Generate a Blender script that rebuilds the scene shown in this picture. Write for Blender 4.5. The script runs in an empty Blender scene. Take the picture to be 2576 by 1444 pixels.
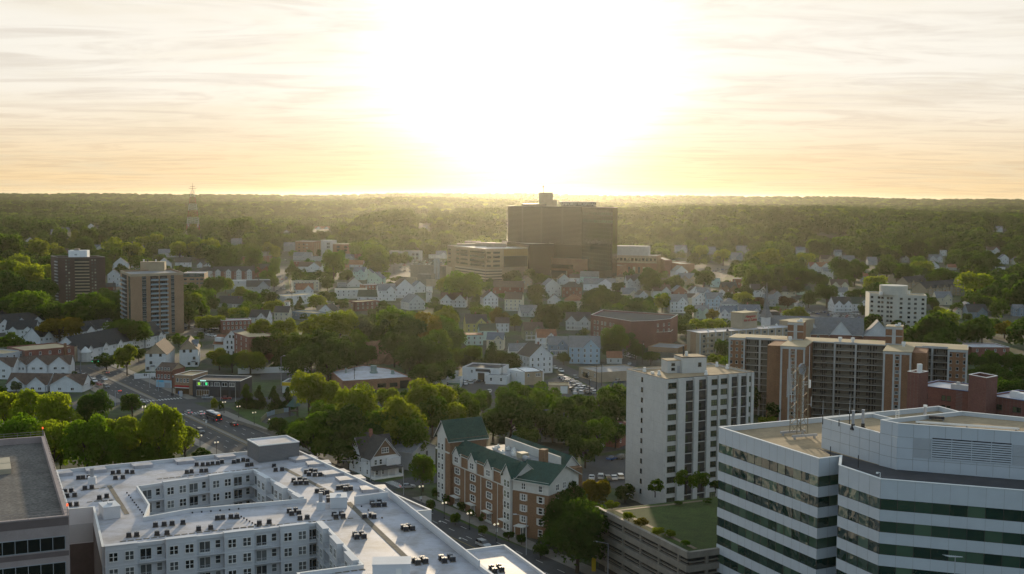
import bpy, math, random
import numpy as np
from mathutils import Vector, Matrix
rnd = random.Random(11)
SC = bpy.context.scene
COL = SC.collection
PI = math.pi
# ---------------------------------------------------------------- camera geometry (pixels of the 2576 x 1444 view of the photo)
CAM_H, FOC, PCX, PCY = 90.0, 3000.0, 1288.0, 722.0
PITCH, ROLL = math.atan(227 / 3000), 0.0063
CAM_R = Matrix.Rotation(PI / 2 - PITCH, 3, 'X') @ Matrix.Rotation(ROLL, 3, 'Z')
CAM_RI = CAM_R.transposed()
def G(px, py, z=0.0):
    """the point of the place at height z that shows at a pixel"""
    d = CAM_R @ Vector(((px - PCX) / FOC, -(py - PCY) / FOC, -1.0))
    t = (z - CAM_H) / d.z
    return Vector((d.x * t, d.y * t, z))
def proj(p):
    q = CAM_RI @ (Vector(p) - Vector((0, 0, CAM_H)))
    return (PCX + FOC * q.x / -q.z, PCY - FOC * q.y / -q.z, -q.z)
def yh(px): return 495 + 0.0063 * (px - PCX)
def c1(x, y): return (x * .32276, 978 + y * .32276)
def c2(x, y): return (586.8 + x * .32276, 978 + y * .32276)
def c3(x, y): return (1043.2 + x * .32276, 978 + y * .32276)
def c4(x, y): return (1499.5 + x * .4132, 847.6 + y * .4132)
def c5(x, y): return (1760.3 + x * .3229, 978 + y * .3229)
def c6(x, y): return (x * .27087, 782.4 + y * .27087)
def a1(x, y): return (x * .2531, 456.4 + y * .2531)
def a2(x, y): return (586.8 + x * .2278, 521.6 + y * .2278)
def a3(x, y): return (1108.4 + x * .2278, 456.4 + y * .2278)
def a4(x, y): return (1630 + x * .2278, 521.6 + y * .2278)
def a5(x, y): return (2086.3 + x * .22574, 521.6 + y * .22574)
def a6(x, y): return (586.8 + x * .2278, 782.4 + y * .2278)
def a7(x, y): return (1108.4 + x * .2278, 717.2 + y * .2278)
def a8(x, y): return (1695.1 + x * .34194, 749.8 + y * .34194)
# ---------------------------------------------------------------- materials
MATS = {}
def nt(m):
    m.use_nodes = True
    t = m.node_tree
    b = next(n for n in t.nodes if n.type == 'BSDF_PRINCIPLED')
    return t, b
def mat(name, col, rough=.75, var=.18, scale=.25, spec=.3, metal=0.0, fine=0.0, fscale=6.0, bump=0.0):
    """painted / mineral surface: base colour broken up by two scales of noise"""
    if name in MATS: return MATS[name]
    m = bpy.data.materials.new(name); t, b = nt(m)
    tc = t.nodes.new('ShaderNodeTexCoord')
    n1 = t.nodes.new('ShaderNodeTexNoise'); n1.inputs['Scale'].default_value = scale; n1.inputs['Detail'].default_value = 6
    n1.inputs['Roughness'].default_value = .65
    t.links.new(tc.outputs['Object'], n1.inputs['Vector'])
    mp = t.nodes.new('ShaderNodeMapRange')
    mp.inputs[1].default_value = .3; mp.inputs[2].default_value = .7
    mp.inputs[3].default_value = 1 - var; mp.inputs[4].default_value = 1 + var
    t.links.new(n1.outputs['Fac'], mp.inputs[0])
    src = mp.outputs[0]
    if fine:
        n2 = t.nodes.new('ShaderNodeTexNoise'); n2.inputs['Scale'].default_value = fscale; n2.inputs['Detail'].default_value = 3
        t.links.new(tc.outputs['Object'], n2.inputs['Vector'])
        m2 = t.nodes.new('ShaderNodeMapRange'); m2.inputs[1].default_value = .3; m2.inputs[2].default_value = .7
        m2.inputs[3].default_value = 1 - fine; m2.inputs[4].default_value = 1 + fine
        t.links.new(n2.outputs['Fac'], m2.inputs[0])
        mu = t.nodes.new('ShaderNodeMath'); mu.operation = 'MULTIPLY'
        t.links.new(src, mu.inputs[0]); t.links.new(m2.outputs[0], mu.inputs[1]); src = mu.outputs[0]
    vm = t.nodes.new('ShaderNodeVectorMath'); vm.operation = 'SCALE'
    vm.inputs[0].default_value = col[:3]
    t.links.new(src, vm.inputs['Scale'])
    t.links.new(vm.outputs[0], b.inputs['Base Color'])
    b.inputs['Roughness'].default_value = rough
    b.inputs['Specular IOR Level'].default_value = spec
    b.inputs['Metallic'].default_value = metal
    MATS[name] = m
    return m
def glass(name, c0, c1_, rough=.06, spec=.6, wav=0.0):
    """window glass: dark room behind, each pane its own tone; wav bends the reflection"""
    if name in MATS: return MATS[name]
    m = bpy.data.materials.new(name); t, b = nt(m)
    oi = t.nodes.new('ShaderNodeObjectInfo')
    r = t.nodes.new('ShaderNodeValToRGB'); e = r.color_ramp.elements
    e[0].position = .35; e[1].position = 1.0
    e[0].color = (*c0, 1); e[1].color = (*c1_, 1)
    t.links.new(oi.outputs['Random'], r.inputs[0])
    t.links.new(r.outputs[0], b.inputs['Base Color'])
    b.inputs['Roughness'].default_value = rough
    b.inputs['Specular IOR Level'].default_value = spec
    if wav:
        tc = t.nodes.new('ShaderNodeTexCoord')
        n = t.nodes.new('ShaderNodeTexNoise'); n.inputs['Scale'].default_value = .35; n.inputs['Detail'].default_value = 1
        t.links.new(tc.outputs['Object'], n.inputs['Vector'])
        bp = t.nodes.new('ShaderNodeBump'); bp.inputs['Strength'].default_value = 1; bp.inputs['Distance'].default_value = wav
        t.links.new(n.outputs['Fac'], bp.inputs['Height']); t.links.new(bp.outputs[0], b.inputs['Normal'])
    MATS[name] = m
    return m
def emis(name, col, s):
    if name in MATS: return MATS[name]
    m = bpy.data.materials.new(name); t, b = nt(m)
    b.inputs['Base Color'].default_value = (*col, 1)
    b.inputs['Emission Color'].default_value = (*col, 1); b.inputs['Emission Strength'].default_value = s
    MATS[name] = m
    return m
def brickmat(name, a, b_, mortar, scale=1.0, bw=.5, rh=.22, ms=.02, var=.25):
    """brick laid in courses on any upright face; larger noise on top"""
    if name in MATS: return MATS[name]
    m = mat(name, (1, 1, 1), rough=.85, var=var, scale=.15, fine=.12, fscale=2.0)
    t, b = nt(m)
    tc = t.nodes.new('ShaderNodeTexCoord')
    sp = t.nodes.new('ShaderNodeSeparateXYZ'); t.links.new(tc.outputs['Object'], sp.inputs[0])
    ad = t.nodes.new('ShaderNodeMath'); ad.operation = 'ADD'
    t.links.new(sp.outputs[0], ad.inputs[0]); t.links.new(sp.outputs[1], ad.inputs[1])
    cb = t.nodes.new('ShaderNodeCombineXYZ'); t.links.new(ad.outputs[0], cb.inputs[0]); t.links.new(sp.outputs[2], cb.inputs[1])
    br = t.nodes.new('ShaderNodeTexBrick')
    br.inputs['Color1'].default_value = (*a, 1); br.inputs['Color2'].default_value = (*b_, 1); br.inputs['Mortar'].default_value = (*mortar, 1)
    br.inputs['Scale'].default_value = scale; br.inputs['Brick Width'].default_value = bw; br.inputs['Row Height'].default_value = rh
    br.inputs['Mortar Size'].default_value = ms
    t.links.new(cb.outputs[0], br.inputs['Vector'])
    vm = next(n for n in t.nodes if n.type == 'VECT_MATH')
    t.links.new(br.outputs['Color'], vm.inputs[0])
    return m
# ---------------------------------------------------------------- mesh building
class MB:
    def __init__(self): self.v = []; self.f = []; self.m = []
    def face(self, pts, m=0):
        i = len(self.v); self.v += [tuple(p) for p in pts]; self.f.append(tuple(range(i, i + len(pts)))); self.m.append(m); return self
    def box(self, x0, x1, y0, y1, z0, z1, m=0, skip=''):
        i = len(self.v)
        self.v += [(x0, y0, z0), (x1, y0, z0), (x1, y1, z0), (x0, y1, z0), (x0, y0, z1), (x1, y0, z1), (x1, y1, z1), (x0, y1, z1)]
        for k, q in (('b', (3, 2, 1, 0)), ('t', (4, 5, 6, 7)), ('s', (0, 1, 5, 4)), ('e', (1, 2, 6, 5)), ('n', (2, 3, 7, 6)), ('w', (3, 0, 4, 7))):
            if k not in skip: self.f.append(tuple(i + a for a in q)); self.m.append(m)
        return self
    def obox(self, c, ang, lx, ly, z0, z1, m=0):
        """box centred on c turned by ang"""
        ca, sa = math.cos(ang), math.sin(ang); i = len(self.v)
        for z in (z0, z1):
            for sx, sy in ((-1, -1), (1, -1), (1, 1), (-1, 1)):
                x, y = sx * lx / 2, sy * ly / 2
                self.v.append((c[0] + x * ca - y * sa, c[1] + x * sa + y * ca, z))
        for q in ((3, 2, 1, 0), (4, 5, 6, 7), (0, 1, 5, 4), (1, 2, 6, 5), (2, 3, 7, 6), (3, 0, 4, 7)):
            self.f.append(tuple(i + a for a in q)); self.m.append(m)
        return self
    def prism(self, poly, z0, z1, m=0, mt=None, bottom=False, top=True):
        n = len(poly); i = len(self.v)
        self.v += [(p[0], p[1], z0) for p in poly] + [(p[0], p[1], z1) for p in poly]
        for k in range(n):
            j = (k + 1) % n; self.f.append((i + k, i + j, i + n + j, i + n + k)); self.m.append(m)
        if top: self.f.append(tuple(i + n + k for k in range(n))); self.m.append(m if mt is None else mt)
        if bottom: self.f.append(tuple(i + k for k in reversed(range(n)))); self.m.append(m)
        return self
    def ring(self, po, pi, z0, z1, m=0):
        """closed band between two outlines: a coping or a parapet"""
        n = len(po); i = len(self.v)
        for pl, z in ((po, z0), (po, z1), (pi, z1), (pi, z0)): self.v += [(p[0], p[1], z) for p in pl]
        for k in range(n):
            j = (k + 1) % n
            for a in range(4):
                b = (a + 1) % 4
                self.f.append((i + a * n + k, i + a * n + j, i + b * n + j, i + b * n + k)); self.m.append(m)
        return self
    def cyl(self, c, r, z0, z1, n=10, m=0, r1=None):
        r1 = r if r1 is None else r1; i = len(self.v)
        for z, q in ((z0, r), (z1, r1)):
            self.v += [(c[0] + q * math.cos(2 * PI * k / n), c[1] + q * math.sin(2 * PI * k / n), z) for k in range(n)]
        for k in range(n):
            j = (k + 1) % n; self.f.append((i + k, i + j, i + n + j, i + n + k)); self.m.append(m)
        self.f.append(tuple(i + n + k for k in range(n))); self.m.append(m)
        self.f.append(tuple(i + k for k in reversed(range(n)))); self.m.append(m)
        return self
    def tube(self, a, b, r, r1=None, n=6, m=0):
        a, b = Vector(a), Vector(b); r1 = r if r1 is None else r1
        d = (b - a).normalized(); u = d.cross(Vector((0, 0, 1)))
        if u.length < 1e-3: u = Vector((1, 0, 0))
        u.normalize(); w = d.cross(u); i = len(self.v)
        for p, q in ((a, r), (b, r1)):
            self.v += [tuple(p + q * (math.cos(2 * PI * k / n) * u + math.sin(2 * PI * k / n) * w)) for k in range(n)]
        for k in range(n):
            j = (k + 1) % n; self.f.append((i + k, i + n + k, i + n + j, i + j)); self.m.append(m)
        self.f.append(tuple(i + k for k in range(n))); self.m.append(m)
        self.f.append(tuple(i + n + k for k in reversed(range(n)))); self.m.append(m)
        return self
    def mesh(self, name, mats):
        me = bpy.data.meshes.new(name); me.from_pydata(self.v, [], self.f)
        mats = mats if isinstance(mats, (list, tuple)) else [mats]
        for x in mats: me.materials.append(x)
        if len(mats) > 1: me.polygons.foreach_set('material_index', self.m)
        me.update(); return me
    def build(self, name, mats, parent=None, loc=(0, 0, 0), rz=0.0):
        return place(name, self.mesh(name, mats), parent, loc, rz)
def place(name, me, parent=None, loc=(0, 0, 0), rz=0.0):
    o = bpy.data.objects.new(name, me); COL.objects.link(o)
    if parent is not None: o.parent = parent
    o.location = loc; o.rotation_euler = (0, 0, rz); return o
THINGS = []
def tag(o, label, cat, group=None):
    THINGS.append(o)
    o['label'] = label; o['category'] = cat
    if group: o['group'] = group
    return o
def thing(name, label, cat, loc=(0, 0, 0), rz=0.0, group=None):
    o = place(name, None, None, loc, rz); return tag(o, label, cat, group)
def struct(o, kind='structure'): o['kind'] = kind; return o
def inset(poly, d):
    """outline moved inwards by d (counter-clockwise outline)"""
    n = len(poly); out = []
    for k in range(n):
        a, b, c = Vector(poly[k - 1][:2]), Vector(poly[k][:2]), Vector(poly[(k + 1) % n][:2])
        d1, d2 = (b - a).normalized(), (c - b).normalized()
        n1, n2 = Vector((-d1.y, d1.x)), Vector((-d2.y, d2.x))
        bis = n1 + n2
        if bis.length < 1e-4: bis = n1
        bis.normalize(); s = d / max(.35, bis.dot(n1))
        out.append((b.x + bis.x * s, b.y + bis.y * s))
    return out
# ---------------------------------------------------------------- windows (shared meshes)
WCACHE = {}
def winmesh(style, w, h, fm, gm):
    key = (style, round(w, 2), round(h, 2), fm.name, gm.name)
    if key in WCACHE: return WCACHE[key]
    f, g = MB(), MB(); x = w / 2; e = min(.12, w * .09)
    f.box(-x, -x + e, -.09, 0, 0, h).box(x - e, x, -.09, 0, 0, h).box(-x + e, x - e, -.09, 0, h - e, h).box(-x - .06, x + .06, -.14, 0, -.1, 0 + e)
    if style in ('sash', 'double', 'triple', 'shutter'): f.box(-x + e, x - e, -.07, -.01, h * .5 - .05, h * .5 + .05)
    if style == 'double': f.box(-.09, .09, -.085, -.01, e, h - e)
    if style in ('slide',): f.box(-.05, .05, -.07, -.01, e, h - e)
    if style == 'triple':
        for s in (-w / 6, w / 6): f.box(s - .06, s + .06, -.085, -.01, e, h - e)
    if style == 'grid':
        for s in (-w / 6, w / 6): f.box(s - .05, s + .05, -.085, -.01, e, h - e)
        f.box(-x + e, x - e, -.07, -.01, h * .33 - .04, h * .33 + .04)
    if style == 'shutter':
        for s in (-1, 1):
            f.box(s * (x + .3) - .22, s * (x + .3) + .22, -.06, 0, .02, h)
    g.box(-x + e, x - e, -.035, -.005, e, h - e)
    r = (f.mesh('window', fm), g.mesh('pane', gm)); WCACHE[key] = r
    return r
def addwin(root, loc, rz, w, h, style='sash', fm=None, gm=None, pane=True, name='window'):
    fme, gme = winmesh(style, w, h, fm or MATS['trim_white'], gm or MATS['glass_dark'])
    o = place(name, fme, root, loc, rz)
    if pane: place('pane', gme, o)
    return o
# ---------------------------------------------------------------- flat-roofed building on any outline
class Bld:
    def __init__(s, name, label, cat, pts, h, group=None, z0=0.0):
        """pts: counter-clockwise world outline, h: top of the walls"""
        s.o = Vector((pts[0][0], pts[0][1], z0)); s.h = h - z0
        s.poly = [(p[0] - s.o.x, p[1] - s.o.y) for p in pts]
        ar = sum(s.poly[k - 1][0] * s.poly[k][1] - s.poly[k][0] * s.poly[k - 1][1] for k in range(len(s.poly)))
        assert ar > 0, 'outline of %s is clockwise' % name
        s.root = thing(name, label, cat, s.o, 0, group)
    def edge(s, i):
        a, b = Vector(s.poly[i]), Vector(s.poly[(i + 1) % len(s.poly)]); d = b - a
        return a, d.normalized(), d.length, math.atan2(d.y, d.x)
    def at(s, i, t, z, out=0.0):
        a, d, L, an = s.edge(i); p = a + d * t; n = Vector((d.y, -d.x))
        return Vector((p.x + n.x * out, p.y + n.y * out, z)), an
    def shell(s, wall, roof, coping=None, par=.6, cw=.3, bands=None, over=.06):
        """walls, roof deck sunk behind a parapet, coping on top"""
        n = len(s.poly); pi = inset(s.poly, cw)
        w = MB(); w.prism(s.poly, 0, s.h, top=False); w.prism(pi[::-1], s.h - par, s.h, top=False)
        w.build('wall', wall, s.root)
        MB().face([(p[0], p[1], s.h - par) for p in pi]).build('roof', roof, s.root)
        MB().ring(inset(s.poly, -over), inset(s.poly, cw + .03), s.h, s.h + .12).build('coping', coping or wall, s.root)
        return s
    def win(s, i, t, z, w, h, style='sash', fm=None, gm=None, pane=True, out=0.004, name='window'):
        p, an = s.at(i, t, z, out); return addwin(s.root, p, an, w, h, style, fm, gm, pane, name)
    def row(s, i, t0, t1, n, zs, w, h, **k):
        for z in zs:
            for q in range(n): s.win(i, t0 + (t1 - t0) * (q + .5) / n, z, w, h, **k)
    def slab(s, i, t0, t1, z0, z1, out0, out1, name, m):
        """box lying along edge i, from out0 to out1 in front of the wall"""
        p, an = s.at(i, (t0 + t1) / 2, 0, (out0 + out1) / 2)
        return MB().box(-(t1 - t0) / 2, (t1 - t0) / 2, -abs(out1 - out0) / 2, abs(out1 - out0) / 2, z0, z1).build(name, m, s.root, p, an)
    def band(s, i, t0, t1, z0, z1, gm, fm, n, name='window', out=.03):
        """ribbon window with n panes"""
        p, an = s.at(i, (t0 + t1) / 2, z0, out); L = t1 - t0; h = z1 - z0
        f = MB(); f.box(-L / 2, L / 2, -.05, .02, -.06, .05).box(-L / 2, L / 2, -.05, .02, h - .05, h + .06)
        for q in range(n + 1):
            x = -L / 2 + L * q / n; f.box(x - .04, x + .04, -.04, .015, .05, h - .05)
        o = f.build(name, fm, s.root, p, an)
        MB().box(-L / 2, L / 2, 0, .015, 0, h).build('pane', gm, o)
        return o
def quad(px0, px1, depth, z):
    """outline from the two front corners (left, right) seen at two pixels at height z, depth metres deep"""
    a, b = G(*px0, z), G(*px1, z); d = (b - a).normalized(); n = Vector((-d.y, d.x, 0))
    return [a.xy, b.xy, (b + n * depth).xy, (a + n * depth).xy]
# common materials
mat('trim_white', (.72, .72, .70), var=.06); mat('white_paint', (.72, .73, .74), var=.1, scale=.4)
glass('glass_dark', (.012, .016, .018), (.16, .17, .17)); glass('glass_black', (.008, .010, .011), (.03, .035, .035))
glass('glass_green', (.016, .035, .026), (.10, .13, .09), rough=.05)
mat('metal_grey', (.32, .33, .35), rough=.5, var=.1); mat('metal_dark', (.03, .03, .035), rough=.45, var=.2)
mat('dark_trim', (.05, .045, .04), var=.2)
# ---------------------------------------------------------------- camera
cam = bpy.data.cameras.new('camera'); co = bpy.data.objects.new('camera', cam); COL.objects.link(co)
co.location = (0, 0, CAM_H); co.rotation_euler = CAM_R.to_euler()
cam.sensor_width = 36; cam.lens = FOC / 2576 * 36; cam.clip_start = 1; cam.clip_end = 40000
SC.camera = co
SC.view_settings.view_transform = 'Standard'; SC.view_settings.look = 'None'; SC.view_settings.gamma = 1
SC.view_settings.exposure = 0.08
SC.cycles.use_denoising = True
SC.cycles.max_bounces = 6; SC.cycles.diffuse_bounces = 2; SC.cycles.glossy_bounces = 2; SC.cycles.transmission_bounces = 3
SC.cycles.volume_bounces = 0; SC.cycles.transparent_max_bounces = 6
SC.cycles.sample_clamp_indirect = 4
# ---------------------------------------------------------------- sky: Nishita behind thin streaked cloud
SUN_EL, SUN_AZ = math.radians(5.8), math.atan(30 / 3000)      # azimuth east of the view direction (+y)
SUN = Vector((math.sin(SUN_AZ) * math.cos(SUN_EL), math.cos(SUN_AZ) * math.cos(SUN_EL), math.sin(SUN_EL)))
w = bpy.data.worlds.new('World'); SC.world = w; w.use_nodes = True
t = w.node_tree; t.nodes.clear(); N = t.nodes.new; L = t.links.new
out = N('ShaderNodeOutputWorld'); bg = N('ShaderNodeBackground'); L(bg.outputs[0], out.inputs[0])
bg.inputs['Strength'].default_value = .1
sky = N('ShaderNodeTexSky'); sky.sky_type = 'NISHITA'; sky.sun_disc = False
sky.sun_elevation = SUN_EL; sky.sun_rotation = SUN_AZ; sky.altitude = 60; sky.air_density = 1.0; sky.dust_density = 1.2; sky.ozone_density = 2.0
tc = N('ShaderNodeTexCoord')
def math_(op, a, b=None, c=None):
    n = N('ShaderNodeMath'); n.operation = op
    for k, x in enumerate((a, b, c)):
        if x is None: continue
        if isinstance(x, (int, float)): n.inputs[k].default_value = x
        else: L(x, n.inputs[k])
    return n.outputs[0]
def ramp_(x, f0, f1, t0=0.0, t1=1.0, smooth=True):
    n = N('ShaderNodeMapRange'); n.interpolation_type = 'SMOOTHSTEP' if smooth else 'LINEAR'
    n.inputs[1].default_value, n.inputs[2].default_value, n.inputs[3].default_value, n.inputs[4].default_value = f0, f1, t0, t1
    L(x, n.inputs[0]); return n.outputs[0]
def mix_(f, a, b):
    n = N('ShaderNodeMix'); n.data_type = 'RGBA'; n.clamp_factor = True
    if isinstance(f, (int, float)): n.inputs[0].default_value = f
    else: L(f, n.inputs[0])
    for k, x in ((6, a), (7, b)):
        if isinstance(x, tuple): n.inputs[k].default_value = (*x, 1)
        else: L(x, n.inputs[k])
    return n.outputs[2]
def scale_(c, f):
    n = N('ShaderNodeVectorMath'); n.operation = 'SCALE'
    if isinstance(c, tuple): n.inputs[0].default_value = c
    else: L(c, n.inputs[0])
    if isinstance(f, (int, float)): n.inputs['Scale'].default_value = f
    else: L(f, n.inputs['Scale'])
    return n.outputs[0]
sx = N('ShaderNodeSeparateXYZ'); L(tc.outputs['Generated'], sx.inputs[0])
X, Y, Z = sx.outputs
zc = math_('MAXIMUM', Z, 0.0)
# point where the view ray meets the cloud sheet (curved a little so that it reaches the horizon)
den = math_('ADD', zc, .045)
ux, uy = math_('DIVIDE', X, den), math_('DIVIDE', Y, den)
def cloud(sxx, syy, off, sc, det, lo, hi, dist=.6):
    cb = N('ShaderNodeCombineXYZ')
    L(math_('MULTIPLY', ux, sxx), cb.inputs[0]); L(math_('MULTIPLY_ADD', uy, syy, off), cb.inputs[1]); cb.inputs[2].default_value = off
    n = N('ShaderNodeTexNoise'); n.inputs['Scale'].default_value = sc; n.inputs['Detail'].default_value = det
    n.inputs['Roughness'].default_value = .62; n.inputs['Distortion'].default_value = dist
    L(cb.outputs[0], n.inputs['Vector'])
    return ramp_(n.outputs['Fac'], lo, hi)
veil = cloud(.5, .35, 3.1, 1.0, 5, .28, .62)                     # broad soft veil
streak = cloud(.62, 1.25, 7.7, 1.15, 9, .44, .64, 1.3)              # long wisps lying across the view
fine_ = cloud(1.3, 2.6, 1.3, 1.5, 9, .40, .70, .5)
dt = N('ShaderNodeVectorMath'); dt.operation = 'DOT_PRODUCT'; L(tc.outputs['Generated'], dt.inputs[0]); dt.inputs[1].default_value = SUN
ang = math_('ARCCOSINE', math_('MINIMUM', dt.outputs['Value'], 1.0))
glow = math_('ADD', math_('MULTIPLY', math_('POWER', 2.718, math_('MULTIPLY', math_('POWER', math_('DIVIDE', ang, .082), 2.0), -1.0)), 1.0),
             math_('MULTIPLY', math_('POWER', 2.718, math_('DIVIDE', ang, -.18)), .15))
back = ramp_(Y, -.5, .75)                                          # 1 towards the sunset, 0 behind
low = ramp_(Z, 0.0, .10)                                          # 0 at the horizon
SKYP = dict(warm=(7.6, 6.2, 4.2), mid=(8.1, 7.4, 6.1), grey=(6.0, 5.3, 4.6), backc=(4.0, 5.5, 6.6))
clear = mix_(low, SKYP['warm'], SKYP['mid'])
cl = mix_(low, (6.6, 4.6, 2.6), SKYP['grey'])
lit = mix_(low, (8.6, 6.4, 3.6), (9.1, 8.7, 7.9))
sheet = mix_(math_('MULTIPLY', veil, .85), clear, lit)
sheet = mix_(math_('MULTIPLY', streak, .5), sheet, cl)
sheet = mix_(math_('MULTIPLY', fine_, .35), sheet, lit)
glowc = scale_(mix_(low, (13.0, 11.9, 9.8), (16.0, 15.7, 15.2)), glow)
ad = N('ShaderNodeVectorMath'); ad.operation = 'ADD'; L(sheet, ad.inputs[0]); L(glowc, ad.inputs[1])
front = mix_(.04, ad.outputs[0], sky.outputs[0])
rear = mix_(.25, SKYP['backc'], sky.outputs[0])
zen = ramp_(Z, .19, .6)
rear2 = mix_(math_('MULTIPLY', veil, .4), rear, (5.4, 6.0, 6.8))
allsky = mix_(back, rear2, front)
allsky = mix_(math_('MULTIPLY', zen, .92), allsky, rear2)
L(allsky, bg.inputs['Color'])
w.cycles.sampling_method = 'MANUAL'; w.cycles.sample_map_resolution = 1024
# ---------------------------------------------------------------- the sun, low and veiled
sl = bpy.data.lights.new('sun', 'SUN'); sl.energy = 5.0; sl.angle = math.radians(1.2); sl.color = (1.0, .79, .52)
so = bpy.data.objects.new('sun', sl); COL.objects.link(so)
so.rotation_euler = SUN.to_track_quat('Z', 'Y').to_euler(); so.location = (0, 0, 300)
# ---------------------------------------------------------------- ground and far hills
def sstep(a, b, x):
    t = min(1, max(0, (x - a) / (b - a))); return t * t * (3 - 2 * t)
def terrain(x, y):
    """height of the land: flat town, a wooded rise behind it, a valley, far hills"""
    if y < 1650: return 0.0
    a = x / max(y, 1.0)                     # bearing, so that the ridges cross the view
    n = .5 * math.sin(a * 9 + 1) + .3 * math.sin(a * 23 + 2.2) + .2 * math.sin(a * 51 + .5)
    r1y = 2450 + 250 * math.sin(a * 7)
    hi = 26 * sstep(-.17, -.09, a) + 8 * sstep(.0, .2, a) - 8 * sstep(.25, .4, a) + 14
    ridge1 = hi * sstep(1650, r1y + 60, y) * (1 - .55 * sstep(r1y + 100, r1y + 900, y)) + 3 * n * sstep(1650, 2200, y)
    r2 = (38 - 14 * sstep(-.1, .1, a) + 6 * math.sin(a * 11 + 2)) * sstep(3400, 4600, y) * (1 - .7 * sstep(4700, 5400, y))
    r3 = (46 + 8 * n) * sstep(5600, 7600, y)
    return ridge1 * (1 - .4 * sstep(4200, 6000, y)) + r2 + r3
def ground_sheet():
    xs = sorted(set([-9000, -7000, -5500] + list(range(-4500, 4501, 180)) + [5500, 7000, 9000]))
    ys = [-1500, -600, 0] + list(range(150, 1300, 120)) + list(range(1300, 9000, 150)) + [9500, 11000, 14000]
    v = [(x, y, terrain(x, y)) for y in ys for x in xs]; nx = len(xs)
    f = [(j * nx + i, j * nx + i + 1, (j + 1) * nx + i + 1, (j + 1) * nx + i) for j in range(len(ys) - 1) for i in range(nx - 1)]
    me = bpy.data.meshes.new('ground'); me.from_pydata(v, [], f)
    for p in me.polygons: p.use_smooth = True
    m = mat('ground_mix', (.05, .055, .035), rough=.95, var=.5, scale=.02, fine=.35, fscale=.3)
    t_, b = nt(m); tc_ = t_.nodes.new('ShaderNodeTexCoord')
    n = t_.nodes.new('ShaderNodeTexNoise'); n.inputs['Scale'].default_value = .03; n.inputs['Detail'].default_value = 5
    t_.links.new(tc_.outputs['Object'], n.inputs['Vector'])
    r = t_.nodes.new('ShaderNodeValToRGB'); e = r.color_ramp.elements
    e[0].position = .44; e[0].color = (.035, .06, .018, 1); e[1].position = .56; e[1].color = (.05, .052, .042, 1)
    t_.links.new(n.outputs['Fac'], r.inputs[0])
    vm = next(q for q in t_.nodes if q.type == 'VECT_MATH'); t_.links.new(r.outputs[0], vm.inputs[0])
    me.materials.append(m)
    return struct(place('ground', me))
ground_sheet()
# ---------------------------------------------------------------- the evening air
HAZE = True
if HAZE:
    hz = MB().box(-9500, 9500, -1600, 14500, -1.5, 118).build('haze', bpy.data.materials.new('haze_air'))
    m = hz.data.materials[0]; m.use_nodes = True; t_ = m.node_tree; t_.nodes.clear()
    o_ = t_.nodes.new('ShaderNodeOutputMaterial'); pv = t_.nodes.new('ShaderNodeVolumePrincipled')
    pv.inputs['Color'].default_value = (.58, .58, .50, 1); pv.inputs['Density'].default_value = .00002; pv.inputs['Anisotropy'].default_value = .83
    t_.links.new(pv.outputs[0], o_.inputs['Volume'])
    struct(hz, 'stuff')
# ================================================================ FOREGROUND BUILDINGS
mat('roof_white', (.455, .46, .505), rough=.6, var=.10, scale=.12, fine=.05, fscale=.8)
def seams(name, ax, ay):
    """welded laps and old ponding marks of a roof membrane"""
    t, b = nt(MATS[name]); tc = t.nodes.new('ShaderNodeTexCoord'); mp = t.nodes.new('ShaderNodeMapping'); mp.inputs['Rotation'].default_value = (0, 0, .17); t.links.new(tc.outputs['Object'], mp.inputs[0])
    br = t.nodes.new('ShaderNodeTexBrick'); br.inputs['Color1'].default_value = (1, 1, 1, 1); br.inputs['Color2'].default_value = (.95, .95, .96, 1); br.inputs['Mortar'].default_value = (.66, .66, .69, 1)
    br.inputs['Scale'].default_value = 1; br.inputs['Brick Width'].default_value = ax; br.inputs['Row Height'].default_value = ay; br.inputs['Mortar Size'].default_value = .05; t.links.new(mp.outputs[0], br.inputs['Vector'])
    n = t.nodes.new('ShaderNodeTexNoise'); n.inputs['Scale'].default_value = .16; n.inputs['Detail'].default_value = 7; n.inputs['Roughness'].default_value = .7; t.links.new(tc.outputs['Object'], n.inputs['Vector'])
    r = t.nodes.new('ShaderNodeValToRGB'); e = r.color_ramp.elements; e[0].position = .36; e[0].color = (.70, .66, .60, 1); e[1].position = .56; e[1].color = (1, 1, 1, 1); t.links.new(n.outputs['Fac'], r.inputs[0])
    vm = next(q for q in t.nodes if q.type == 'VECT_MATH'); v2 = t.nodes.new('ShaderNodeVectorMath'); v2.operation = 'MULTIPLY'; v3 = t.nodes.new('ShaderNodeVectorMath'); v3.operation = 'MULTIPLY'
    t.links.new(vm.outputs[0], v2.inputs[0]); t.links.new(br.outputs['Color'], v2.inputs[1]); t.links.new(v2.outputs[0], v3.inputs[0]); t.links.new(r.outputs[0], v3.inputs[1]); t.links.new(v3.outputs[0], b.inputs['Base Color'])
seams('roof_white', 22, 2.9)
mat('stucco_white', (.60, .615, .64), rough=.8, var=.06)
mat('stucco_grey', (.42, .44, .46), rough=.8, var=.06)
mat('roof_gravel', (.125, .115, .105), rough=.95, var=.3, scale=.25, fine=.45, fscale=2.2)
mat('granite_pink', (.33, .27, .26), rough=.7, var=.12, scale=.5, fine=.06)
mat('granite_brown', (.15, .115, .11), rough=.7, var=.12, scale=.5)
mat('brick_brown_dark', (.10, .08, .075), rough=.9, var=.2)
mat('walk_pad', (.16, .14, .11), rough=.95, var=.35, scale=.8)
mat('beacon_red', (.6, .05, .02)); emis('beacon_lit', (1.0, .12, .03), 1.4)
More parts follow.
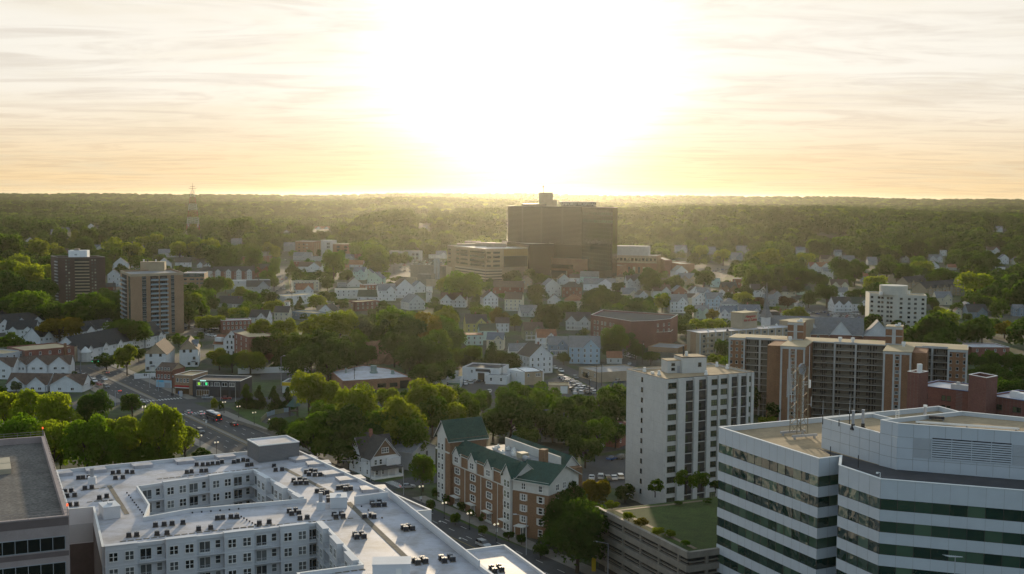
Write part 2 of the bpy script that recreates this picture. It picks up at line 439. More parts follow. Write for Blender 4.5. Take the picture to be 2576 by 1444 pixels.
# ---- grey granite office with gravel roof, bottom left
fl0, fr0, br0 = G(*c1(0, 1045), 42.5), G(*c1(537, 992), 42.5), G(*c1(340, 372), 42.5)
dx = (fr0 - fl0).normalized(); dpt = Vector((-dx.y, dx.x, 0)); dep = (br0 - fr0).dot(dpt)
fl0 = fr0 - dx * 44
b = Bld('granite_office', 'grey granite office block with a dark gravel roof, cut off by the left edge', 'office building', [fl0.xy, fr0.xy, (fr0 + dpt * dep).xy, (fl0 + dpt * dep).xy], 42.5)
b.shell(MATS['granite_pink'], MATS['roof_gravel'], MATS['granite_pink'], par=1.1, cw=.5)
rail = MB()
for i in range(4):
    a, d, LL, an = b.edge(i)
    for zz in (.55, 1.0): rail.tube((a.x, a.y, b.h + zz), ((a + d * LL).x, (a + d * LL).y, b.h + zz), .03)
    for k in range(int(LL / 2.4) + 1):
        p = a + d * min(LL, k * 2.4); rail.tube((p.x, p.y, b.h + .1), (p.x, p.y, b.h + 1.02), .03)
rail.build('railing', MATS['granite_pink'], b.root)
for k in range(9):
    z = b.h - 3.0 - 3.9 * k - 1.9
    for e_, L0 in ((0, 44), (1, dep)):
        b.band(e_, 1.2 if e_ else .6, L0 - .6, z, z + 2.0, MATS['glass_black'], MATS['metal_grey'], int(L0 / 1.75), out=.05)
        b.slab(e_, .1, L0 - .1, z - 1.0, z - .25, 0, .03, 'stone_band', MATS['granite_brown'])
for e_, L0 in ((0, 44), (1, dep)): b.slab(e_, .1, L0 - .1, b.h - 1.3, b.h - .1, 0, .03, 'stone_band', MATS['granite_brown'])
mat('plank_tan', (.42, .36, .26), var=.15)
p = Vector(b.poly[1]); q = G(*c1(20, 620), 41.4) - b.o
MB().box(-1.3, 1.3, -5, 5, 0, .9).box(-1.36, 1.36, -.06, .06, .9, .93).build('roof_hatch', MATS['plank_tan'], b.root, (q.x, q.y, b.h - 1.1), math.atan2(dpt.y, dpt.x) - PI / 2)
for pp in (b.poly[1], b.poly[2]):
    ob = MB().cyl((pp[0] - .2, pp[1]), .05, b.h, b.h + 1.5, 6).build('obstruction_light', MATS['metal_grey'], b.root)
    MB().cyl((pp[0] - .2, pp[1]), .14, b.h + 1.5, b.h + 1.85, 8).build('lens', MATS['beacon_lit'], ob)

# ---- white apartment block with courtyards
ZR = 22.0
def R(p): return G(*p, ZR).xy
A_, B_ = R(c1(432, 637)), R((733, 1125)); B2, C_ = R(c2(1207, 806)), R(c2(1938, 1386))
f0, f1 = R(c1(795, 1236)), R(c2(690, 1042))          # the front facade, left and right end
n1_, n0_ = R(c1(725, 924)), R(c1(527, 942))          # notch beside the granite office
k2 = R(c2(1000, 1372))                               # end of the stepped courtyard side
k3 = R(c2(480, 1418))                                # corner of the near wing
dF = (f1 - f0).normalized(); nF = Vector((dF.y, -dF.x))
k3 = k2 - dF * (k2 - k3).length
near = 22
ap_pts = [n0_, n1_, f0, f1, k2, k3, k3 + nF * near, C_ + nF * 12, C_, B2, B_, A_]
apt = Bld('apartment_complex', 'white apartment complex with a flat white roof, courtyards and rooftop condensers', 'apartment building', ap_pts, ZR)
ao = apt.o
court = [R(c1(1075, 762)), R(c1(1168, 905)), R(c1(1130, 1000)), R(c1(1475, 938)), R(c2(555, 858)), R(c2(160, 632))]
court_l = [(p.x - ao.x, p.y - ao.y) for p in court]
par, cw = .75, .35
w = MB(); w.prism(apt.poly, 0, apt.h, top=False); w.prism(inset(apt.poly, cw)[::-1], apt.h - par, apt.h, top=False)
cin = court_l[::-1]            # counter-clockwise version of the courtyard outline
if sum(cin[k - 1][0] * cin[k][1] - cin[k][0] * cin[k - 1][1] for k in range(6)) < 0: cin = cin[::-1]
w.prism(cin[::-1], 0, apt.h, top=False); co_out = inset(cin, -cw); w.prism(co_out, apt.h - par, apt.h, top=False)
w.build('wall', MATS['stucco_white'], apt.root)
# roof deck with the courtyard left open
import bmesh
bm = bmesh.new(); es = []
for loop in (inset(apt.poly, cw), co_out):
    vs = [bm.verts.new((p[0], p[1], apt.h - par)) for p in loop]
    es += [bm.edges.new((vs[k], vs[(k + 1) % len(vs)])) for k in range(len(vs))]
bmesh.ops.triangle_fill(bm, use_beauty=True, use_dissolve=False, edges=es, normal=(0, 0, 1))
me = bpy.data.meshes.new('roof'); bm.to_mesh(me); bm.free(); me.materials.append(MATS['roof_white']); place('roof', me, apt.root)
MB().ring(inset(apt.poly, -.05), inset(apt.poly, cw + .05), apt.h, apt.h + .12).build('coping', MATS['trim_white'], apt.root)
MB().ring(co_out, inset(cin, .05), apt.h, apt.h + .12).build('coping', MATS['trim_white'], apt.root)
MB().face([(p[0], p[1], .3) for p in cin]).build('courtyard_floor', MATS['walk_pad'], apt.root)
RZ = apt.h - par
STO = 3.2
mat('balcony_rail', (.45, .47, .5), var=.05)
def bay_balcony(root, loc, an, w_):
    """recess look: sliding door, side window, slab and rail"""
    o = MB().box(-w_ / 2, w_ / 2, -1.25, .02, -.22, 0).build('balcony', MATS['stucco_white'], root, loc, an)
    r = MB()
    for zz in (.12, 1.05): r.box(-w_ / 2, w_ / 2, -1.25, -1.2, zz - .03, zz + .03)
    n = int(w_ / .32)
    for k in range(n + 1):
        x = -w_ / 2 + w_ * k / n; r.box(x - .016, x + .016, -1.24, -1.21, 0, 1.05)
    for sx in (-1, 1):
        for zz in (.12, 1.05): r.box(sx * w_ / 2 - .025, sx * w_ / 2 + .025, -1.2, 0, zz - .03, zz + .03)
    r.build('railing', MATS['balcony_rail'], o)
    return o
def apt_facade(root, a, an, L_, first, floors, top, skip0=False):
    """a: start (local), along angle an; alternating projecting window bays and balcony bays"""
    d = Vector((math.cos(an), math.sin(an))); n = Vector((d.y, -d.x)); t = .4; k = first
    while t < L_ - 1.5:
        if k % 2 == 0:
            wd = min(6.0, L_ - t - .2); out = 1.3
            p = a + d * (t + wd / 2)
            bay = MB().box(-wd / 2, wd / 2, -out, -.01, 0, top + .35).box(-wd / 2 - .08, wd / 2 + .08, -out - .08, -.01, top + .35, top + .5)
            for fl in range(floors): bay.box(-wd / 2 - .05, wd / 2 + .05, -out - .05, -.01, top - 3.5 - fl * STO + 2.95, top - 3.5 - fl * STO + 3.1)
            o = bay.build('window_bay', MATS['stucco_white'], root, (p.x, p.y, 0), an)
            for fl in range(floors):
                z = top - 3.5 - fl * STO + .75
                for q in ((-wd / 4, wd / 4) if wd > 5 else (0,)):
                    addwin(o, (q, -out - .005, z), 0, 1.75, 1.85, 'double')
        else:
            wd = min(5.4, L_ - t - .2); p = a + d * (t + wd / 2)
            for fl in range(floors):
                z = top - 3.5 - fl * STO
                o = bay_balcony(root, (p.x, p.y, z), an, wd)
                addwin(o, (-wd * .18, -.02, .08), 0, 2.3, 2.35, 'slide', name='door')
                if wd > 3.6: addwin(o, (wd * .3, -.02, .75), 0, 1.1, 1.7, 'sash')
            MB().box(-wd / 2, wd / 2, -.35, -.01, top - .55, top + .15).build('parapet_step', MATS['stucco_white'], root, (p.x, p.y, 0), an)
        t += wd; k += 1
def seg(p, q): d = Vector(q) - Vector(p); return Vector(p), math.atan2(d.y, d.x), d.length
apt_facade(apt.root, *seg(f0 - ao.xy, f1 - ao.xy), 0, 3, apt.h)                       # front facade over the near courtyard
cb, an_, LL = seg(court_l[0], court_l[5]); apt_facade(apt.root, cb, an_, LL, 1, 3, apt.h)     # far side of the closed courtyard
cs, an_, LL = seg(court_l[5], court_l[4]); apt_facade(apt.root, cs, an_, LL, 1, 3, apt.h)
ks, an_, LL = seg(f1 - ao.xy, k2 - ao.xy); apt_facade(apt.root, ks, an_, LL, 0, 3, apt.h)     # stepped side of the near courtyard
# band of grey and brown brick low on the notch wall
for i_, m_, z0, z1 in ((0, 'stucco_grey', 14.5, 18.6), (0, 'brick_brown_dark', .2, 14.3), (1, 'brick_brown_dark', .2, 18.0)):
    a, d, LL, an = apt.edge(i_); apt.slab(i_, .05, LL - .05, z0, z1, .0, .05, 'wall_panel', MATS[m_])
def rp(p): return G(*p, ZR - par) - ao                                             # a pixel on the roof deck
def rbox(name, pa, pb, dep_, h, m, ang=None, extra=None):
    """box on the roof whose front bottom edge runs between two pixels"""
    a, q = rp(pa), rp(pb); d = (q - a); an = math.atan2(d.y, d.x)
    mb = MB().box(0, d.length, 0, dep_, 0, h)
    if extra: extra(mb, d.length, dep_, h)
    return mb.build(name, m, apt.root, (a.x, a.y, RZ + .004), an)
# raised skylight kerbs along the outer edges
for x0, y0, x1, y1 in ((440, 690, 570, 675), (675, 665, 832, 650), (1042, 628, 1195, 612), (1380, 594, 1522, 580), (1702, 560, 1842, 545)):
    rbox('roof_kerb', c1(x0, y0), c1(x1, y1), 4.2, .8, MATS['roof_white'])
for x0, y0, x1, y1 in ((482, 578, 662, 555), (582, 612, 765, 600), (716, 692, 912, 668), (830, 738, 1035, 718), (1002, 812, 1205, 800)):
    rbox('roof_kerb', c2(x0, y0), c2(x1, y1), 4.2, .7, MATS['roof_white'])
# grey metal penthouse
mat('metal_siding', (.19, .19, .195), rough=.55, var=.1, metal=.2)
pl, pr = rp(c2(203, 578)), rp(c2(515, 543)); d = pr - pl; an = math.atan2(d.y, d.x)
po = MB().box(0, d.length, 0, 9.5, 0, 4.3).build('penthouse', MATS['metal_siding'], apt.root, (pl.x, pl.y, RZ), an)
mb = MB()
for k in range(11): mb.box(-.03, d.length + .03, -.03, 9.53, .35 + k * .36, .38 + k * .36)
mb.build('siding_joint', MATS['metal_dark'], po)
MB().box(.2, d.length - .2, .2, 9.3, 4.3, 4.33).build('penthouse_roof', MATS['roof_white'], po)
MB().ring([(-.08, -.08), (d.length + .08, -.08), (d.length + .08, 9.58), (-.08, 9.58)], [(.22, .22), (d.length - .22, .22), (d.length - .22, 9.28), (.22, 9.28)], 4.3, 4.55).build('coping', MATS['trim_white'], po)
# white bulkheads and flues
def hatch(mb, L_, d_, h): mb.box(L_ * .4, L_ * .65, d_ * .35, d_ * .6, h, h + .45); mb.box(-.06, L_ + .06, -.06, d_ + .06, h - .12, h + .02)
rbox('bulkhead', c1(808, 1022), c1(940, 1005), 5.0, 2.6, MATS['stucco_white'], extra=hatch)
rbox('bulkhead', c2(757, 935), c2(888, 930), 4.5, 2.4, MATS['stucco_white'], extra=hatch)
def door(mb, L_, d_, h): mb.box(-.1, L_ + .1, -.1, d_ + .1, h - .15, h + .05)
nb = rbox('bulkhead', c2(1085, 1500), c2(1380, 1494), 4.5, 3.0, MATS['stucco_white'], extra=door)
MB().box(4.2, 5.2, -.05, 0, .1, 2.2).build('door', MATS['trim_white'], nb)
for (bx, by), fn in (((718, 740), c1), ((682, 940), c2)):
    p = rp(fn(bx, by)); o = MB().box(-.9, .9, -.9, .9, 0, 1.7).build('flue_base', MATS['stucco_white'], apt.root, (p.x, p.y, RZ), .25)
    MB().cyl((0, 0), .42, 1.7, 3.6, 12).cyl((0, 0), .5, 3.6, 3.75, 12).build('flue', MATS['metal_grey'], o)
# brown walkway pads
def strip(pa, pb, wd, solid, nm='walkway'):
    a, q = rp(pa), rp(pb); d = q - a; an = math.atan2(d.y, d.x); mb = MB(); L_ = d.length
    if solid: mb.box(0, L_, -wd / 2, wd / 2, 0, .05)
    else:
        k = 0.0
        while k < L_ - 1: mb.box(k, k + 1.15, -wd / 2, wd / 2, 0, .05); k += 1.5
    mb.build(nm, MATS['walk_pad'], apt.root, (a.x, a.y, RZ), an)
strip(c1(850, 755), c1(990, 978), 1.0, True); strip(c2(395, 620), c2(880, 870), 1.1, True); strip(c2(895, 885), c2(1350, 1320), 1.2, True)
for pa, pb in ((c1(630, 795), c1(840, 768)), (c1(1225, 705), c2(230, 615)), (c1(678, 885), c1(830, 868)), (c1(935, 1192), c1(2010, 1068)), (c2(0, 1090), c2(980, 1005)), (c2(795, 1437), c2(1075, 1403))):
    strip(pa, pb, .55, False)
drains = [(c1, 990, 815, 1120, 985, 10), (c1, 1150, 1003, 1460, 965, 6), (c2, 230, 680, 540, 845, 12), (c2, 740, 1095, 960, 1320, 12), (c2, 1000, 920, 1160, 1010, 4), (c1, 1500, 970, 1860, 940, 6), (c1, 1880, 1000, 2010, 1075, 7)]
vb = MB()
for fn, x0, y0, x1, y1, n in drains:
    for k in range(n):
        p = rp(fn(x0 + (x1 - x0) * k / (n - 1), y0 + (y1 - y0) * k / (n - 1))); vb.cyl((p.x, p.y), .18, RZ, RZ + .3, 7)
struct(vb.build('roof_vents', MATS['metal_dark'], apt.root), 'stuff')
# tall parapet return and the near raised part of the roof
p0, p1 = rp(c2(948, 905)), rp(c2(1205, 868)); d = p1 - p0
MB().box(0, d.length, 0, .35, 0, 1.9).build('parapet', MATS['stucco_white'], apt.root, (p0.x, p0.y, RZ), math.atan2(d.y, d.x))
a, d, LL, an = apt.edge(8)
MB().box(0, LL, .36, .7, apt.h + .12, apt.h + 1.2).build('parapet', MATS['stucco_white'], apt.root, (a.x, a.y, 0), an)
# lower bump on the street side and the lower wing
zb = 21.0
q = [G(*c2(1395, 960), zb).xy, G(*c2(1545, 946), zb).xy, G(*c2(1215, 800), zb).xy]
bump = [q[0], q[1], q[2], q[2] + (q[0] - q[1]) * .25]
MBp = [(p.x - ao.x, p.y - ao.y) for p in bump]
o = MB().prism(MBp, 0, zb - .02, top=False).build('street_bay', MATS['stucco_white'], apt.root)
MB().face([(x, y, zb - .35) for x, y in inset(MBp, .3)]).build('roof', MATS['roof_white'], o)
MB().ring(inset(MBp, -.05), inset(MBp, .35), zb - .02, zb + .12).build('coping', MATS['trim_white'], o)
zl = 15.0
lq = [G(*c3(370, 1262), zl).xy, G(*c3(700, 1217), zl).xy, G(*c3(1015, 1444), zl).xy]
dd = (lq[2] - lq[1]).normalized()
low_ = [lq[0] + dd * 46, lq[1] + dd * 46, lq[1], lq[0]]
lb = Bld('apartment_wing', 'low white roofed wing attached to the street side of the white apartment complex', 'apartment building', low_, zl)
lb.shell(MATS['stucco_white'], MATS['roof_white'], MATS['trim_white'], par=.5, cw=.35)
lb.row(1, 3, 40, 8, (2.0, 5.4, 8.8), 1.7, 1.8, style='double', pane=True)
# ---- rooftop condensers: each one a thing
cond = MB()
cond.box(-.48, .48, -.48, .48, .12, 1.0, 0).cyl((0, 0), .4, 1.0, 1.06, 10, 1).cyl((0, 0), .12, 1.06, 1.1, 8, 0).box(-.6, .6, -.56, -.44, 0, .12, 2).box(-.6, .6, .44, .56, 0, .12, 2)
cond.ring([(-.5, -.5), (.5, -.5), (.5, .5), (-.5, .5)], [(-.42, -.42), (.42, -.42), (.42, .42), (-.42, .42)], 1.0, 1.04, 1)
cond_me = cond.mesh('condenser', [MATS['metal_dark'], MATS['metal_grey'], MATS['walk_pad']])
CL = [(c1, 'beside the far left roof corner', [(612, 695), (648, 692), (692, 690)]),
      (c1, 'behind the square roof flue at left', [(662, 775), (716, 768)]),
      (c1, 'left of the white bulkhead along the granite office, upper row', [(508, 800), (556, 795), (522, 835), (582, 830)]),
      (c1, 'left of the white bulkhead along the granite office, lower row', [(545, 905), (597, 902)]),
      (c1, 'between the granite office and the solid brown walkway', [(775, 850), (832, 838), (820, 890), (868, 885)]),
      (c1, 'between the second and third far roof kerbs', [(880, 655), (925, 650), (990, 648), (1032, 650), (900, 695), (958, 690)]),
      (c1, 'in front of the far roof kerbs, middle', [(1456, 650), (1493, 645), (1570, 640), (1606, 638)]),
      (c1, 'in the straight far row left of the grey penthouse', [(1533, 590), (1580, 590), (1620, 588), (1656, 582), (1696, 580), (1730, 570)]),
      (c1, 'beside the grey penthouse, left face', [(1822, 570), (1856, 562), (1896, 555), (1930, 560), (1926, 595), (1960, 590)]),
      (c1, 'on the middle wing, back row', [(1212, 1065), (1280, 1058), (1342, 1052), (1426, 1045)]),
      (c1, 'on the middle wing, front row', [(1224, 1132), (1302, 1125)]),
      (c1, 'above the left end of the front facade', [(1005, 1145), (1066, 1140)]),
      (c1, 'on the middle wing nearest the closed courtyard', [(1695, 1010), (1736, 1005), (1800, 1000), (1846, 995)]),
      (c1, 'on the middle wing, front pair at centre', [(1548, 1095), (1642, 1085)]),
      (c2, 'on the middle wing at its left end of the diagonal drains', [(28, 1000)]),
      (c2, 'on the middle wing, front pair beside the facade', [(203, 1050), (280, 1040)]),
      (c2, 'between the diagonal walkway and the far right kerbs', [(568, 650), (605, 640), (640, 645), (590, 668), (635, 672), (676, 670)]),
      (c2, 'under the grey penthouse', [(318, 600), (330, 632), (380, 628)]),
      (c2, 'upper cluster along the diagonal brown walkway', [(470, 715), (516, 708), (556, 715), (485, 738), (525, 735), (570, 735)]),
      (c2, 'middle cluster along the diagonal brown walkway', [(652, 800), (690, 795), (690, 815), (730, 810)]),
      (c2, 'lower cluster along the diagonal brown walkway', [(742, 850), (785, 845), (745, 870)]),
      (c2, 'between the fourth and fifth right kerbs', [(818, 775), (852, 770), (890, 765), (875, 785), (915, 780)]),
      (c2, 'inside the tall parapet return', [(1082, 890), (1138, 882), (1092, 910), (1132, 908), (1177, 905)]),
      (c2, 'just below the solid walkway junction', [(1022, 1000), (1075, 990), (1096, 1000)]),
      (c2, 'in front of the round flue, back group', [(436, 955), (486, 950), (455, 975), (512, 970)]),
      (c2, 'in front of the round flue, front pair', [(520, 1012), (576, 1005)]),
      (c2, 'in front of the near white bulkhead with the hatch', [(786, 980), (842, 975), (800, 1000), (856, 995)]),
      (c2, 'on the near wing along the street parapet', [(1325, 1085), (1366, 1078), (1345, 1098), (1397, 1092)]),
      (c2, 'on the near wing left of the solid walkway', [(948, 1140), (998, 1136), (962, 1160), (1020, 1155)]),
      (c2, 'at the near street corner, left group', [(1412, 1345), (1474, 1335), (1438, 1360), (1498, 1350)]),
      (c2, 'at the near street corner, right group', [(1622, 1325), (1688, 1315), (1645, 1345), (1710, 1335)])]
ORD = ['first', 'second', 'third', 'fourth', 'fifth', 'sixth', 'seventh', 'eighth', 'ninth', 'tenth', 'eleventh', 'twelfth']
def nth(k, n, ref='from the left'):
    if n == 1: return 'only'
    if n == 2: return ('left', 'right')[k]
    if k == 0: return 'leftmost'
    if k == n - 1: return 'rightmost'
    return ORD[k]
NUM = {1: 'one', 2: 'two', 3: 'three', 4: 'four', 5: 'five', 6: 'six'}
for fn, where, pts in CL:
    pts = sorted(pts)
    for k, (x, y) in enumerate(pts):
        p = G(*fn(x, y + 12), ZR - par); o = place('condenser', cond_me, None, (p.x, p.y, ZR - par + .004), .27)
        tag(o, f"{nth(k, len(pts))} condenser {where}" if len(pts) > 1 else f"single black condenser {where}", 'condenser', 'black condensers on the white roof')
for k, (x, y) in enumerate([(598, 1400), (622, 1425), (655, 1392), (678, 1415)]):
    p = G(*c3(x, y + 12), zl - .5); o = place('condenser', cond_me, None, (p.x, p.y, zl - .496), .27)
    tag(o, f"{nth(k, 4)} of four condensers on the low wing roof", 'condenser', 'black condensers on the white roof')
p = G(*c3(722, 1448), zl - .5)
# ---- banded office building, bottom right
mat('panel_white', (.50, .535, .57), rough=.35, var=.05, scale=.3, spec=.5); mat('panel_joint', (.25, .25, .24))
glass('ribbon_glass', (.008, .030, .024), (.075, .130, .085), rough=.03, spec=1.0, wav=.2)
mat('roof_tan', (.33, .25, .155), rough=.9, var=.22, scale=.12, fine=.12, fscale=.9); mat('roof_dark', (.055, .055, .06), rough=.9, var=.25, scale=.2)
ZO = 41.0
def O(p): return G(*p, ZO).xy
P1, N1, M1, V2, V3 = O(c5(148, 300)), O(c5(930, 547)), O(c5(1092, 527)), O(c5(1083, 597)), O(c5(1410, 706))
BK = O(c5(1040, 215))
dV = (O(c5(2526, 796)) - V3).normalized(); V4 = V3 + dV * 46
rt = (BK - P1).normalized()
off_pts = [P1, N1, M1, V2, V3, V4, V4 + Vector((-dV.y, dV.x)) * 34, BK + rt * 32, BK]
ob_ = Bld('banded_office', 'office building with white panel bands and green ribbon windows', 'office building', off_pts, ZO)
par, cw = 1.0, .4
w = MB(); w.prism(ob_.poly, ZO - 3.4, ZO, top=False); w.prism(inset(ob_.poly, cw)[::-1], ZO - par, ZO, top=False); w.build('wall', MATS['panel_white'], ob_.root)
MB().face([(p[0], p[1], ZO - par) for p in inset(ob_.poly, cw)]).build('roof', MATS['roof_tan'], ob_.root)
MB().ring(inset(ob_.poly, -.06), inset(ob_.poly, cw + .04), ZO, ZO + .12).build('coping', MATS['trim_white'], ob_.root)
FH, SP = 4.0, 2.0
for k in range(10):
    zt = ZO - 3.4 - k * FH                      # top of this ribbon of glass
    gb = zt - (FH - SP)
    if gb < 2: break
    inner = inset(ob_.poly, .14)
    if k < 9: MB().prism(ob_.poly, gb - SP, gb - .004, bottom=True).build('spandrel_band', MATS['panel_white'], ob_.root)
    for e_ in range(9):
        a, q = Vector(inner[e_]), Vector(inner[(e_ + 1) % 9]); d = q - a; an = math.atan2(d.y, d.x); LL = d.length
        if e_ in (5, 6, 7): n = 1
        else: n = max(1, round(LL / (2.8 if e_ >= 3 else 2.6)))
        f = MB().box(0, LL, -.04, .015, -.003, .06)
        for j in range(n + 1):
            x = LL * j / n; f.box(x - .045, x + .045, -.05, .02, 0, FH - SP)
        o = f.build('ribbon_window', MATS['dark_trim'], ob_.root, (a.x, a.y, gb), an)
        for j in range(n):                       # each pane on its own, so that it mirrors the street its own way
            MB().box(LL * j / n + .045, LL * (j + 1) / n - .045, 0, .05, 0, FH - SP).build('pane', MATS['ribbon_glass'], o, (0, 0, 0), rnd.uniform(-.004, .004) if n > 1 else 0)
j_ = MB()
for e_ in range(5):
    a, d, LL, an = ob_.edge(e_); n = max(1, round(LL / (2.8 if e_ >= 3 else 2.6))); nn = Vector((d.y, -d.x))
    for jj in range(n + 1):
        p = a + d * (LL * jj / n) + nn * .004
        for k in range(10):
            zt = ZO - .02 if k == 0 else ZO - 3.4 - k * FH + SP - .02
            j_.obox((p.x, p.y), an, .035, .02, zt - (3.36 if k == 0 else SP - .02), zt)
struct(j_.build('panel_joints', MATS['panel_joint'], ob_.root), 'stuff')
# columns under the overhanging corner
for p in (P1 + (N1 - P1).normalized() * 1.2 + rt * 1.2, N1 + (P1 - N1).normalized() * 2 + rt * 1.0):
    MB().cyl((p.x - ob_.o.x, p.y - ob_.o.y), .75, 0, 4.0, 16).build('column', MATS['panel_white'], ob_.root)
# rooftop plant rooms, panelled
oo = ob_.o; ZD = ZO - par
def OL(p, z): q = G(*p, z); return Vector((q.x - oo.x, q.y - oo.y))
zA = 46.0
A0 = OL(c5(948, 460), ZD); A1 = OL(c5(1532, 631), ZD); Ab = OL(c5(1280, 235), zA)
dA = (A1 - A0).normalized(); nA = Vector((-dA.y, dA.x))
boxA = [A0, A1, A1 + nA * 13, A0 + nA * 13]
B0, B1 = OL(c5(1535, 630), ZD), OL(c5(2526, 712), ZD)
dB = (B1 - B0).normalized(); zB = 48.6
Bt, Ba = OL(c5(1408, 245), zB), OL(c5(2040, 178), zB)
B1 = B0 + dB * 40
boxB = [B0, B1, B1 + Vector((-dB.y, dB.x)) * 12, Ba, Bt]
def plant(name, poly, z1):
    w = MB(); w.prism(poly, ZD + .004, z1, top=False); w.prism(inset(poly, .35)[::-1], z1 - .7, z1, top=False)
    o = w.build(name, MATS['panel_white'], ob_.root)
    MB().face([(p[0], p[1], z1 - .7) for p in inset(poly, .35)]).build('roof', MATS['roof_tan'], o)
    MB().ring(inset(poly, -.05), inset(poly, .4), z1, z1 + .12).build('coping', MATS['trim_white'], o)
    j = MB(); n_ = len(poly)
    for e_ in range(n_):
        a, q = Vector(poly[e_]), Vector(poly[(e_ + 1) % n_]); d = (q - a); LL = d.length; d.normalize(); nn = Vector((d.y, -d.x)); an = math.atan2(d.y, d.x)
        for k in range(1, int(LL / 2.75) + 1):
            p = a + d * k * 2.75 + nn * .006; j.obox((p.x, p.y), an, .05, .024, ZD + .2, z1)
        for zz in np.arange(ZD + 2.1, z1 - .4, 2.05):
            p = (a + q) / 2 + nn * .004; j.obox((p.x, p.y), an, LL, .02, zz - .03, zz + .03)
    struct(j.build('panel_joints', MATS['panel_joint'], o), 'stuff')
    return o
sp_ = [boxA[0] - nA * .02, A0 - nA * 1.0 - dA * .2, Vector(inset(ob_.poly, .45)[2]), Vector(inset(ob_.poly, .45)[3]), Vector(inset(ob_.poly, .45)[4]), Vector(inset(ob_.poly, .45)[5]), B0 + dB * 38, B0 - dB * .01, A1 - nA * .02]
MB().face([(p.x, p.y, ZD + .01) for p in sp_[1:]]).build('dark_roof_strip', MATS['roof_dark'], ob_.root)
pa_ = plant('plant_room', boxA, zA); pb_ = plant('plant_room', boxB, zB)
# strip before the plant rooms is a separate dark membrane sheet; louvres on the taller one
lv = MB(); anB = math.atan2(dB.y, dB.x); nB = Vector((dB.y, -dB.x))
p = B0 + dB * 6 + nB * .01
for k in range(9): lv.box(0, 13.5, -.12, -.02, k * .42, k * .42 + .26)
for x in (0, 3.4, 6.8, 10.1, 13.5): lv.box(x - .06, x + .06, -.16, 0, -.05, 3.8)
lo = lv.build('louvre', MATS['panel_white'], pb_, (p.x, p.y, ZD + 2.6), anB)
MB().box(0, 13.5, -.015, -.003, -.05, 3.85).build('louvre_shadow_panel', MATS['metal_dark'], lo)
fl_ = MB()
for s0 in (-3.3, 13.7):
    for k in range(16): fl_.box(s0, s0 + 3.1, -.06, -.01, k * .23, k * .23 + .16)
fl_.build('louvre', MATS['stucco_grey'], pb_, (p.x, p.y, ZD + 2.6), anB)
# roof furniture
def on_office(px, z=ZD): q = G(*px, z); return (q.x, q.y, z)
def beam_frame():
    o = thing('lattice_mast', 'steel lattice antenna mast standing on the banded office roof', 'mast', on_office(c5(770, 375)), .35)
    s = MB()
    for y in (-2.2, 2.2): s.box(-3, 3, y - .2, y + .2, .5, .95)
    for x in (-2.4, 2.4):
        for y in (-2.2, 2.2): s.box(x - .18, x + .18, y - .18, y + .18, 0, .5)
    s.build('base_beam', MATS['metal_grey'], o)
    Hm = 15.0; r = 1.15; l = MB(); cs = [(-r, -r), (r, -r), (r, r), (-r, r)]
    for x, y in cs: l.tube((x * 1.15, y * 1.15, .9), (x, y, Hm), .1)
    zz = .9; k = 0
    while zz < Hm - .2:
        z2 = min(Hm, zz + 1.75)
        for i in range(4):
            (xa, ya), (xb, yb) = cs[i], cs[(i + 1) % 4]
            l.tube((xa, ya, zz), (xb, yb, z2), .06, n=4) if k % 2 else l.tube((xb, yb, zz), (xa, ya, z2), .06, n=4)
            l.tube((xa, ya, z2), (xb, yb, z2), .035, n=4)
        zz = z2; k += 1
    l.build('lattice', mat('steel_worn', (.20, .165, .11), rough=.6, var=.3, scale=1.5), o)
    d_ = MB(); n = 14
    for a, z0, r0, r1 in ((0, 0, .12, 1.0), (1, .28, 1.0, 1.15)): pass
    for k in range(n):
        t0, t1 = 2 * PI * k / n, 2 * PI * (k + 1) / n
        for (ra, ya), (rb, yb) in (((.05, .35), (.7, .2)), ((.7, .2), (1.15, -.15)), ((1.15, -.15), (1.15, -.55))):
            d_.face([(ra * math.cos(t0), ya, ra * math.sin(t0)), (rb * math.cos(t0), yb, rb * math.sin(t0)), (rb * math.cos(t1), yb, rb * math.sin(t1)), (ra * math.cos(t1), ya, ra * math.sin(t1))])
    d_.build('dish', MATS['metal_grey'], o, (.3, .3, Hm - .6), .3)
    for x, y, z0, z1 in ((-2.3, -.5, 7.5, 13.5), (-1.9, .6, 9, 16.5), (-2.8, .4, 8.5, 14.5), (2.2, -1, 6.5, 8.6), (2.6, .6, 11, 19)):
        MB().tube((x, y, z0), (x, y, z1), .07, .05).tube((x, y, z0 + .5), (max(-r, min(r, x)), max(-r, min(r, y)), z0 + .5), .04).build('whip_antenna', MATS['panel_white'], o)
    MB().box(2.1, 2.5, -.3, .3, 10.3, 12.0).tube((1.1, 0, 11), (2.1, 0, 11), .06).build('panel_antenna', MATS['trim_white'], o)
beam_frame()
for k, (px, hh) in enumerate(((c5(958, 250), 5), (c5(1022, 360), 7), (c5(1085, 265), 3.4), (c5(1165, 300), 6.5), (c5(1240, 410), 6))):
    q = G(*px, zA if k in (0, 2) else zA - 1)
    o = thing('whip_antenna', 'thin whip antenna on the near office plant room, %s of five from the left' % ORD[k], 'antenna', (q.x, q.y, ZD if k in (1, 4) else zA - .7), 0, 'whip antennas on the office roof')
    MB().cyl((0, 0), .09, 0, hh * .4, 6).build('mounting_pipe', MATS['metal_dark'], o); MB().cyl((0, 0), .05, hh * .4, hh, 6, r1=.02).build('rod', MATS['panel_white'], o)
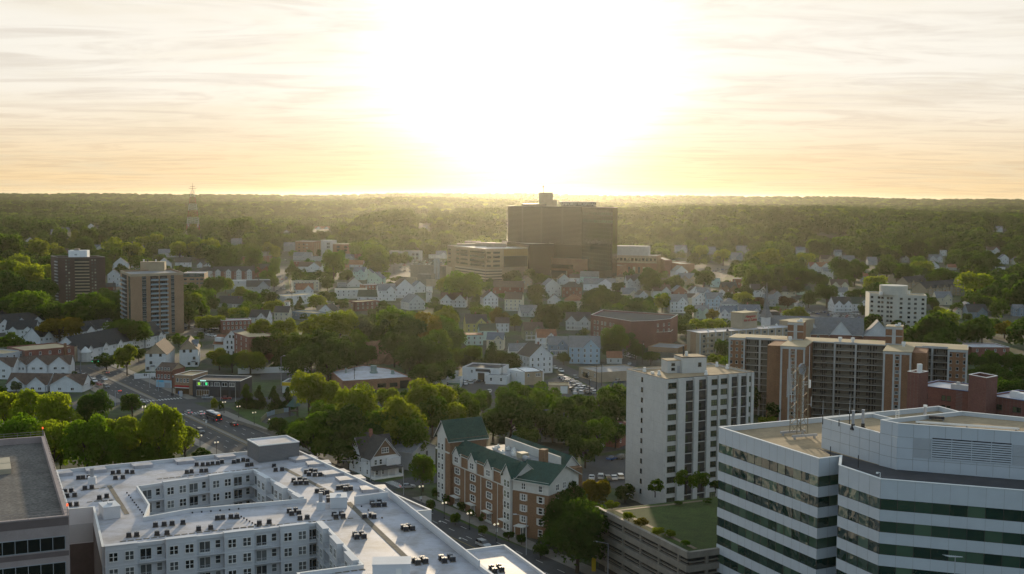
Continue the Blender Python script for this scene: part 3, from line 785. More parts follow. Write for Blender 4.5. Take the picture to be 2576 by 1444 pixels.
for k, px in enumerate((c5(1193, 318), c5(1270, 312))):
    q = G(*px, zA - .7); o = thing('roof_flue', ('left', 'right')[k] + ' of two metal flues with dark collars on the near plant room roof', 'flue', (q.x, q.y, zA - .7))
    MB().cyl((0, 0), .55, 0, .35, 12).cyl((0, 0), .36, .35, 1.1, 12).build('collar', MATS['metal_dark'], o); MB().cyl((0, 0), .28, 1.1, 3.6, 12).cyl((0, 0), .34, 3.6, 3.8, 12).build('pipe', MATS['metal_grey'], o)
q = G(*c5(2080, 300), zB - .7); o = thing('roof_skid', 'long white pipe skid lying on the tall plant room roof', 'roof equipment', (q.x, q.y, zB - .7), anB)
MB().box(-9, 9, -.5, -.3, .25, .5).box(-9, 9, .3, .5, .25, .5).box(-9, -8.8, -.5, .5, .25, .5).box(8.8, 9, -.5, .5, .25, .5).build('rail', MATS['trim_white'], o)
MB().box(-8.5, -8.3, -.4, .4, 0, .25).box(8.3, 8.5, -.4, .4, 0, .25).box(-.1, .1, -.4, .4, 0, .25).build('foot', MATS['metal_dark'], o)
q = G(*c5(1845, 245), zB - .7); o = thing('exhaust_fan', 'small dark exhaust unit beside the white pipe skid', 'fan', (q.x, q.y, zB - .7), anB)
MB().box(-1.4, 1.4, -.5, .5, .3, .8).build('housing', MATS['metal_dark'], o); MB().box(-1.3, -1.1, -.4, .4, 0, .3).box(1.1, 1.3, -.4, .4, 0, .3).build('foot', MATS['metal_grey'], o)
q = G(*c5(1755, 205), zB - .7); o = thing('vent_pipe', 'shiny vent pipe with a cap on the tall plant room roof edge', 'vent', (q.x, q.y, zB - .7))
MB().cyl((0, 0), .3, 0, 1.6, 10).build('pipe', MATS['metal_grey'], o); MB().cyl((0, 0), .4, 1.6, 2.0, 10).build('cap', MATS['trim_white'], o)
q = G(*c5(1405, 690), ZO + .1); o = thing('floodlight', 'small curved white lamp on the parapet corner of the banded office', 'lamp', (q.x, q.y, ZO + .12))
MB().tube((0, 0, 0), (0, 0, .8), .06).tube((0, 0, .8), (-.5, -.2, .95), .06).build('arm', MATS['trim_white'], o); MB().cyl((-.6, -.25), .22, .7, .95, 8).build('head', MATS['trim_white'], o)
q = G(*c5(1540, 215), zB); o = thing('access_ladder', 'white hooped ladder on the back of the tall plant room', 'ladder', (q.x, q.y, zB - 1.5))
lm = MB()
for x in (-.3, .3): lm.tube((x, 0, 0), (x, 0, 2.7), .05)
for k in range(8): lm.tube((-.3, 0, .2 + k * .33), (.3, 0, .2 + k * .33), .03)
lm.build('rails', MATS['trim_white'], o); MB().tube((-.3, 0, 2.7), (-.3, .8, 2.4), .05).tube((.3, 0, 2.7), (.3, .8, 2.4), .05).build('handrail', MATS['trim_white'], o)
# television aerial at the bottom right, on a pole rising in front of the office
q = G(*c5(1990, 1330), 22); q2 = G(*c5(1990, 1330), 34)
q = q2; o = thing('television_aerial', 'thin television aerial on a pole in front of the banded office', 'antenna', (q.x, q.y, 12), .5)
MB().tube((0, 0, 0), (0, 0, 22.6), .09, .06).build('pole', MATS['metal_grey'], o)
ar = MB().tube((-2.2, 0, 22.9), (1.6, 0, 22.2), .04, n=4)
for k in range(9): ar.tube((-2 + k * .42, -.75 + k * .05, 22.86 - k * .078), (-2 + k * .42, .75 - k * .05, 22.86 - k * .078), .025, n=4)
ar.build('array', MATS['panel_white'], o)

# ---- white slab tower
mat('precast_white', (.50, .495, .475), rough=.85, var=.08, scale=.3, fine=.05, fscale=1.5)
ZT = 38.7
T0, T1, T2 = G(*c4(187, 197), ZT), G(*c4(430, 258), ZT), G(*c4(962, 214), ZT)
dl, dr = (T1 - T0), (T2 - T1)
tw = Bld('slab_tower', 'white concrete apartment tower with a tan roof and dark recessed loggias', 'apartment tower', [T0.xy, T1.xy, T2.xy, (T2 - dl).xy], ZT)
tw.shell(MATS['precast_white'], MATS['roof_tan'], MATS['dark_trim'], par=.45, cw=.3, over=.1)
L0, L1 = dl.length, dr.length
g_ = MB()
a, d, LL, an = tw.edge(0)
for k in range(13): g_.box(0, L0, -.006, .004, ZT - 1.2 - k * 2.95 - .03, ZT - 1.2 - k * 2.95 + .03)
for x in (L0 * .18, L0 * .44, L0 * .7, L0 * .93): g_.box(x - .03, x + .03, -.006, .004, 0, ZT - .1)
struct(g_.build('panel_joints', mat('joint_grey', (.36, .35, .33)), tw.root, (a.x, a.y, 0), an), 'stuff')
for k in range(12):
    z = ZT - 2.5 - k * 3.02
    tw.win(0, L0 * .405, z, .85, 1.35, 'plain', MATS['dark_trim'], MATS['glass_black'])
# right face: pilasters, windows and loggias
def sx_(x): return (x - 430) / 532 * L1
glass('glass_olive', (.02, .03, .018), (.16, .19, .10), rough=.1)
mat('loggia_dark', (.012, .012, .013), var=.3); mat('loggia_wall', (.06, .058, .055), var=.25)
for x0, x1 in ((437, 490), (686, 735), (748, 796), (925, 944)):
    for k in range(12):
        z = ZT - 2.75 - k * 3.02; wd = sx_(x1) - sx_(x0) - .3
        tw.win(1, (sx_(x0) + sx_(x1)) / 2, z, wd, 1.65, 'triple' if wd > 2 else 'plain', MATS['dark_trim'], MATS['glass_olive'])
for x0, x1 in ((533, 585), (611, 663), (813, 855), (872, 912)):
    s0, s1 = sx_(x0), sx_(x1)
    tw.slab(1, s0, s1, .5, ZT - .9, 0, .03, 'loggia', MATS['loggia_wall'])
    for k in range(12):
        z = ZT - .9 - k * 3.02
        tw.slab(1, s0, s1, z - 3.02, z - 2.86, .03, .55, 'floor_slab', MATS['precast_white'])
        p, an = tw.at(1, (s0 + s1) / 2, z - 2.86, .5); rl = MB(); wd = s1 - s0
        for q in range(int(wd / .2)): rl.box(-wd / 2 + q * .2, -wd / 2 + q * .2 + .03, -.02, .02, 0, 1.05)
        rl.box(-wd / 2, wd / 2, -.03, .03, 1.0, 1.08); rl.build('railing', MATS['metal_dark'], tw.root, p, an)
        if (k * 7 + int(x0)) % 3: tw.win(1, s0 + wd * .3, z - 2.8, wd * .4, 2.1, 'plain', MATS['dark_trim'], MATS['glass_olive'], out=.035, name='door')
for x0, x1, out in ((490, 533, .9), (585, 611, .9), (663, 686, .9), (735, 748, .5), (796, 813, .7), (855, 872, .7), (912, 925, .5), (944, 960, .3)):
    tw.slab(1, sx_(x0), sx_(x1), 0, ZT - .05, 0, out, 'pilaster', MATS['precast_white'])
# lift house
def TL(p, z=ZT - .45): q = G(*p, z); return q - tw.o
la0, la1 = TL(c4(524, 222)), TL(c4(671, 217)); d = la1 - la0; an = math.atan2(d.y, d.x)
lh = MB().box(0, d.length, 0, 6.5, 0, 4.6).build('lift_house', MATS['precast_white'], tw.root, (la0.x, la0.y, ZT - .45), an)
MB().box(-.12, d.length + .12, -.12, 6.62, 4.6, 4.8).build('lift_house_roof', MATS['dark_trim'], lh); MB().box(.1, d.length - .1, .1, 6.4, 4.8, 4.83).build('roof', MATS['roof_tan'], lh)
MB().box(-4.2, -.01, 1.2, 6, 0, 3.6).build('stair_house', MATS['precast_white'], lh); MB().box(-4.32, -.01, 1.1, 6.1, 3.6, 3.8).build('stair_roof', MATS['roof_tan'], lh)
addwin(lh, (d.length * .72, -.01, 1.9), 0, 1.0, 1.2, 'plain', MATS['dark_trim'], MATS['glass_black']); addwin(lh, (-2.4, 1.19, 2.2), 0, 1.1, .8, 'plain', MATS['dark_trim'], MATS['glass_black']); addwin(lh, (-2.4, 1.19, .8), 0, 1.1, .8, 'plain', MATS['dark_trim'], MATS['glass_black'])
MB().box(-1.1, -.2, 1.12, 1.2, 0, 2.1).build('door', MATS['metal_grey'], lh)
MB().cyl((1.8, 3.5), .25, 4.83, 7.6, 8).build('chimney', MATS['metal_dark'], lh)
MB().cyl((2.6, 3.2), .45, 4.83, 6.1, 10).build('vent', MATS['trim_white'], lh)
for k, (x, y) in enumerate(((295, 212), (383, 232), (735, 180), (798, 194), (669, 232), (343, 224))):
    q = TL(c4(x, y)); flat = k == 5
    o = MB().cyl((0, 0), .55, 0, .5, 10).cyl((0, 0), .38 if not flat else .6, .5, .6 if flat else 1.4, 10).build('roof_vent', MATS['trim_white'], tw.root, (q.x, q.y, ZT - .45))

# ---- brick apartment house with green roofs
brickmat('brick_orange', (.20, .088, .042), (.24, .108, .052), (.22, .17, .12), var=.15)
brickmat('brick_brown', (.185, .098, .052), (.22, .118, .062), (.22, .17, .12), var=.15); mat('cream_paint', (.55, .55, .52), var=.1, scale=.4)
mat('shingle_green', (.022, .058, .046), rough=.9, var=.25, scale=.6, fine=.3, fscale=3.0)
ZG = 19.5
ga, gb_ = G(*c3(300, 905), 0), G(*c3(765, 1135), 0)                 # foot of the street front
gc = G(*c3(1040, 1190), 0)                                           # foot of the near corner of the end pavilion
u = (gb_ - ga).normalized(); v = Vector((-u.y, u.x, 0))
Ls = (gb_ - ga).length
gr = thing('brick_apartment_house', 'brick apartment house with dark green gabled roofs and white dormers', 'apartment building', ga, math.atan2(u.y, u.x))
Wd = 22.0
def loc(p): q = Vector((p.x, p.y, 0)) - ga; return (q.dot(u), q.dot(v))
ex, ey = loc(gc)
ST = 2.95
# bodies: tower pavilion at the far end, long range, end pavilion turned to the street corner
bw = MB()
bw.box(0, Ls, 0, Wd, 0, ST * 5 + 1.2)
bw.box(-8.6, 0, -1.0, 11, 0, ST * 6 + 1.8)
bw.build('wall', MATS['brick_brown'], gr)
ep = 14.0                                                             # end pavilion
angE = math.atan2(ey, ex - Ls); LE = math.hypot(ex - Ls, ey)
er = MB().box(0, LE, 0, 13, 0, ST * 5 + .6).build('end_pavilion', MATS['brick_brown'], gr, (Ls, 0, 0), angE)
MB().box(-.05, LE + .05, -.06, .02, ST * 4 + .3, ST * 5 + .65).build('white_storey', MATS['cream_paint'], er)
for k in range(5):
    for x in (LE * .30, LE * .78): addwin(er, (x, -.01 if k < 4 else -.07, .9 + k * ST), 0, 1.35, 1.75, 'double' if x < LE * .5 else 'sash', gm=MATS['glass_dark']) if not (k == 0 and x < LE * .5) else None
mo = MB()
for k in range(1, 4):
    for x in (LE * .30, LE * .78):
        for s in (-1, 1): mo.box(x + s * 1.0 - .2, x + s * 1.0 + .2, -.06, 0, .9 + k * ST, 2.65 + k * ST)
mo.build('shutter', MATS['cream_paint'], er)
en = MB().box(LE * .3 - 1.6, LE * .3 + 1.6, -2.4, 0, 3.0, 3.25).box(LE * .3 - 1.4, LE * .3 - 1.2, -2.3, -2.1, 0, 3).box(LE * .3 + 1.2, LE * .3 + 1.4, -2.3, -2.1, 0, 3).build('porch', MATS['cream_paint'], er)
addwin(er, (LE * .3, -.01, .1), 0, 1.8, 2.5, 'slide', name='door')
# street gable end of the pavilion on its right side
eg = MB().box(0, 15, 0, .05, ST * 4 + .3, ST * 5 + .6).build('white_storey', MATS['cream_paint'], er, (LE + .02, 0, 0), PI / 2)
for k in range(1, 5):
    for x in (4.2, 7.6): addwin(er, (LE + (.06 if k == 4 else .01), x, .9 + k * ST), PI / 2, 1.5, 1.75, 'double')
rf = MB(); zr = ST * 5 + .6
def gable(mb, x0, x1, y0, y1, z, rise, axis, m=0, over=.5, mw=None, ends='both'):
    """pitched roof over a rectangle; ridge along axis; triangular end walls in material mw"""
    if axis == 'x':
        ym = (y0 + y1) / 2; a, b_ = x0 - over, x1 + over; e0, e1 = y0 - over, y1 + over; dz = rise * over / ((y1 - y0) / 2)
        mb.face([(a, e0, z - dz), (b_, e0, z - dz), (b_, ym, z + rise), (a, ym, z + rise)], m); mb.face([(a, ym, z + rise), (b_, ym, z + rise), (b_, e1, z - dz), (a, e1, z - dz)], m)
        mb.face([(a, e0, z - dz - .18), (a, ym, z + rise - .18), (b_, ym, z + rise - .18), (b_, e0, z - dz - .18)], m); mb.face([(a, ym, z + rise - .18), (a, e1, z - dz - .18), (b_, e1, z - dz - .18), (b_, ym, z + rise - .18)], m)
        if mw is not None:
            for x in (x0, x1): mb.face([(x, y0, z), (x, y1, z), (x, ym, z + rise - .02)], mw)
            for x, s in ((a, -1), (b_, 1)):
                for ya, za, yb, zb_ in ((e0, z - dz, ym, z + rise), (ym, z + rise, e1, z - dz)):
                    mb.face([(x + s * .01, ya, za - .22), (x + s * .01, yb, zb_ - .22), (x + s * .01, yb, zb_ + .03), (x + s * .01, ya, za + .03)], mw)
            for y, zz in ((e0 - .01, z - dz), (e1 + .01, z - dz)): mb.face([(a, y, zz - .22), (b_, y, zz - .22), (b_, y, zz + .02), (a, y, zz + .02)], mw)
    else:
        t_ = MB(); gable(t_, y0, y1, x0, x1, z, rise, 'x', m, over, mw)
        i = len(mb.v); mb.v += [(b2, a2, c2_) for a2, b2, c2_ in t_.v]; mb.f += [tuple(i + k for k in reversed(f)) for f in t_.f]; mb.m += t_.m
    return mb
gable(rf, 0, LE, 0, 15, zr, 3.6, 'x', 0, .7, 1)
rf.build('roof', [MATS['shingle_green'], MATS['cream_paint']], er)
MB().box(2.2, 4.0, 9, 11, zr + .5, zr + 6.4).build('chimney', MATS['brick_brown'], er)
# long range: mansard-like green slope to the street with white gabled dormers
z5 = ST * 5 + 1.2
rg = MB()
gable(rg, -.02, Ls + 1, .2, 7.0, z5, 3.1, 'x', 0, .45, 1)
rg.build('roof', [MATS['shingle_green'], MATS['cream_paint']], gr)
rb_ = MB(); gable(rb_, 1, Ls - 2, 17.0, Wd + .3, z5, 3.0, 'x', 0, .5, 1); rb_.build('roof', [MATS['shingle_green'], MATS['cream_paint']], gr)
MB().box(.1, Ls - .1, 6.6, 17.0, z5 - .5, z5 + .3).build('flat_roof', mat('roof_silver', (.24, .25, .26), var=.3, scale=.4), gr)
MB().box(1.2, Ls - 3, 16.7, 17.0, z5 + .3, z5 + 2.7).build('white_parapet', MATS['cream_paint'], gr)
bays = [2.6 + k * (Ls - 6.2) / 3.0 for k in range(4)]
for k, x in enumerate(bays):
    dm = MB().box(x - 2.5, x + 2.5, -.35, 4, ST * 4 + .55, z5 - .02)
    o = dm.build('dormer', MATS['cream_paint'], gr)
    t_ = MB(); gable(t_, x - 2.1, x + 2.1, -.35, 4.0, z5 - .3, 2.2, 'y', 0, .3, 1); t_.build('dormer_roof', [MATS['shingle_green'], MATS['cream_paint']], o)
    addwin(o, (x, -.36, ST * 4 + 1.3), 0, 2.3, 1.75, 'double')
    for f_ in range(1, 4): addwin(gr, (x, -.01, .85 + f_ * ST), 0, 2.5, 1.9, 'double'); MB().box(x - 1.8, x - 1.38, -.06, 0, .85 + f_ * ST, 2.6 + f_ * ST).box(x + 1.38, x + 1.8, -.06, 0, .85 + f_ * ST, 2.6 + f_ * ST).build('shutter', MATS['cream_paint'], gr)
    ob = MB().box(x - 1.7, x + 1.7, -.5, 0, 0, .5).box(x - 2.0, x + 2.0, -1.5, 0, 3.0, 3.2).build('shop_bay', MATS['cream_paint'], gr)
    addwin(ob, (x, -.02, .5), 0, 2.6, 2.4, 'grid')
    MB().box(x - (Ls - 6.2) / 6 - .12, x - (Ls - 6.2) / 6 + .12, -.1, 0, 0, ST * 4 + .5).build('downpipe', MATS['cream_paint'], gr)
MB().box(0, Ls, -.12, 0, ST * 4 + .2, ST * 4 + .5).build('cornice', MATS['cream_paint'], gr)
# white glazed bay next to the end pavilion
xb = Ls - 2.2
o = MB().box(xb - 1.9, xb + 1.9, -.7, 0, 0, ST * 5 + .9).build('glazed_bay', MATS['cream_paint'], gr)
for f_ in range(5):
    for q in (-.85, .85): addwin(o, (xb + q, -.71, .75 + f_ * ST), 0, 1.15, 1.9, 'sash', gm=MATS['glass_olive'])
t_ = MB(); gable(t_, xb - 2.6, xb + 2.6, -.7, 5, ST * 5 + .95, 3.2, 'y', 0, .4, 1); t_.build('dormer_roof', [MATS['shingle_green'], MATS['cream_paint']], o)
# tower pavilion: white front with paired windows, green gable
zt = ST * 6 + 1.8
o = MB().box(-7.9, -3.2, -1.25, -1.0, 0, zt).build('white_front', MATS['cream_paint'], gr)
for f_ in range(6):
    for q in (-6.7, -4.5): addwin(o, (q, -1.26, .8 + f_ * ST), 0, 1.2, 1.9, 'sash')
t_ = MB(); gable(t_, -8.6, -.05, -1.3, 11, zt, 5.0, 'y', 0, .6, 1); t_.build('roof', [MATS['shingle_green'], MATS['cream_paint']], gr)
MB().box(-8.8, .1, -1.5, -1.26, ST * 5 + .5, ST * 5 + .9).build('cornice', MATS['cream_paint'], gr)
# rooftop machinery between the slopes
def eq(x, y, name, mb, m): return mb.build(name, m, gr, (x, y, z5 + .3), 0)
mo_ = MB().box(-1.4, 1.4, -1.2, 1.2, .6, 2.0)
for sx in (-1.1, 1.1):
    for sy in (-.9, .9): mo_.box(sx - .1, sx + .1, sy - .1, sy + .1, 0, .6)
eq(Ls * .58, 11.5, 'cooling_unit', mo_, mat('unit_tan', (.42, .36, .26), var=.15))
eq(Ls * .58 + 3.0, 11.0, 'tank', MB().tube((-1.2, 0, .9), (1.2, 0, .9), .75, n=10).box(-.8, -.6, -.5, .5, 0, .4).box(.6, .8, -.5, .5, 0, .4), MATS['metal_grey'])
for k in range(7): eq(4 + k * 1.9 + rnd.random(), 9.5 + rnd.random() * 5, 'duct', MB().box(-.7, .7, -.4, .4, .2, .9).box(-.5, -.3, -.3, .3, 0, .2).cyl((.3, 0), .25, .9, 1.4, 8), MATS['trim_white'])
# ================================================================ LARGER BUILDINGS OF THE TOWN
def ztop(px, py, base): d = 270000 / (base - yh(px)); return CAM_H - d * (py - yh(px)) / 3000
def bq(name, label, cat, pl, pr, base, depth, group=None, z=None):
    """block whose front roof corners show at two pixels and whose left front foot shows at height base in the picture"""
    z = ztop(*pl, base) if z is None else z
    return Bld(name, label, cat, quad(pl, pr, depth, z), z, group)
brickmat('brick_red', (.20, .065, .045), (.25, .085, .06), (.22, .17, .14), var=.18)
brickmat('brick_maroon', (.15, .055, .045), (.18, .068, .052), (.16, .12, .11), var=.15)
brickmat('brick_tan', (.27, .17, .10), (.32, .20, .12), (.33, .26, .2), var=.12)
brickmat('brick_dark', (.075, .045, .04), (.09, .055, .048), (.09, .07, .06), var=.2)
brickmat('brick_rust', (.24, .105, .06), (.28, .13, .075), (.26, .2, .16), var=.15)
mat('concrete_pale', (.43, .43, .42), var=.12, scale=.4); mat('concrete_grey', (.21, .19, .16), var=.18, scale=.4, fine=.08)
mat('tan_panel', (.36, .30, .22), var=.1); mat('stone_tan', (.36, .29, .21), var=.12, scale=.3)
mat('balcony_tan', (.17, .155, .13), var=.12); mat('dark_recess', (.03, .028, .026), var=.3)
mat('roof_grey', (.22, .22, .22), var=.2, scale=.2); mat('roof_lit', (.40, .32, .2), rough=.85, var=.2, scale=.15, fine=.1)
mat('blue_trim', (.07, .12, .24), var=.1)
# ---- long brick slab with two stair towers
ZS = 32.0
sa, sb = G(*a8(990, 318), ZS), G(*a8(1535, 345), ZS)
su = (sb - sa).normalized(); sv = Vector((-su.y, su.x, 0)); sang = math.atan2(su.y, su.x)
so_ = Vector((sa.x, sa.y, 0))
sl_ = thing('brick_slab_block', 'long brick apartment slab with twin stair towers and open balconies', 'apartment building', so_, sang)
def S8(x, y, z=ZS): q = G(*a8(x, y), z); q = Vector((q.x, q.y, 0)) - so_; return q.dot(su), q.dot(sv)
sL, sR = S8(405, 288)[0], S8(2165, 380)[0]
c0, c1s = 0.0, (sb - sa).length
DP = 14.0
cw_ = MB().box(sL + .2, sR - .2, 1.7, DP, 0, ZS - .35); cw_.build('core_wall', MATS['balcony_tan'], sl_)
MB().box(sL, sR, 0, DP + .3, ZS - .34, ZS + .1).build('roof_edge', MATS['concrete_pale'], sl_)
MB().box(sL + .4, sR - .4, .4, DP - .1, ZS + .1, ZS + .14).build('roof', MATS['roof_lit'], sl_)
for k, y_ in enumerate((0,)): pass
t1a, t1b = S8(785, 352), S8(990, 345); t2a, t2b = S8(1540, 390), S8(1755, 395)
eb0, eb1 = S8(405, 290), S8(545, 286); eR0, eR1 = S8(2015, 378), S8(2165, 380)
FLH = 2.68
def white_frame(x0, x1, y, z1, cols):
    m = MB()
    for x in cols: m.box(x - .35, x + .35, y - .18, y, 0, z1)
    m.box(x0, x1, y - .18, y, z1, z1 + .9)
    return m
def loggias(x0, x1, nb, nm):
    """floors of open balconies between two walls"""
    wb = (x1 - x0) / nb
    for k in range(11):
        z = ZS - .35 - (k + 1) * FLH
        o = MB().box(x0, x1, 0, 1.7, z - .18, z).build('balcony', MATS['concrete_pale'], sl_)
        r = MB()
        r.box(x0 + .05, x1 - .05, .03, .09, z + .05, z + (1.05 if nb == 2 else .3))
        for q in range(nb if nb > 2 else 0): r.box(x0 + q * wb + (.1 if q % 2 else wb * .3), x0 + (q + 1) * wb - (wb * .3 if q % 2 else .1), .02, .1, z + .05, z + 1.05)
        r.build('parapet', MATS['balcony_tan'], o)
        d_ = MB()
        for q in range(nb): xq = x0 + q * wb + (wb * .12 if q % 2 == 0 else wb * .72); d_.box(xq, xq + wb * .16, 1.64, 1.69, z, z + 2.2); d_.box(x0 + q * wb + wb * .42, x0 + q * wb + wb * .55, 1.64, 1.69, z + .7, z + 2.1)
        d_.build('doors', MATS['dark_recess'], o)['kind'] = 'stuff'
loggias(t1b[0] + .2, S8(1185, 328)[0], 4, 'w'); loggias(S8(1185, 328)[0], S8(1340, 336)[0], 2, 'm'); loggias(S8(1340, 336)[0], t2a[0] + .4, 4, 'e')
loggias(S8(1830, 352)[0] - 1, eR0[0], 4, 'r'); loggias(eb1[0], S8(720, 303)[0], 4, 'l')
wf = white_frame(S8(1185, 328)[0] - .35, S8(1340, 336)[0] + .35, 0, ZS - .5, (S8(1185, 328)[0], S8(1340, 336)[0])); wf.build('white_frame', MATS['concrete_pale'], sl_)
white_frame(eb1[0], S8(720, 303)[0], 0, ZS - .4, (S8(640, 297)[0],)).build('white_frame', MATS['concrete_pale'], sl_)
white_frame(S8(1830, 352)[0], eR0[0], 0, ZS - .4, (S8(1905, 357)[0],)).build('white_frame', MATS['concrete_pale'], sl_)
def brick_bay(x0, x1, y0, y1, wins):
    o = MB().box(x0, x1, y0, y1, 0, ZS - .2).build('brick_bay', MATS['brick_orange'], sl_)
    white_frame(x0, x1, y0 - .004, ZS - .9, (x0 + .4, x1 - .4)).build('white_frame', MATS['concrete_pale'], o)
    MB().box(x0 - .1, x1 + .1, y0 - .2, y1, ZS + .02, ZS + .22).build('roof', MATS['roof_lit'], o)
    for k in range(11):
        for x in wins: addwin(o, (x0 + (x1 - x0) * x, y0 - .01, ZS - 2.7 - k * FLH), 0, .95, 1.3, 'plain', MATS['concrete_pale'], MATS['glass_dark'])
brick_bay(eb0[0], eb1[0], min(eb0[1], -.6), 2, (.16, .5, .84)); brick_bay(eR0[0], eR1[0], min(eR0[1], -.6), 3, (.16, .5, .84))
mat('brick_side', (.20, .10, .06), var=.15)
for ta, tb, ns in ((t1a, t1b, 1), (t2a, t2b, 2)):
    x0, x1, yf = ta[0], tb[0], min(ta[1], tb[1]) - .2
    o = MB().box(x0, x1, yf, .9, 0, ZS - .1).build('stair_tower', MATS['brick_orange'], sl_)
    if ns == 1: MB().box(x0 - 5.5, x0 - .01, yf + 2.6, .9, 0, ZS - .3).build('tower_flank', MATS['brick_orange'], o)
    else: MB().box(x1 + .01, x1 + 5.2, yf + 3.0, .9, 0, ZS - .3).build('tower_flank', MATS['brick_orange'], o)
    xm = (x0 + x1) / 2
    white_frame(x0, x1, yf - .004, ZS - 1.0, (x0 + .45, x1 - .45, xm - 1.2, xm + 1.2)).build('white_frame', MATS['concrete_pale'], o)
    MB().box(x0 - .1, x1 + .1, yf - .25, 1.0, ZS - .08, ZS + .2).build('roof', MATS['roof_lit'], o)
    for k in range(11): addwin(o, (xm, yf - .01, ZS - 3.0 - k * FLH), 0, 1.3, 1.3, 'plain', MATS['concrete_pale'], MATS['glass_dark'])
    hx = (S8(850, 290)[0], S8(985, 290)[0]) if ns == 1 else (S8(1560, 320)[0], S8(1700, 320)[0])
    h_ = MB().box(hx[0] + .6, hx[1] - .2, 1.2, 9, ZS + .2, ZS + 7.2).build('lift_house', MATS['brick_orange'], o)
    mm = MB()
    for zz in (ZS + .21, ZS + 3.4, ZS + 6.3): mm.box(hx[0] + .5, hx[1] - .1, 1.1, 1.19, zz, zz + (.9 if zz > ZS + 6 else .4))
    xm2 = (hx[0] + hx[1]) / 2 + .2
    mm.box(xm2 - .7, xm2 + .7, 1.02, 1.09, ZS + .3, ZS + 7.0); mm.build('white_trim', MATS['concrete_pale'], h_)
    MB().box(hx[0] + .5, hx[1] - .1, 1.1, 9.1, ZS + 7.2, ZS + 7.45).build('roof', MATS['roof_lit'], h_); MB().cyl((hx[0] + 4.5, 4), .7, ZS + 7.45, ZS + 8.1, 10).cyl((hx[1] - 1.6, 4.5), .6, ZS + 7.45, ZS + 8.7, 8).build('vent', MATS['trim_white'], h_)
for x in (1237, 1333, 838, 1707):
    q = S8(x, 310 if 1100 < x < 1400 else 330); MB().cyl((q[0], 3.0 if 1100 < x < 1400 else -3), .55, ZS + .2, ZS + 1.0, 10).cyl((q[0], 3.0 if 1100 < x < 1400 else -3), .8, ZS + 1.0, ZS + 2.0, 10).build('roof_vent', MATS['trim_white'], sl_)
# ---- dark red brick block at the right edge with white membrane roofs
def br_block(name, label, pl, pr, z, depth, wl, roof=True):
    b = Bld(name, label, 'apartment building', quad(pl, pr, depth, z), z)
    b.shell(MATS['brick_maroon'], MATS['roof_white'], MATS['blue_trim'], par=.35, cw=.3, over=.25)
    LL = b.edge(0)[2]
    for k in range(10):
        for t_ in wl: b.win(0, LL * t_, z - 3.6 - k * 2.85, 1.25, 1.5, 'sash', MATS['dark_trim'], MATS['glass_olive'])
    return b
ZB2 = 34.0
bb = br_block('maroon_brick_block', 'dark red brick block with white membrane roof panels between two square brick towers', a8(1790, 640), a8(2175, 688), ZB2, 14, (.08, .18, .52, .62))
for k, (x, y, w_, d_, h_) in enumerate(((8, 6, 9, 3, .25), (16, 4, 10, 2.6, .25), (26, 3, 8, 4, .3), (36, 5, 4, 5, 1.6))):
    pass
bt = MB().box(10, 17, 3, 6, 0, .9).box(10.2, 10.6, 3.2, 5.8, .9, 1.3); aE = bb.edge(0)[3]
q = bb.at(0, bb.edge(0)[2] * .72, bb.h - .35, -4)[0]; MB().box(-2.5, 2.5, -1.2, 1.2, 0, 1.5).box(-1.2, -.4, -.5, .5, 1.5, 2.2).build('rooftop_unit', MATS['concrete_pale'], bb.root, q, aE)
b2_ = br_block('maroon_brick_block', 'dark red brick block with white roof cut off by the right edge', a8(2308, 715), a8(2640, 765), ZB2, 16, (.2, .29, .62, .71))
q = b2_.at(0, 6, b2_.h - .35, -6)[0]; MB().box(-2, 2, -1.5, 1.5, 0, 1.4).box(-1.8, .2, -1.3, 0, 1.4, 1.8).build('rooftop_unit', MATS['trim_white'], b2_.root, q, aE)
for nm, pts, lab in (('l', ((1720, 540), (1805, 552), (1872, 540)), 'square dark red brick tower with a small chimney, left of the white membrane roof'), ('r', ((2170, 563), (2300, 588), (2382, 573)), 'square dark red brick tower with an open white rimmed top at the right')):
    zt_ = ZB2 + 6
    qa, qb, qc = [G(*a8(*p), zt_).xy for p in pts]
    t_ = Bld('brick_stair_tower', lab, 'tower', [qa, qb, qc, qa + (qc - qb)], zt_)
    t_.shell(MATS['brick_maroon'], MATS['roof_grey'], MATS['trim_white'], par=1.0, cw=.3, over=.05)
    if nm == 'l': c_ = inset(t_.poly, 2.2); MB().box(c_[0][0], c_[0][0] + 1.2, c_[0][1], c_[0][1] + 1.2, zt_ - 1, zt_ + 2.2).build('chimney', MATS['trim_white'], t_.root)
# ---- hotel with a square sign tower
hz_ = ztop(*a8(190, 258), a8(190, 415)[1])
ho = Bld('hotel', 'long tan brick hotel with white roof and red script on its square tower', 'hotel', [G(*a8(97, 238), hz_).xy, G(*a8(190, 258), hz_).xy, G(*a8(850, 215), hz_).xy, G(*a8(850, 194), hz_).xy], hz_)
ho.shell(MATS['tan_panel'], MATS['roof_white'], MATS['concrete_pale'], par=.3, cw=.3, over=.4)
LH = ho.edge(1)[2]
hs = [hz_ - 2.6 - k * 3.1 for k in range(5)]
for k in range(12): ho.slab(1, LH * k / 12, LH * k / 12 + .9, 0, hz_ - .1, 0, .15, 'pier', MATS['concrete_pale'])
for k in range(12):
    for z in hs: ho.win(1, LH * (k + .58) / 12, z, 2.0, 1.6, 'slide', MATS['concrete_pale'], MATS['glass_dark'])
for k in range(4):
    ho.slab(1, 3.5, 14, hs[k] - 1.0, hs[k] + .2, .15, 1.5, 'balcony', MATS['tan_panel'])
LE0 = ho.edge(0)[2]
ho.slab(0, LE0 * .3, LE0 * .72, 0, hz_ - .4, 0, .1, 'brick_panel', MATS['brick_tan'])
p0, p1 = G(*a8(505, 226), hz_), G(*a8(612, 215), hz_); d = p1 - p0
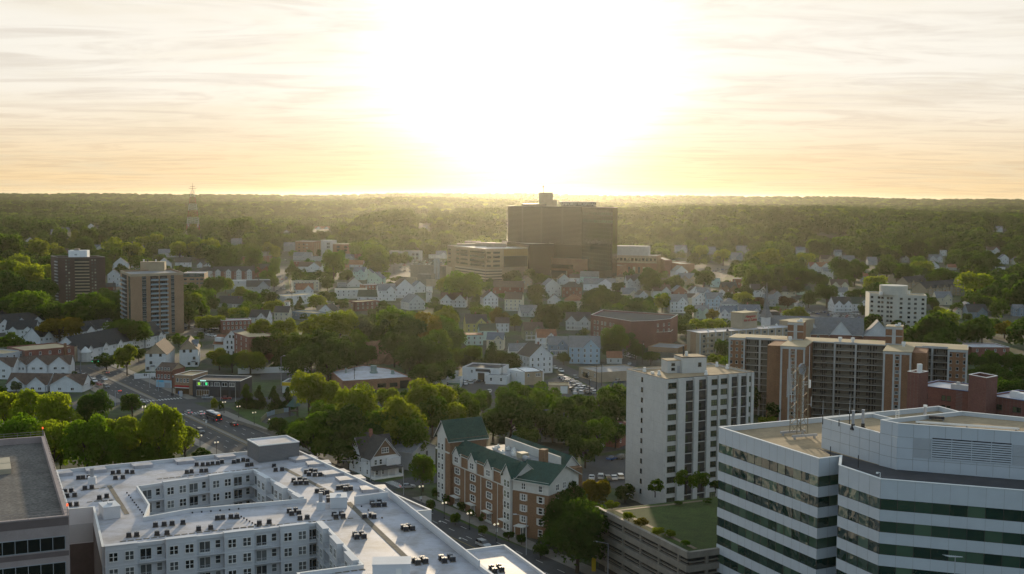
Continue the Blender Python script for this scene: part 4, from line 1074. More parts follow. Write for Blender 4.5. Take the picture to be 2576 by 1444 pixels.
st = MB().box(0, d.length, 0, 9, -.2, 9.0).build('sign_tower', MATS['tan_panel'], ho.root, (p0.x - ho.o.x, p0.y - ho.o.y, hz_), math.atan2(d.y, d.x))
MB().box(-.4, d.length + .4, -.4, 9.4, 9.0, 9.5).build('roof', MATS['roof_lit'], st)
def text(body, parent, loc, rz, size, m, name='lettering', ext=.06, shear=0, font_sp=1.0):
    c = bpy.data.curves.new(name, 'FONT'); c.body = body; c.size = size; c.extrude = ext; c.align_x = 'CENTER'; c.align_y = 'CENTER'; c.shear = shear; c.space_line = .85; c.space_character = font_sp
    c.materials.append(m); tmp = bpy.data.objects.new(name, c); COL.objects.link(tmp)
    me = bpy.data.meshes.new_from_object(tmp.evaluated_get(bpy.context.evaluated_depsgraph_get())); bpy.data.objects.remove(tmp); bpy.data.curves.remove(c)
    o = place(name, me, parent, loc); o.rotation_euler = (PI / 2, 0, rz); return o
mat('sign_red', (.42, .02, .03), var=.05)
text('Hampton\nInn & Suites', st, (d.length / 2 + .2, -.1, 6.0), 0, 2.5, MATS['sign_red'], shear=.35)
tp0, tp1 = G(*a8(880, 205), hz_), G(*a8(1035, 185), hz_); d = tp1 - tp0
hw = MB().box(0, d.length, 0, 10, -hz_, 2.4).build('hotel_wing', MATS['tan_panel'], ho.root, (tp0.x - ho.o.x, tp0.y - ho.o.y, hz_), math.atan2(d.y, d.x))
MB().box(-.3, d.length + .3, -.3, 10.3, 2.4, 2.8).build('roof', MATS['roof_lit'], hw)
for x_, y_ in ((250, 240), (305, 238), (395, 240), (660, 215), (700, 218), (755, 200)):
    q = G(*a8(x_, y_), hz_) - ho.o; MB().cyl((0, 0), .7, 0, .9, 10).cyl((0, 0), .35, .9, 1.3, 8).build('roof_vent', MATS['trim_white'] if x_ != 395 else MATS['metal_dark'], ho.root, (q.x, q.y, hz_ - .3))
# ---- pale concrete tower
mat('concrete_cream', (.50, .485, .43), var=.08, fine=.05)
pz = ztop(*a5(880, 990), a5(880, 1400)[1] + 14)
pp_ = [G(*a5(450, 955), pz).xy, G(*a5(765, 975), pz).xy, G(*a5(1085, 985), pz).xy]
pt = Bld('pale_tower', 'pale concrete apartment tower with a round stair drum on its roof', 'apartment tower', [pp_[0], pp_[1], pp_[2], pp_[2] + Vector((4, 16)), pp_[0] + Vector((2, 16))], pz)
pt.shell(MATS['concrete_cream'], MATS['roof_lit'], MATS['concrete_cream'], par=.5, cw=.3)
for e_, ts in ((0, (.09, .34, .46, .66, .78)), (1, (.12, .40, .62, .88))):
    LL = pt.edge(e_)[2]
    for k in range(12):
        for t_ in ts: pt.win(e_, LL * t_, pz - 3.2 - k * 3.0, 1.7, 1.35, 'plain', MATS['dark_trim'], MATS['glass_dark'])
c_ = (Vector(pt.poly[0]) + Vector(pt.poly[2])) / 2 + Vector((-1, 6))
MB().cyl((c_.x, c_.y), 9.0, pz - .4, pz + 5.6, 20).build('stair_drum', MATS['concrete_cream'], pt.root); MB().cyl((c_.x + 10.5, c_.y + 1), 1.0, pz - .4, pz + 2.0, 8).cyl((c_.x - 9.6, c_.y - 4), 1.3, pz - .4, pz + 1.5, 8).build('roof_vent', MATS['trim_white'], pt.root)
# ---- brown balcony tower on the left
bz = ztop(*a1(1300, 925), a1(1300, 1443)[1] + 26)
k0, k1, k2_ = G(*a1(1197, 885), bz).xy, G(*a1(1298, 925), bz).xy, G(*a1(1822, 905), bz).xy
bt_ = Bld('balcony_tower', 'tan brick apartment tower with blue railed balconies and a square roof house', 'apartment tower', [k0, k1, k2_, k2_ + (k0 - k1) * 1.0], bz)
bt_.shell(MATS['brick_tan'], MATS['roof_grey'], MATS['tan_panel'], par=1.0, cw=.4)
LB = bt_.edge(1)[2]; LA = bt_.edge(0)[2]
bt_.slab(1, 0, LB, bz - 1.5, bz - .05, 0, .06, 'parapet_band', MATS['tan_panel']); bt_.slab(0, 0, LA, bz - 1.5, bz - .05, 0, .06, 'parapet_band', MATS['tan_panel'])
mat('rail_blue', (.24, .32, .38), var=.1); mat('strip_dark', (.035, .05, .055), rough=.25, var=.3)
NF = 13; fh = (bz - 2) / NF
def bx(x): return (x - 1298) / 524 * LB
for x0, x1 in ((1408, 1448), (1695, 1728)):
    bt_.slab(1, bx(x0), bx(x1), .5, bz - 1.6, 0, .04, 'window_strip', MATS['strip_dark'])
    for k in range(NF): bt_.win(1, bx((x0 + x1) / 2), bz - 1.6 - (k + 1) * fh + .8, bx(x1) - bx(x0) - .4, 1.4, 'slide', MATS['metal_grey'], MATS['glass_dark'], out=.045)
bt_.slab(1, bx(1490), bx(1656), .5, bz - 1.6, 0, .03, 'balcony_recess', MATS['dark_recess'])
bt_.slab(1, bx(1566), bx(1578), .5, bz - 1.6, .03, 1.3, 'balcony_divider', MATS['brick_tan'])
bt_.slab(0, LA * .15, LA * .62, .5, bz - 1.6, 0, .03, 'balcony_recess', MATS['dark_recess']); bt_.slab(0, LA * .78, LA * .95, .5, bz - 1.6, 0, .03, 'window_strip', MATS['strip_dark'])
for k in range(NF):
    z = bz - 1.6 - (k + 1) * fh
    for e_, t0, t1 in ((1, bx(1486), bx(1566)), (1, bx(1578), bx(1660)), (0, LA * .13, LA * .64)):
        o = bt_.slab(e_, t0, t1, z - .16, z, .03, 1.5, 'balcony', MATS['concrete_pale']); r = MB(); w_ = t1 - t0
        r.box(-w_ / 2, w_ / 2, -.72, -.66, z + .95, z + 1.05).box(-w_ / 2, w_ / 2, -.70, -.68, z + .1, z + .95); r.build('railing', MATS['rail_blue'], o)
        if e_ == 1: p, an = bt_.at(1, (t0 + t1) / 2, z + .02, .04); addwin(bt_.root, p, an, w_ * .5, 2.1, 'slide', MATS['brick_rust'], MATS['glass_dark'], name='door')
c_ = inset(bt_.poly, 5)
ra_, rb2 = G(*a1(1395, 890), bz - 1) - bt_.o, G(*a1(1635, 890), bz - 1) - bt_.o; d = rb2 - ra_
rh = MB().box(0, d.length, 0, 7, 0, 6.0).build('roof_house', mat('stucco_tan', (.38, .30, .2), var=.1), bt_.root, (ra_.x, ra_.y, bz - 1), math.atan2(d.y, d.x))
MB().box(-.1, d.length + .1, -.1, 7.1, 6.0, 6.25).build('roof', MATS['roof_lit'], rh)
for x, m_ in ((2, 'trim_white'), (4.5, 'metal_dark'), (10, 'trim_white')): MB().cyl((x, 2), .4, 6.25, 7.2, 8).cyl((x, 2), .6, 7.2, 7.7, 8).build('roof_vent', MATS[m_], rh)
# ---- dark brick tower, far left
dz_ = ztop(*a1(600, 750), a1(600, 1205)[1])
d0, d1, d2 = G(*a1(505, 740), dz_).xy, G(*a1(575, 755), dz_).xy, G(*a1(1045, 752), dz_).xy
dt_ = Bld('dark_brick_tower', 'dark brown brick apartment tower with a white lift house on its roof', 'apartment tower', [d0, d1, d2, d2 + (d0 - d1)], dz_)
dt_.shell(MATS['brick_dark'], MATS['roof_grey'], MATS['concrete_pale'], par=1.2, cw=.4)
LD = dt_.edge(1)[2]; L0_ = dt_.edge(0)[2]
def dx_(x): return (x - 575) / 470 * LD
ND = 14; fh = (dz_ - 1.5) / ND
mat('blind_cream', (.45, .45, .36), var=.2)
glass('glass_blind', (.10, .10, .09), (.50, .50, .40), rough=.15)
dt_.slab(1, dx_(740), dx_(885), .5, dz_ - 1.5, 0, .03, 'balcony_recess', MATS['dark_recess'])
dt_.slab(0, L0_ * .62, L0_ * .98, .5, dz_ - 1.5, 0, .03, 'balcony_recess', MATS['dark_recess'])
for k in range(ND):
    z = dz_ - 1.5 - (k + 1) * fh
    o = dt_.slab(1, dx_(740), dx_(885), z - .15, z + .75, .03, 1.2, 'balcony', MATS['tan_panel']); dt_.slab(0, L0_ * .62, L0_ * .98, z - .15, z + .75, .03, 1.0, 'balcony', MATS['metal_grey'])
    for x in (655, 683, 914, 944): dt_.win(1, dx_(x), z + .9, 1.5, 1.5, 'plain', MATS['dark_trim'], MATS['glass_blind'])
ra_, rb2 = G(*a1(680, 757), dz_ - 1) - dt_.o, G(*a1(865, 757), dz_ - 1) - dt_.o; d = rb2 - ra_
rh = MB().box(0, d.length, 0, 10, 0, 6.2).build('lift_house', MATS['white_paint'], dt_.root, (ra_.x, ra_.y, dz_ - 1.2), math.atan2(d.y, d.x))
MB().box(d.length * .3, d.length * .55, 1, 5, 6.2, 7.6).build('upper_box', MATS['concrete_grey'], rh); MB().box(5, 7, -.04, 0, 2, 3.2).build('louvre', MATS['metal_grey'], rh)
# ---- tan block behind the balcony tower
b = bq('tan_office_block', 'tan brick office block with green top storey right of the balcony tower', 'office building', a1(1822, 912), a1(2030, 912), a1(1822, 1110)[1] + 4, 22)
b.shell(MATS['brick_tan'], MATS['roof_white'], MATS['trim_white'], par=.3)
LL = b.edge(0)[2]; b.slab(0, 0, LL, b.h - 3.4, b.h - .1, 0, .1, 'top_storey', mat('panel_teal', (.05, .085, .08), var=.15))
for k in range(5):
    for t0, t1 in ((.03, .16), (.30, .52), (.62, .72), (.8, .95)): b.band(0, LL * t0, LL * t1, b.h - 2.6 - k * 3.6, b.h - 1.2 - k * 3.6, MATS['glass_dark'], MATS['metal_grey'], max(1, round(LL * (t1 - t0) / 1.5)), out=.11 if k == 0 else .03)
# ---- hospital: glass tower, podium, medical offices, older wing
mat('curtain_dark', (.016, .018, .019), rough=.14, var=.12, scale=.08, spec=.5); mat('fin_metal', (.07, .068, .066), rough=.5, var=.05)
glass('curtain_green', (.02, .045, .036), (.05, .09, .07), rough=.05, spec=1.0, wav=.14)
zH = ztop(*a3(745, 270), 689)
h0, h1, h2 = G(*a3(745, 272), zH).xy, G(*a3(1562, 282), zH).xy, G(*a3(1903, 290), zH).xy
ht = Bld('hospital_tower', 'tall dark glass hospital tower with horizontal fins and lettered roof house', 'hospital', [h0, h1, h2, h2 + Vector((8, 34)), h0 + Vector((4, 34))], zH)
ht.shell(MATS['curtain_dark'], MATS['roof_grey'], MATS['metal_grey'], par=1.0, cw=.5)
fz = ztop(*a3(745, 665), 689)
nf = 30
LL = ht.edge(0)[2]
for k in range(nf):
    z = fz + (zH - 2 - fz) * k / (nf - 1)
    ht.slab(0, -1.6, LL - .2, z, z + .35, .02, .9, 'sunshade_fin', MATS['fin_metal'])
L2 = ht.edge(1)[2]
for k in range(16):
    z = zH - 4.2 - k * 4.1
    if z < 13: break
    ht.band(1, .3, L2 - .3, z, z + 3.4, MATS['curtain_green'], MATS['dark_trim'], 14)
for t0, t1 in ((.2, .22), (.46, .48), (.74, .76)): ht.slab(0, LL * t0, LL * t1, fz, zH - 1, .9, .96, 'vertical_joint', MATS['metal_dark'])
def on_h(p, z): q = G(*p, z) - ht.o; return q
z1_ = ztop(*a3(1300, 222), 689)
on_d = lambda p: Vector(((p[0] - PCX) * 1385 / 3000 - ht.o.x, 0, 0)); q0, q1 = on_d(a3(1322, 240)), on_d(a3(1702, 240)); q0.y = q1.y = 2; d = q1 - q0
rh = MB().box(0, d.length, 0, 14, zH - .9, z1_ - 1.0).build('roof_house', MATS['curtain_dark'], ht.root, (q0.x, q0.y + 3, 0), math.atan2(d.y, d.x))
MB().box(-2.8, d.length + .3, -1.2, 14.5, z1_ - 1.0, z1_).build('roof_canopy', MATS['metal_grey'], rh)
mat('letter_pale', (.75, .74, .66), var=.03)
text('STAMFORD HOSPITAL', rh, (d.length * .42, -.35, (zH + z1_) / 2 - .1), 0, 4.6, MATS['letter_pale'], ext=.15)
z2_ = ztop(*a3(1080, 122), 689)
q0, q1 = on_d(a3(1080, 255)), on_d(a3(1230, 255)); d = q1 - q0
ch = MB().box(0, d.length, 6, 18, zH - .9, z2_).box(d.length + .01, d.length + 4.5, 8, 16, zH - .9, zH + 7).build('stair_core', MATS['stone_tan'], ht.root, (q0.x, q0.y, 0), math.atan2(d.y, d.x))
MB().cyl((d.length * .3, 10), .3, z2_, z2_ + 8, 6).box(d.length * .3 - .9, d.length * .3 + .9, 9.8, 10.2, z2_ + 6, z2_ + 7).build('mast', MATS['metal_dark'], ch)
MB().box(16, 44, 4, 14, zH - .9, zH + 2.8).build('plant_screen', MATS['metal_dark'], ht.root, (0, 0, 0), 0)
# podium
b = bq('hospital_podium', 'low rust brick hospital podium with dark ribbon window below the glass tower', 'hospital', a3(965, 832), a3(1685, 862), 697, 24)
b.shell(MATS['brick_rust'], MATS['roof_grey'], MATS['tan_panel'], par=.6)
LL = b.edge(0)[2]
b.band(0, LL * .22, LL * .70, b.h - 11.5, b.h - 7, MATS['glass_black'], MATS['dark_trim'], 22); b.slab(0, LL * .13, LL * .19, 0, b.h - .5, 0, .3, 'pale_pier', MATS['concrete_grey'])
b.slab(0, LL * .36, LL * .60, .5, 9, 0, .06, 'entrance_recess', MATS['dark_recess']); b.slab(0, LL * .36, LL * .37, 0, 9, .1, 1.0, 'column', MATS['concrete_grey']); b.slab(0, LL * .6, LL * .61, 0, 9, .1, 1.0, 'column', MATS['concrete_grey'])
b = bq('hospital_annexe', 'rust brick hospital annexe at the right foot of the glass tower', 'hospital', a3(1840, 925), a3(1978, 930), 697, 20)
b.shell(MATS['brick_rust'], MATS['roof_grey'], MATS['tan_panel'], par=.5)
b = bq('hospital_roof_block', 'grey service block showing between medical offices and glass tower', 'hospital', a3(675, 660), a3(980, 690), 690, 30)
b.shell(MATS['curtain_dark'], MATS['roof_white'], MATS['trim_white'], par=.5)
# glass lobby columns at the foot
q = G(*a3(1765, 1060), 0); o = thing('glass_lobby', 'narrow glass lobby with pale columns under the hospital tower corner', 'lobby', (q.x, q.y, 0), -.05)
MB().box(-14, 12, 6, 20, 0, 26).build('wall', MATS['curtain_green'], o)
for x in (-11, -5, 1, 7): MB().cyl((x, 2), .8, 0, 27, 10).build('column', MATS['concrete_pale'], o)
mat('stone_brown', (.25, .19, .13), var=.12, scale=.3)
# medical offices over a garage
zM = ztop(*a3(500, 745), 709)
m0, m1, m2 = G(*a3(75, 705), zM).xy, G(*a3(500, 745), zM).xy, G(*a3(965, 735), zM).xy
b = Bld('medical_offices', 'tan office block with ribbon windows above a striped parking garage', 'office building', [m0, m1, m2, m2 + (m0 - m1)], zM)
b.shell(MATS['stone_brown'], MATS['roof_white'], MATS['trim_white'], par=.5)
l0, l1 = b.edge(0)[2], b.edge(1)[2]
for k in range(4):
    z = zM - 5.4 - k * 4.6
    for t0, t1 in ((.02, .1), (.24, .33), (.35, .55), (.6, .97)): b.band(0, l0 * t0, l0 * t1, z, z + 2.1, MATS['glass_black'], MATS['dark_trim'], max(2, int(l0 * (t1 - t0) / 4)))
    b.band(1, l1 * .02, l1 * .12, z, z + 2.1, MATS['glass_black'], MATS['dark_trim'], 3); b.band(1, l1 * .17, l1 * .33, z, z + 2.1, MATS['glass_black'], MATS['dark_trim'], 5)
glass('glass_amber', (.22, .13, .04), (.30, .19, .07), rough=.08, spec=.8, wav=.02)
b.band(1, l1 * .42, l1 * .99, zM - 8, zM - 1, MATS['glass_amber'], MATS['dark_trim'], 12); b.band(1, l1 * .42, l1 * .99, zM - 20, zM - 8.4, MATS['glass_black'], MATS['dark_trim'], 12)
for k in range(4):
    z = zM - 23.5 - k * 3.0
    if z < .5: break
    for e_, LL, t0 in ((0, l0, .22), (1, l1, 0)):
        b.slab(e_, LL * t0, LL * (.99 if e_ == 0 else .38), z, z + 1.7, 0, .25, 'garage_parapet', MATS['tan_panel']); b.slab(e_, LL * t0, LL * (.99 if e_ == 0 else .38), z - 1.25, z - .04, 0, .04, 'garage_opening', MATS['dark_recess'])
for x, y, w_, h_ in ((355, 690, 9, 3.2), (495, 712, 11, 4), (620, 718, 11, 4), (300, 705, 12, 2.0)):
    q = G(*a3(x, y), zM) - b.o; MB().box(-w_, w_, -4, 4, -.4, h_).build('rooftop_unit', MATS['concrete_grey'], b.root, (q.x, q.y, zM), -.1)
# older brick wing to the right
b = bq('brick_hospital_wing', 'brick hospital wing with a tan upper storey and grey plant room on top', 'hospital', a3(1895, 812), a3(2385, 822), a3(1900, 1010)[1], 30)
b.shell(MATS['brick_rust'], MATS['roof_grey'], MATS['trim_white'], par=.5)
LL = b.edge(0)[2]; b.slab(0, 0, LL, b.h - 9, b.h - .1, 0, .2, 'tan_storey', MATS['stone_tan'])
for k in range(12): b.win(0, LL * (k + .5) / 12, b.h - 6.5, 3.2, 3.4, 'plain', MATS['dark_trim'], MATS['glass_black'], out=.21)
for k in range(7): b.win(0, LL * (k + 1.5) / 9, b.h - 21, 3.0, 7.5, 'sash', MATS['tan_panel'], MATS['glass_blind'])
q = b.at(0, LL * .42, b.h, -10)[0]; MB().box(-LL * .4, LL * .38, -6, 8, -.5, 11).build('plant_room', MATS['concrete_pale'], b.root, q, b.edge(0)[3])
b = bq('brick_annexe', 'plain dark brick annexe at the right end of the hospital wing', 'hospital', a3(2385, 835), a3(2480, 870), a3(2385, 1000)[1] - 3, 8); b.shell(MATS['brick_maroon'], MATS['roof_grey'], None, par=.4)
b = bq('brick_annexe', 'long low brick annexe beside the far car park', 'hospital', a4(190, 600), a4(362, 625), a4(190, 690)[1], 18); b.shell(MATS['brick_rust'], MATS['roof_grey'], None, par=.4)
# grey power house with two stacks in front of the medical offices, left
b = bq('power_house', 'grey boiler house with two steel stacks left of the medical offices', 'boiler house', a2(1955, 635), a2(2312, 650), a2(1955, 775)[1], 7); b.shell(MATS['concrete_grey'], MATS['roof_grey'], None, par=.5)
for t_ in (.80, .90):
    q = b.at(0, b.edge(0)[2] * t_, 0, 1.6)[0]; MB().cyl((0, 0), 1.5, 0, b.h + 9, 12).build('stack', MATS['metal_grey'], b.root, q)
b2 = bq('power_house_annexe', 'low dark annexe in front of the grey boiler house', 'boiler house', a2(2025, 738), a2(2180, 742), a2(2025, 850)[1], 14); b2.shell(MATS['concrete_grey'], MATS['roof_grey'], None, par=.4)
b2 = bq('retaining_wall', 'pale concrete retaining wall left of the dark boiler house annexe', 'wall', a2(1850, 765), a2(2022, 775), a2(1850, 840)[1], 1.5); b2.shell(MATS['tan_panel'], MATS['roof_grey'], None, par=.1)
b2 = bq('retaining_wall', 'tan retaining wall in front of the two steel stacks', 'wall', a2(2130, 795), a2(2260, 800), a2(2130, 870)[1], 1.5); b2.shell(MATS['tan_panel'], MATS['roof_grey'], None, par=.1)
b2 = bq('parking_deck', 'tan parking deck wall between the stacks and the medical offices', 'parking garage', a2(2285, 640), a2(2410, 660), a2(2285, 745)[1], 30); b2.shell(MATS['tan_panel'], MATS['roof_grey'], None, par=.5)
# ---- brick block and white end at the upper centre left
b = bq('brick_office', 'brown brick office block with a white parapet roof beside the straight uphill street', 'office building', a2(685, 375), a2(893, 378), a2(685, 540)[1] + 6, 30)
b.shell(MATS['brick_rust'], MATS['roof_white'], MATS['trim_white'], par=.6)
LL = b.edge(0)[2]
for k in range(5):
    b.win(0, LL * .62, b.h - 5 - k * 4.6, 2.0, 1.6, 'plain', MATS['trim_white'], MATS['glass_blind']); b.win(0, LL * .2, b.h - 5 - k * 4.6, 2.2, 1.8, 'plain', MATS['dark_trim'], MATS['glass_black']); b.win(0, LL * .45, b.h - 5 - k * 4.6, 2.2, 1.8, 'plain', MATS['dark_trim'], MATS['glass_black'])
Ls_ = b.edge(1)[2]
for k in range(4): b.slab(1, Ls_ * (k + .2) / 4, Ls_ * (k + .5) / 4, 1, b.h - 2, 0, .3, 'pier', MATS['tan_panel'])
x0 = b.edge(0)[2]; bh = b.h
o = MB().box(0, 17, 8, 26, 0, bh + 1.5).build('white_stair_bay', MATS['concrete_pale'], b.root, (b.poly[1][0] + 7, b.poly[1][1], 0), b.edge(0)[3])
for k in range(5): addwin(o, (11, 7.98, bh - 5 - k * 4.6), 0, 5, 3.4, 'slide', MATS['trim_white'], MATS['glass_black'])
o2 = MB().box(14, 58, 10, 28, 0, bh - 4).box(12, 60, 9.6, 10, 0, 9).build('right_wing', MATS['brick_rust'], b.root, (b.poly[1][0] + 7, b.poly[1][1], 0), b.edge(0)[3])
for k in range(4):
    for q in range(3): addwin(o2, (25 + q * 11, 9.9 if k < 3 else 9.5, bh - 9 - k * 4.6), 0, 4.5, 3, 'slide', MATS['dark_trim'], MATS['glass_black'])
MB().box(13.6, 58.4, 9.7, 28.4, bh - 4, bh - 3.2).build('roof_edge', MATS['tan_panel'], o2)
# ---- white flat-roofed apartments behind the car park
b = bq('white_flats', 'long white flat roofed apartment house behind the far car park', 'apartment building', a2(1725, 482), a2(2080, 484), a2(1725, 572)[1] + 4, 22)
b.shell(MATS['concrete_pale'], MATS['roof_lit'], MATS['tan_panel'], par=.4); LL = b.edge(0)[2]
for k in range(3):
    for t_ in (.31, .42, .52, .74, .86): b.win(0, LL * t_, b.h - 6 - k * 5.2, 3.4, 3.0, 'plain', MATS['dark_trim'], MATS['glass_black'])
b.slab(0, LL * .38, LL * .66, b.h - 8, b.h - 7, 0, 2, 'canopy', MATS['brick_rust'])
# ---- red brick school-like block, right of centre
zK = ztop(*a7(1660, 325), a7(1660, 610)[1])
kk = [a7(1660, 328), a7(2105, 400), a7(2540, 372)]
K0, K1, K2 = [G(*p, zK).xy for p in kk]
b = Bld('brick_school', 'large dark red brick block with white roof edges and stepped wings', 'school', [K0, K1, K1 + Vector((14, 5)), K2, K2 + Vector((8, 26)), K0 + Vector((10, 34))], zK)
b.shell(MATS['brick_maroon'], MATS['roof_dark'], MATS['trim_white'], par=.8, cw=.4)
LL = b.edge(0)[2]
for k in range(4):
    for t_ in (.1, .18, .29, .37, .5, .58): b.win(0, LL * t_, zK - 5 - k * 3.6, 1.5, 2.0, 'sash')
LL = b.edge(2)[2]
for k in range(3):
    for t_ in (.25, .6, .9): b.win(2, LL * t_, zK - 4 - k * 3.6, 1.4, 1.8, 'sash')
zk = zK * .55
q0, q1 = G(*a7(2180, 530), zk), G(*a7(2540, 515), zk); d = q1 - q0
b2 = Bld('brick_school_wing', 'lower brick wing in front of the dark red brick block', 'school', [q0.xy, q1.xy, (q1 + Vector((3, 11, 0))).xy, (q0 + Vector((3, 11, 0))).xy], zk); b2.shell(MATS['brick_maroon'], MATS['roof_grey'], MATS['trim_white'], par=.4)
b2 = bq('low_roof_hall', 'low hall with flat pale grey roof below the dark red brick block', 'hall', a7(2290, 680), a7(2620, 700), a7(2290, 730)[1], 22); b2.shell(MATS['brick_tan'], MATS['roof_grey'], None, par=.3)
# ---- brick workshop with the white roof
zW = ztop(*a6(1210, 775), a6(1210, 860)[1] + 8)
wp = [G(*a6(1080, 668), zW).xy, G(*a6(1208, 776), zW).xy, G(*a6(1212, 728), zW).xy, G(*a6(1965, 712), zW).xy, G(*a6(1720, 632), zW).xy, G(*a6(1440, 596), zW).xy]
wp = [wp[0], wp[1], G(*a6(1968, 728), zW).xy, wp[4], wp[5]]
b = Bld('brick_workshop', 'single storey brick workshop with a wide white roof behind the park trees', 'workshop', wp, zW)
b.shell(MATS['brick_rust'], MATS['roof_white'], None, par=.3)
LL = b.edge(1)[2]
for t0, t1 in ((.14, .27), (.50, .62), (.68, .79)): b.band(1, LL * t0, LL * t1, .9, zW - 2.2, MATS['glass_black'], MATS['dark_trim'], 4)
b.slab(1, LL * .83, LL * .96, 0, zW - 1.4, 0, .08, 'door', MATS['dark_recess']); b.slab(1, LL * .30, LL * .38, 0, zW - 2, 0, .08, 'door', MATS['stucco_grey'])
b.slab(1, LL * .17, LL * .21, zW - 3.6, zW - 2.2, .12, .16, 'notice', MATS['trim_white'])
for x, y, r, h in ((1550, 660, 1.5, 3.6), (1760, 670, .8, 1.8), (1243, 660, .4, 2.5)):
    q = G(*a6(x, y + 25), zW - .3) - b.o; MB().cyl((0, 0), r, 0, h, 10).cyl((0, 0), r * 1.3, 0, h * .25, 10).build('roof_vent', mat('metal_green', (.2, .26, .24), rough=.5), b.root, (q.x, q.y, zW - .3))
# ---- parking garage with a lawn on its roof
zP = ztop(*c4(560, 1290), c4(560, 1444)[1] + 90)
zP = 15.0
g0, g1, g2 = G(*c4(20, 1030), zP), G(*c4(565, 1300), zP), G(*c4(740, 1258), zP)
ge = (g1 - g0).normalized(); gw_ = Vector((-ge.y, ge.x, 0)); L_g = (g1 - g0).length
b = Bld('parking_garage', 'concrete parking garage with a grass roof terrace and planted edges', 'parking garage', [g0.xy, g1.xy, (g1 + gw_ * 42).xy, (g0 + gw_ * 42).xy], zP)
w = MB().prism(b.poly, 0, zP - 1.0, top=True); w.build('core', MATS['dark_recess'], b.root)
for e_ in (0, 1):
    LL = b.edge(e_)[2]
    for k in range(5):
        z = zP - 1.5 - k * 3.0
        b.slab(e_, -.6, LL + .6, z, z + 1.35, .0, .9, 'parapet', MATS['concrete_grey'])
        if k: b.slab(e_, 0, LL, z + 1.9, z + 2.1, .0, .5, 'floor_edge', MATS['concrete_grey'])
    for t_ in np.arange(4, LL, 8): b.slab(e_, t_, t_ + .7, 0, zP - 1.5, .02, .5, 'column', MATS['concrete_grey'])
mat('lawn', (.036, .058, .010), rough=.95, var=.3, scale=.25, fine=.35, fscale=3.0)
MB().face([(p[0], p[1], zP - .9) for p in inset(b.poly, .5)]).build('lawn', MATS['lawn'], b.root)
ang_g = math.atan2(ge.y, ge.x)
MB().box(2, L_g - 3, 3.2, 4.2, zP - .9, zP - .86).box(2, 3, 4.2, 30, zP - .9, zP - .86).build('gravel_path', mat('path_tan', (.16, .12, .08), var=.2), b.root, (0, 0, 0), ang_g)
MB().box(0, L_g, 36, 36.6, zP - .9, zP + .5).build('back_parapet', MATS['stone_tan'], b.root, (0, 0, 0), ang_g)
garage = b
# ---- lattice transmission tower, red and white, far left
q = G(486, 598, 0); hgt = 1.0
td = 270000 / (598 - yh(486)); th = td * (598 - 465) / 3000
o = thing('transmission_tower', 'tall red and white lattice transmission tower rising above the far trees', 'tower', (q.x, q.y, 0), .3)
mat('mast_red', (.26, .045, .03), var=.15); mat('mast_white', (.5, .49, .46), var=.1)
sec = 7
for s_ in range(sec):
    z0, z1 = th * .9 * s_ / sec, th * .9 * (s_ + 1) / sec; m = MB()
    def rr(z): return 12.5 * (1 - z / (th * .9)) ** .8 + 2.4
    nn = 3
    for k in range(nn):
        za, zb_ = z0 + (z1 - z0) * k / nn, z0 + (z1 - z0) * (k + 1) / nn; ra, rb_ = rr(za), rr(zb_)
        cs = [(-1, -1), (1, -1), (1, 1), (-1, 1)]
        for i in range(4):
            (xa, ya), (xb, yb) = cs[i], cs[(i + 1) % 4]
            m.tube((xa * ra, ya * ra, za), (xa * rb_, ya * rb_, zb_), .42, n=4); m.tube((xa * ra, ya * ra, za), (xb * rb_, yb * rb_, zb_), .17, n=4); m.tube((xb * ra, yb * ra, za), (xa * rb_, ya * rb_, zb_), .17, n=4); m.tube((xa * rb_, ya * rb_, zb_), (xb * rb_, yb * rb_, zb_), .17, n=4)
    m.build('lattice_section', MATS['mast_red' if s_ % 2 else 'mast_white'], o)
m = MB().tube((0, 0, th * .9), (0, 0, th * 1.04), .45, .15)
for z, w_ in ((th * .93, 8), (th * .97, 5)): m.tube((-w_, 0, z), (w_, 0, z), .35, n=4).tube((0, -w_, z), (0, w_, z), .35, n=4)
m.build('antenna', MATS['mast_red'], o)
for s_ in (-1, 1): MB().cyl((s_ * 9.5, -5), 1.6, th * .2, th * .27, 8).build('dish', MATS['trim_white'], o)
# ================================================================ HOUSES
HC = dict(white=(.64, .65, .66), cream=(.58, .54, .42), grey=(.36, .37, .38), blue=(.36, .47, .56), slate=(.22, .27, .32), aqua=(.48, .60, .56), mint=(.46, .56, .46), yellow=(.50, .46, .18), olive=(.22, .22, .14), tan=(.38, .30, .21), brick=(.20, .075, .05), brown=(.18, .12, .08), pale=(.52, .53, .52))
for k, c in HC.items(): mat('siding_' + k, c, rough=.8, var=.10, scale=.35, fine=.05, fscale=2.5)
RC = dict(dark=(.055, .052, .05), grey=(.16, .165, .175), brown=(.10, .07, .055), rust=(.21, .095, .055), green=(.05, .065, .045), black=(.03, .032, .035), blue=(.12, .14, .17))
for k, c in RC.items(): mat('shingle_' + k if k != 'green' else 'shingle_moss', c, rough=.92, var=.2, scale=.5, fine=.2, fscale=3.0)
def rmat(k): return MATS['shingle_moss' if k == 'green' else 'shingle_' + k]
HOUSES = []           # footprints kept clear of trees
def keepout(x, y, r): HOUSES.append((x, y, r))
def roof_gable(m, w, y0, y1, z, rise, axis, x0=None):
    x0 = -w / 2 if x0 is None else x0
    if axis == 'y': gable(m, x0, x0 + w, y0, y1, z, rise, 'y', 0, .35, 1)
    else: gable(m, x0, x0 + w, y0, y1, z, rise, 'x', 0, .35, 1)
COLW = dict(white='white', cream='cream', grey='grey', blue='light blue', slate='blue-grey', aqua='pale aqua', mint='mint green', yellow='yellow', olive='olive', tan='tan', brick='red brick', brown='brown', pale='off-white')
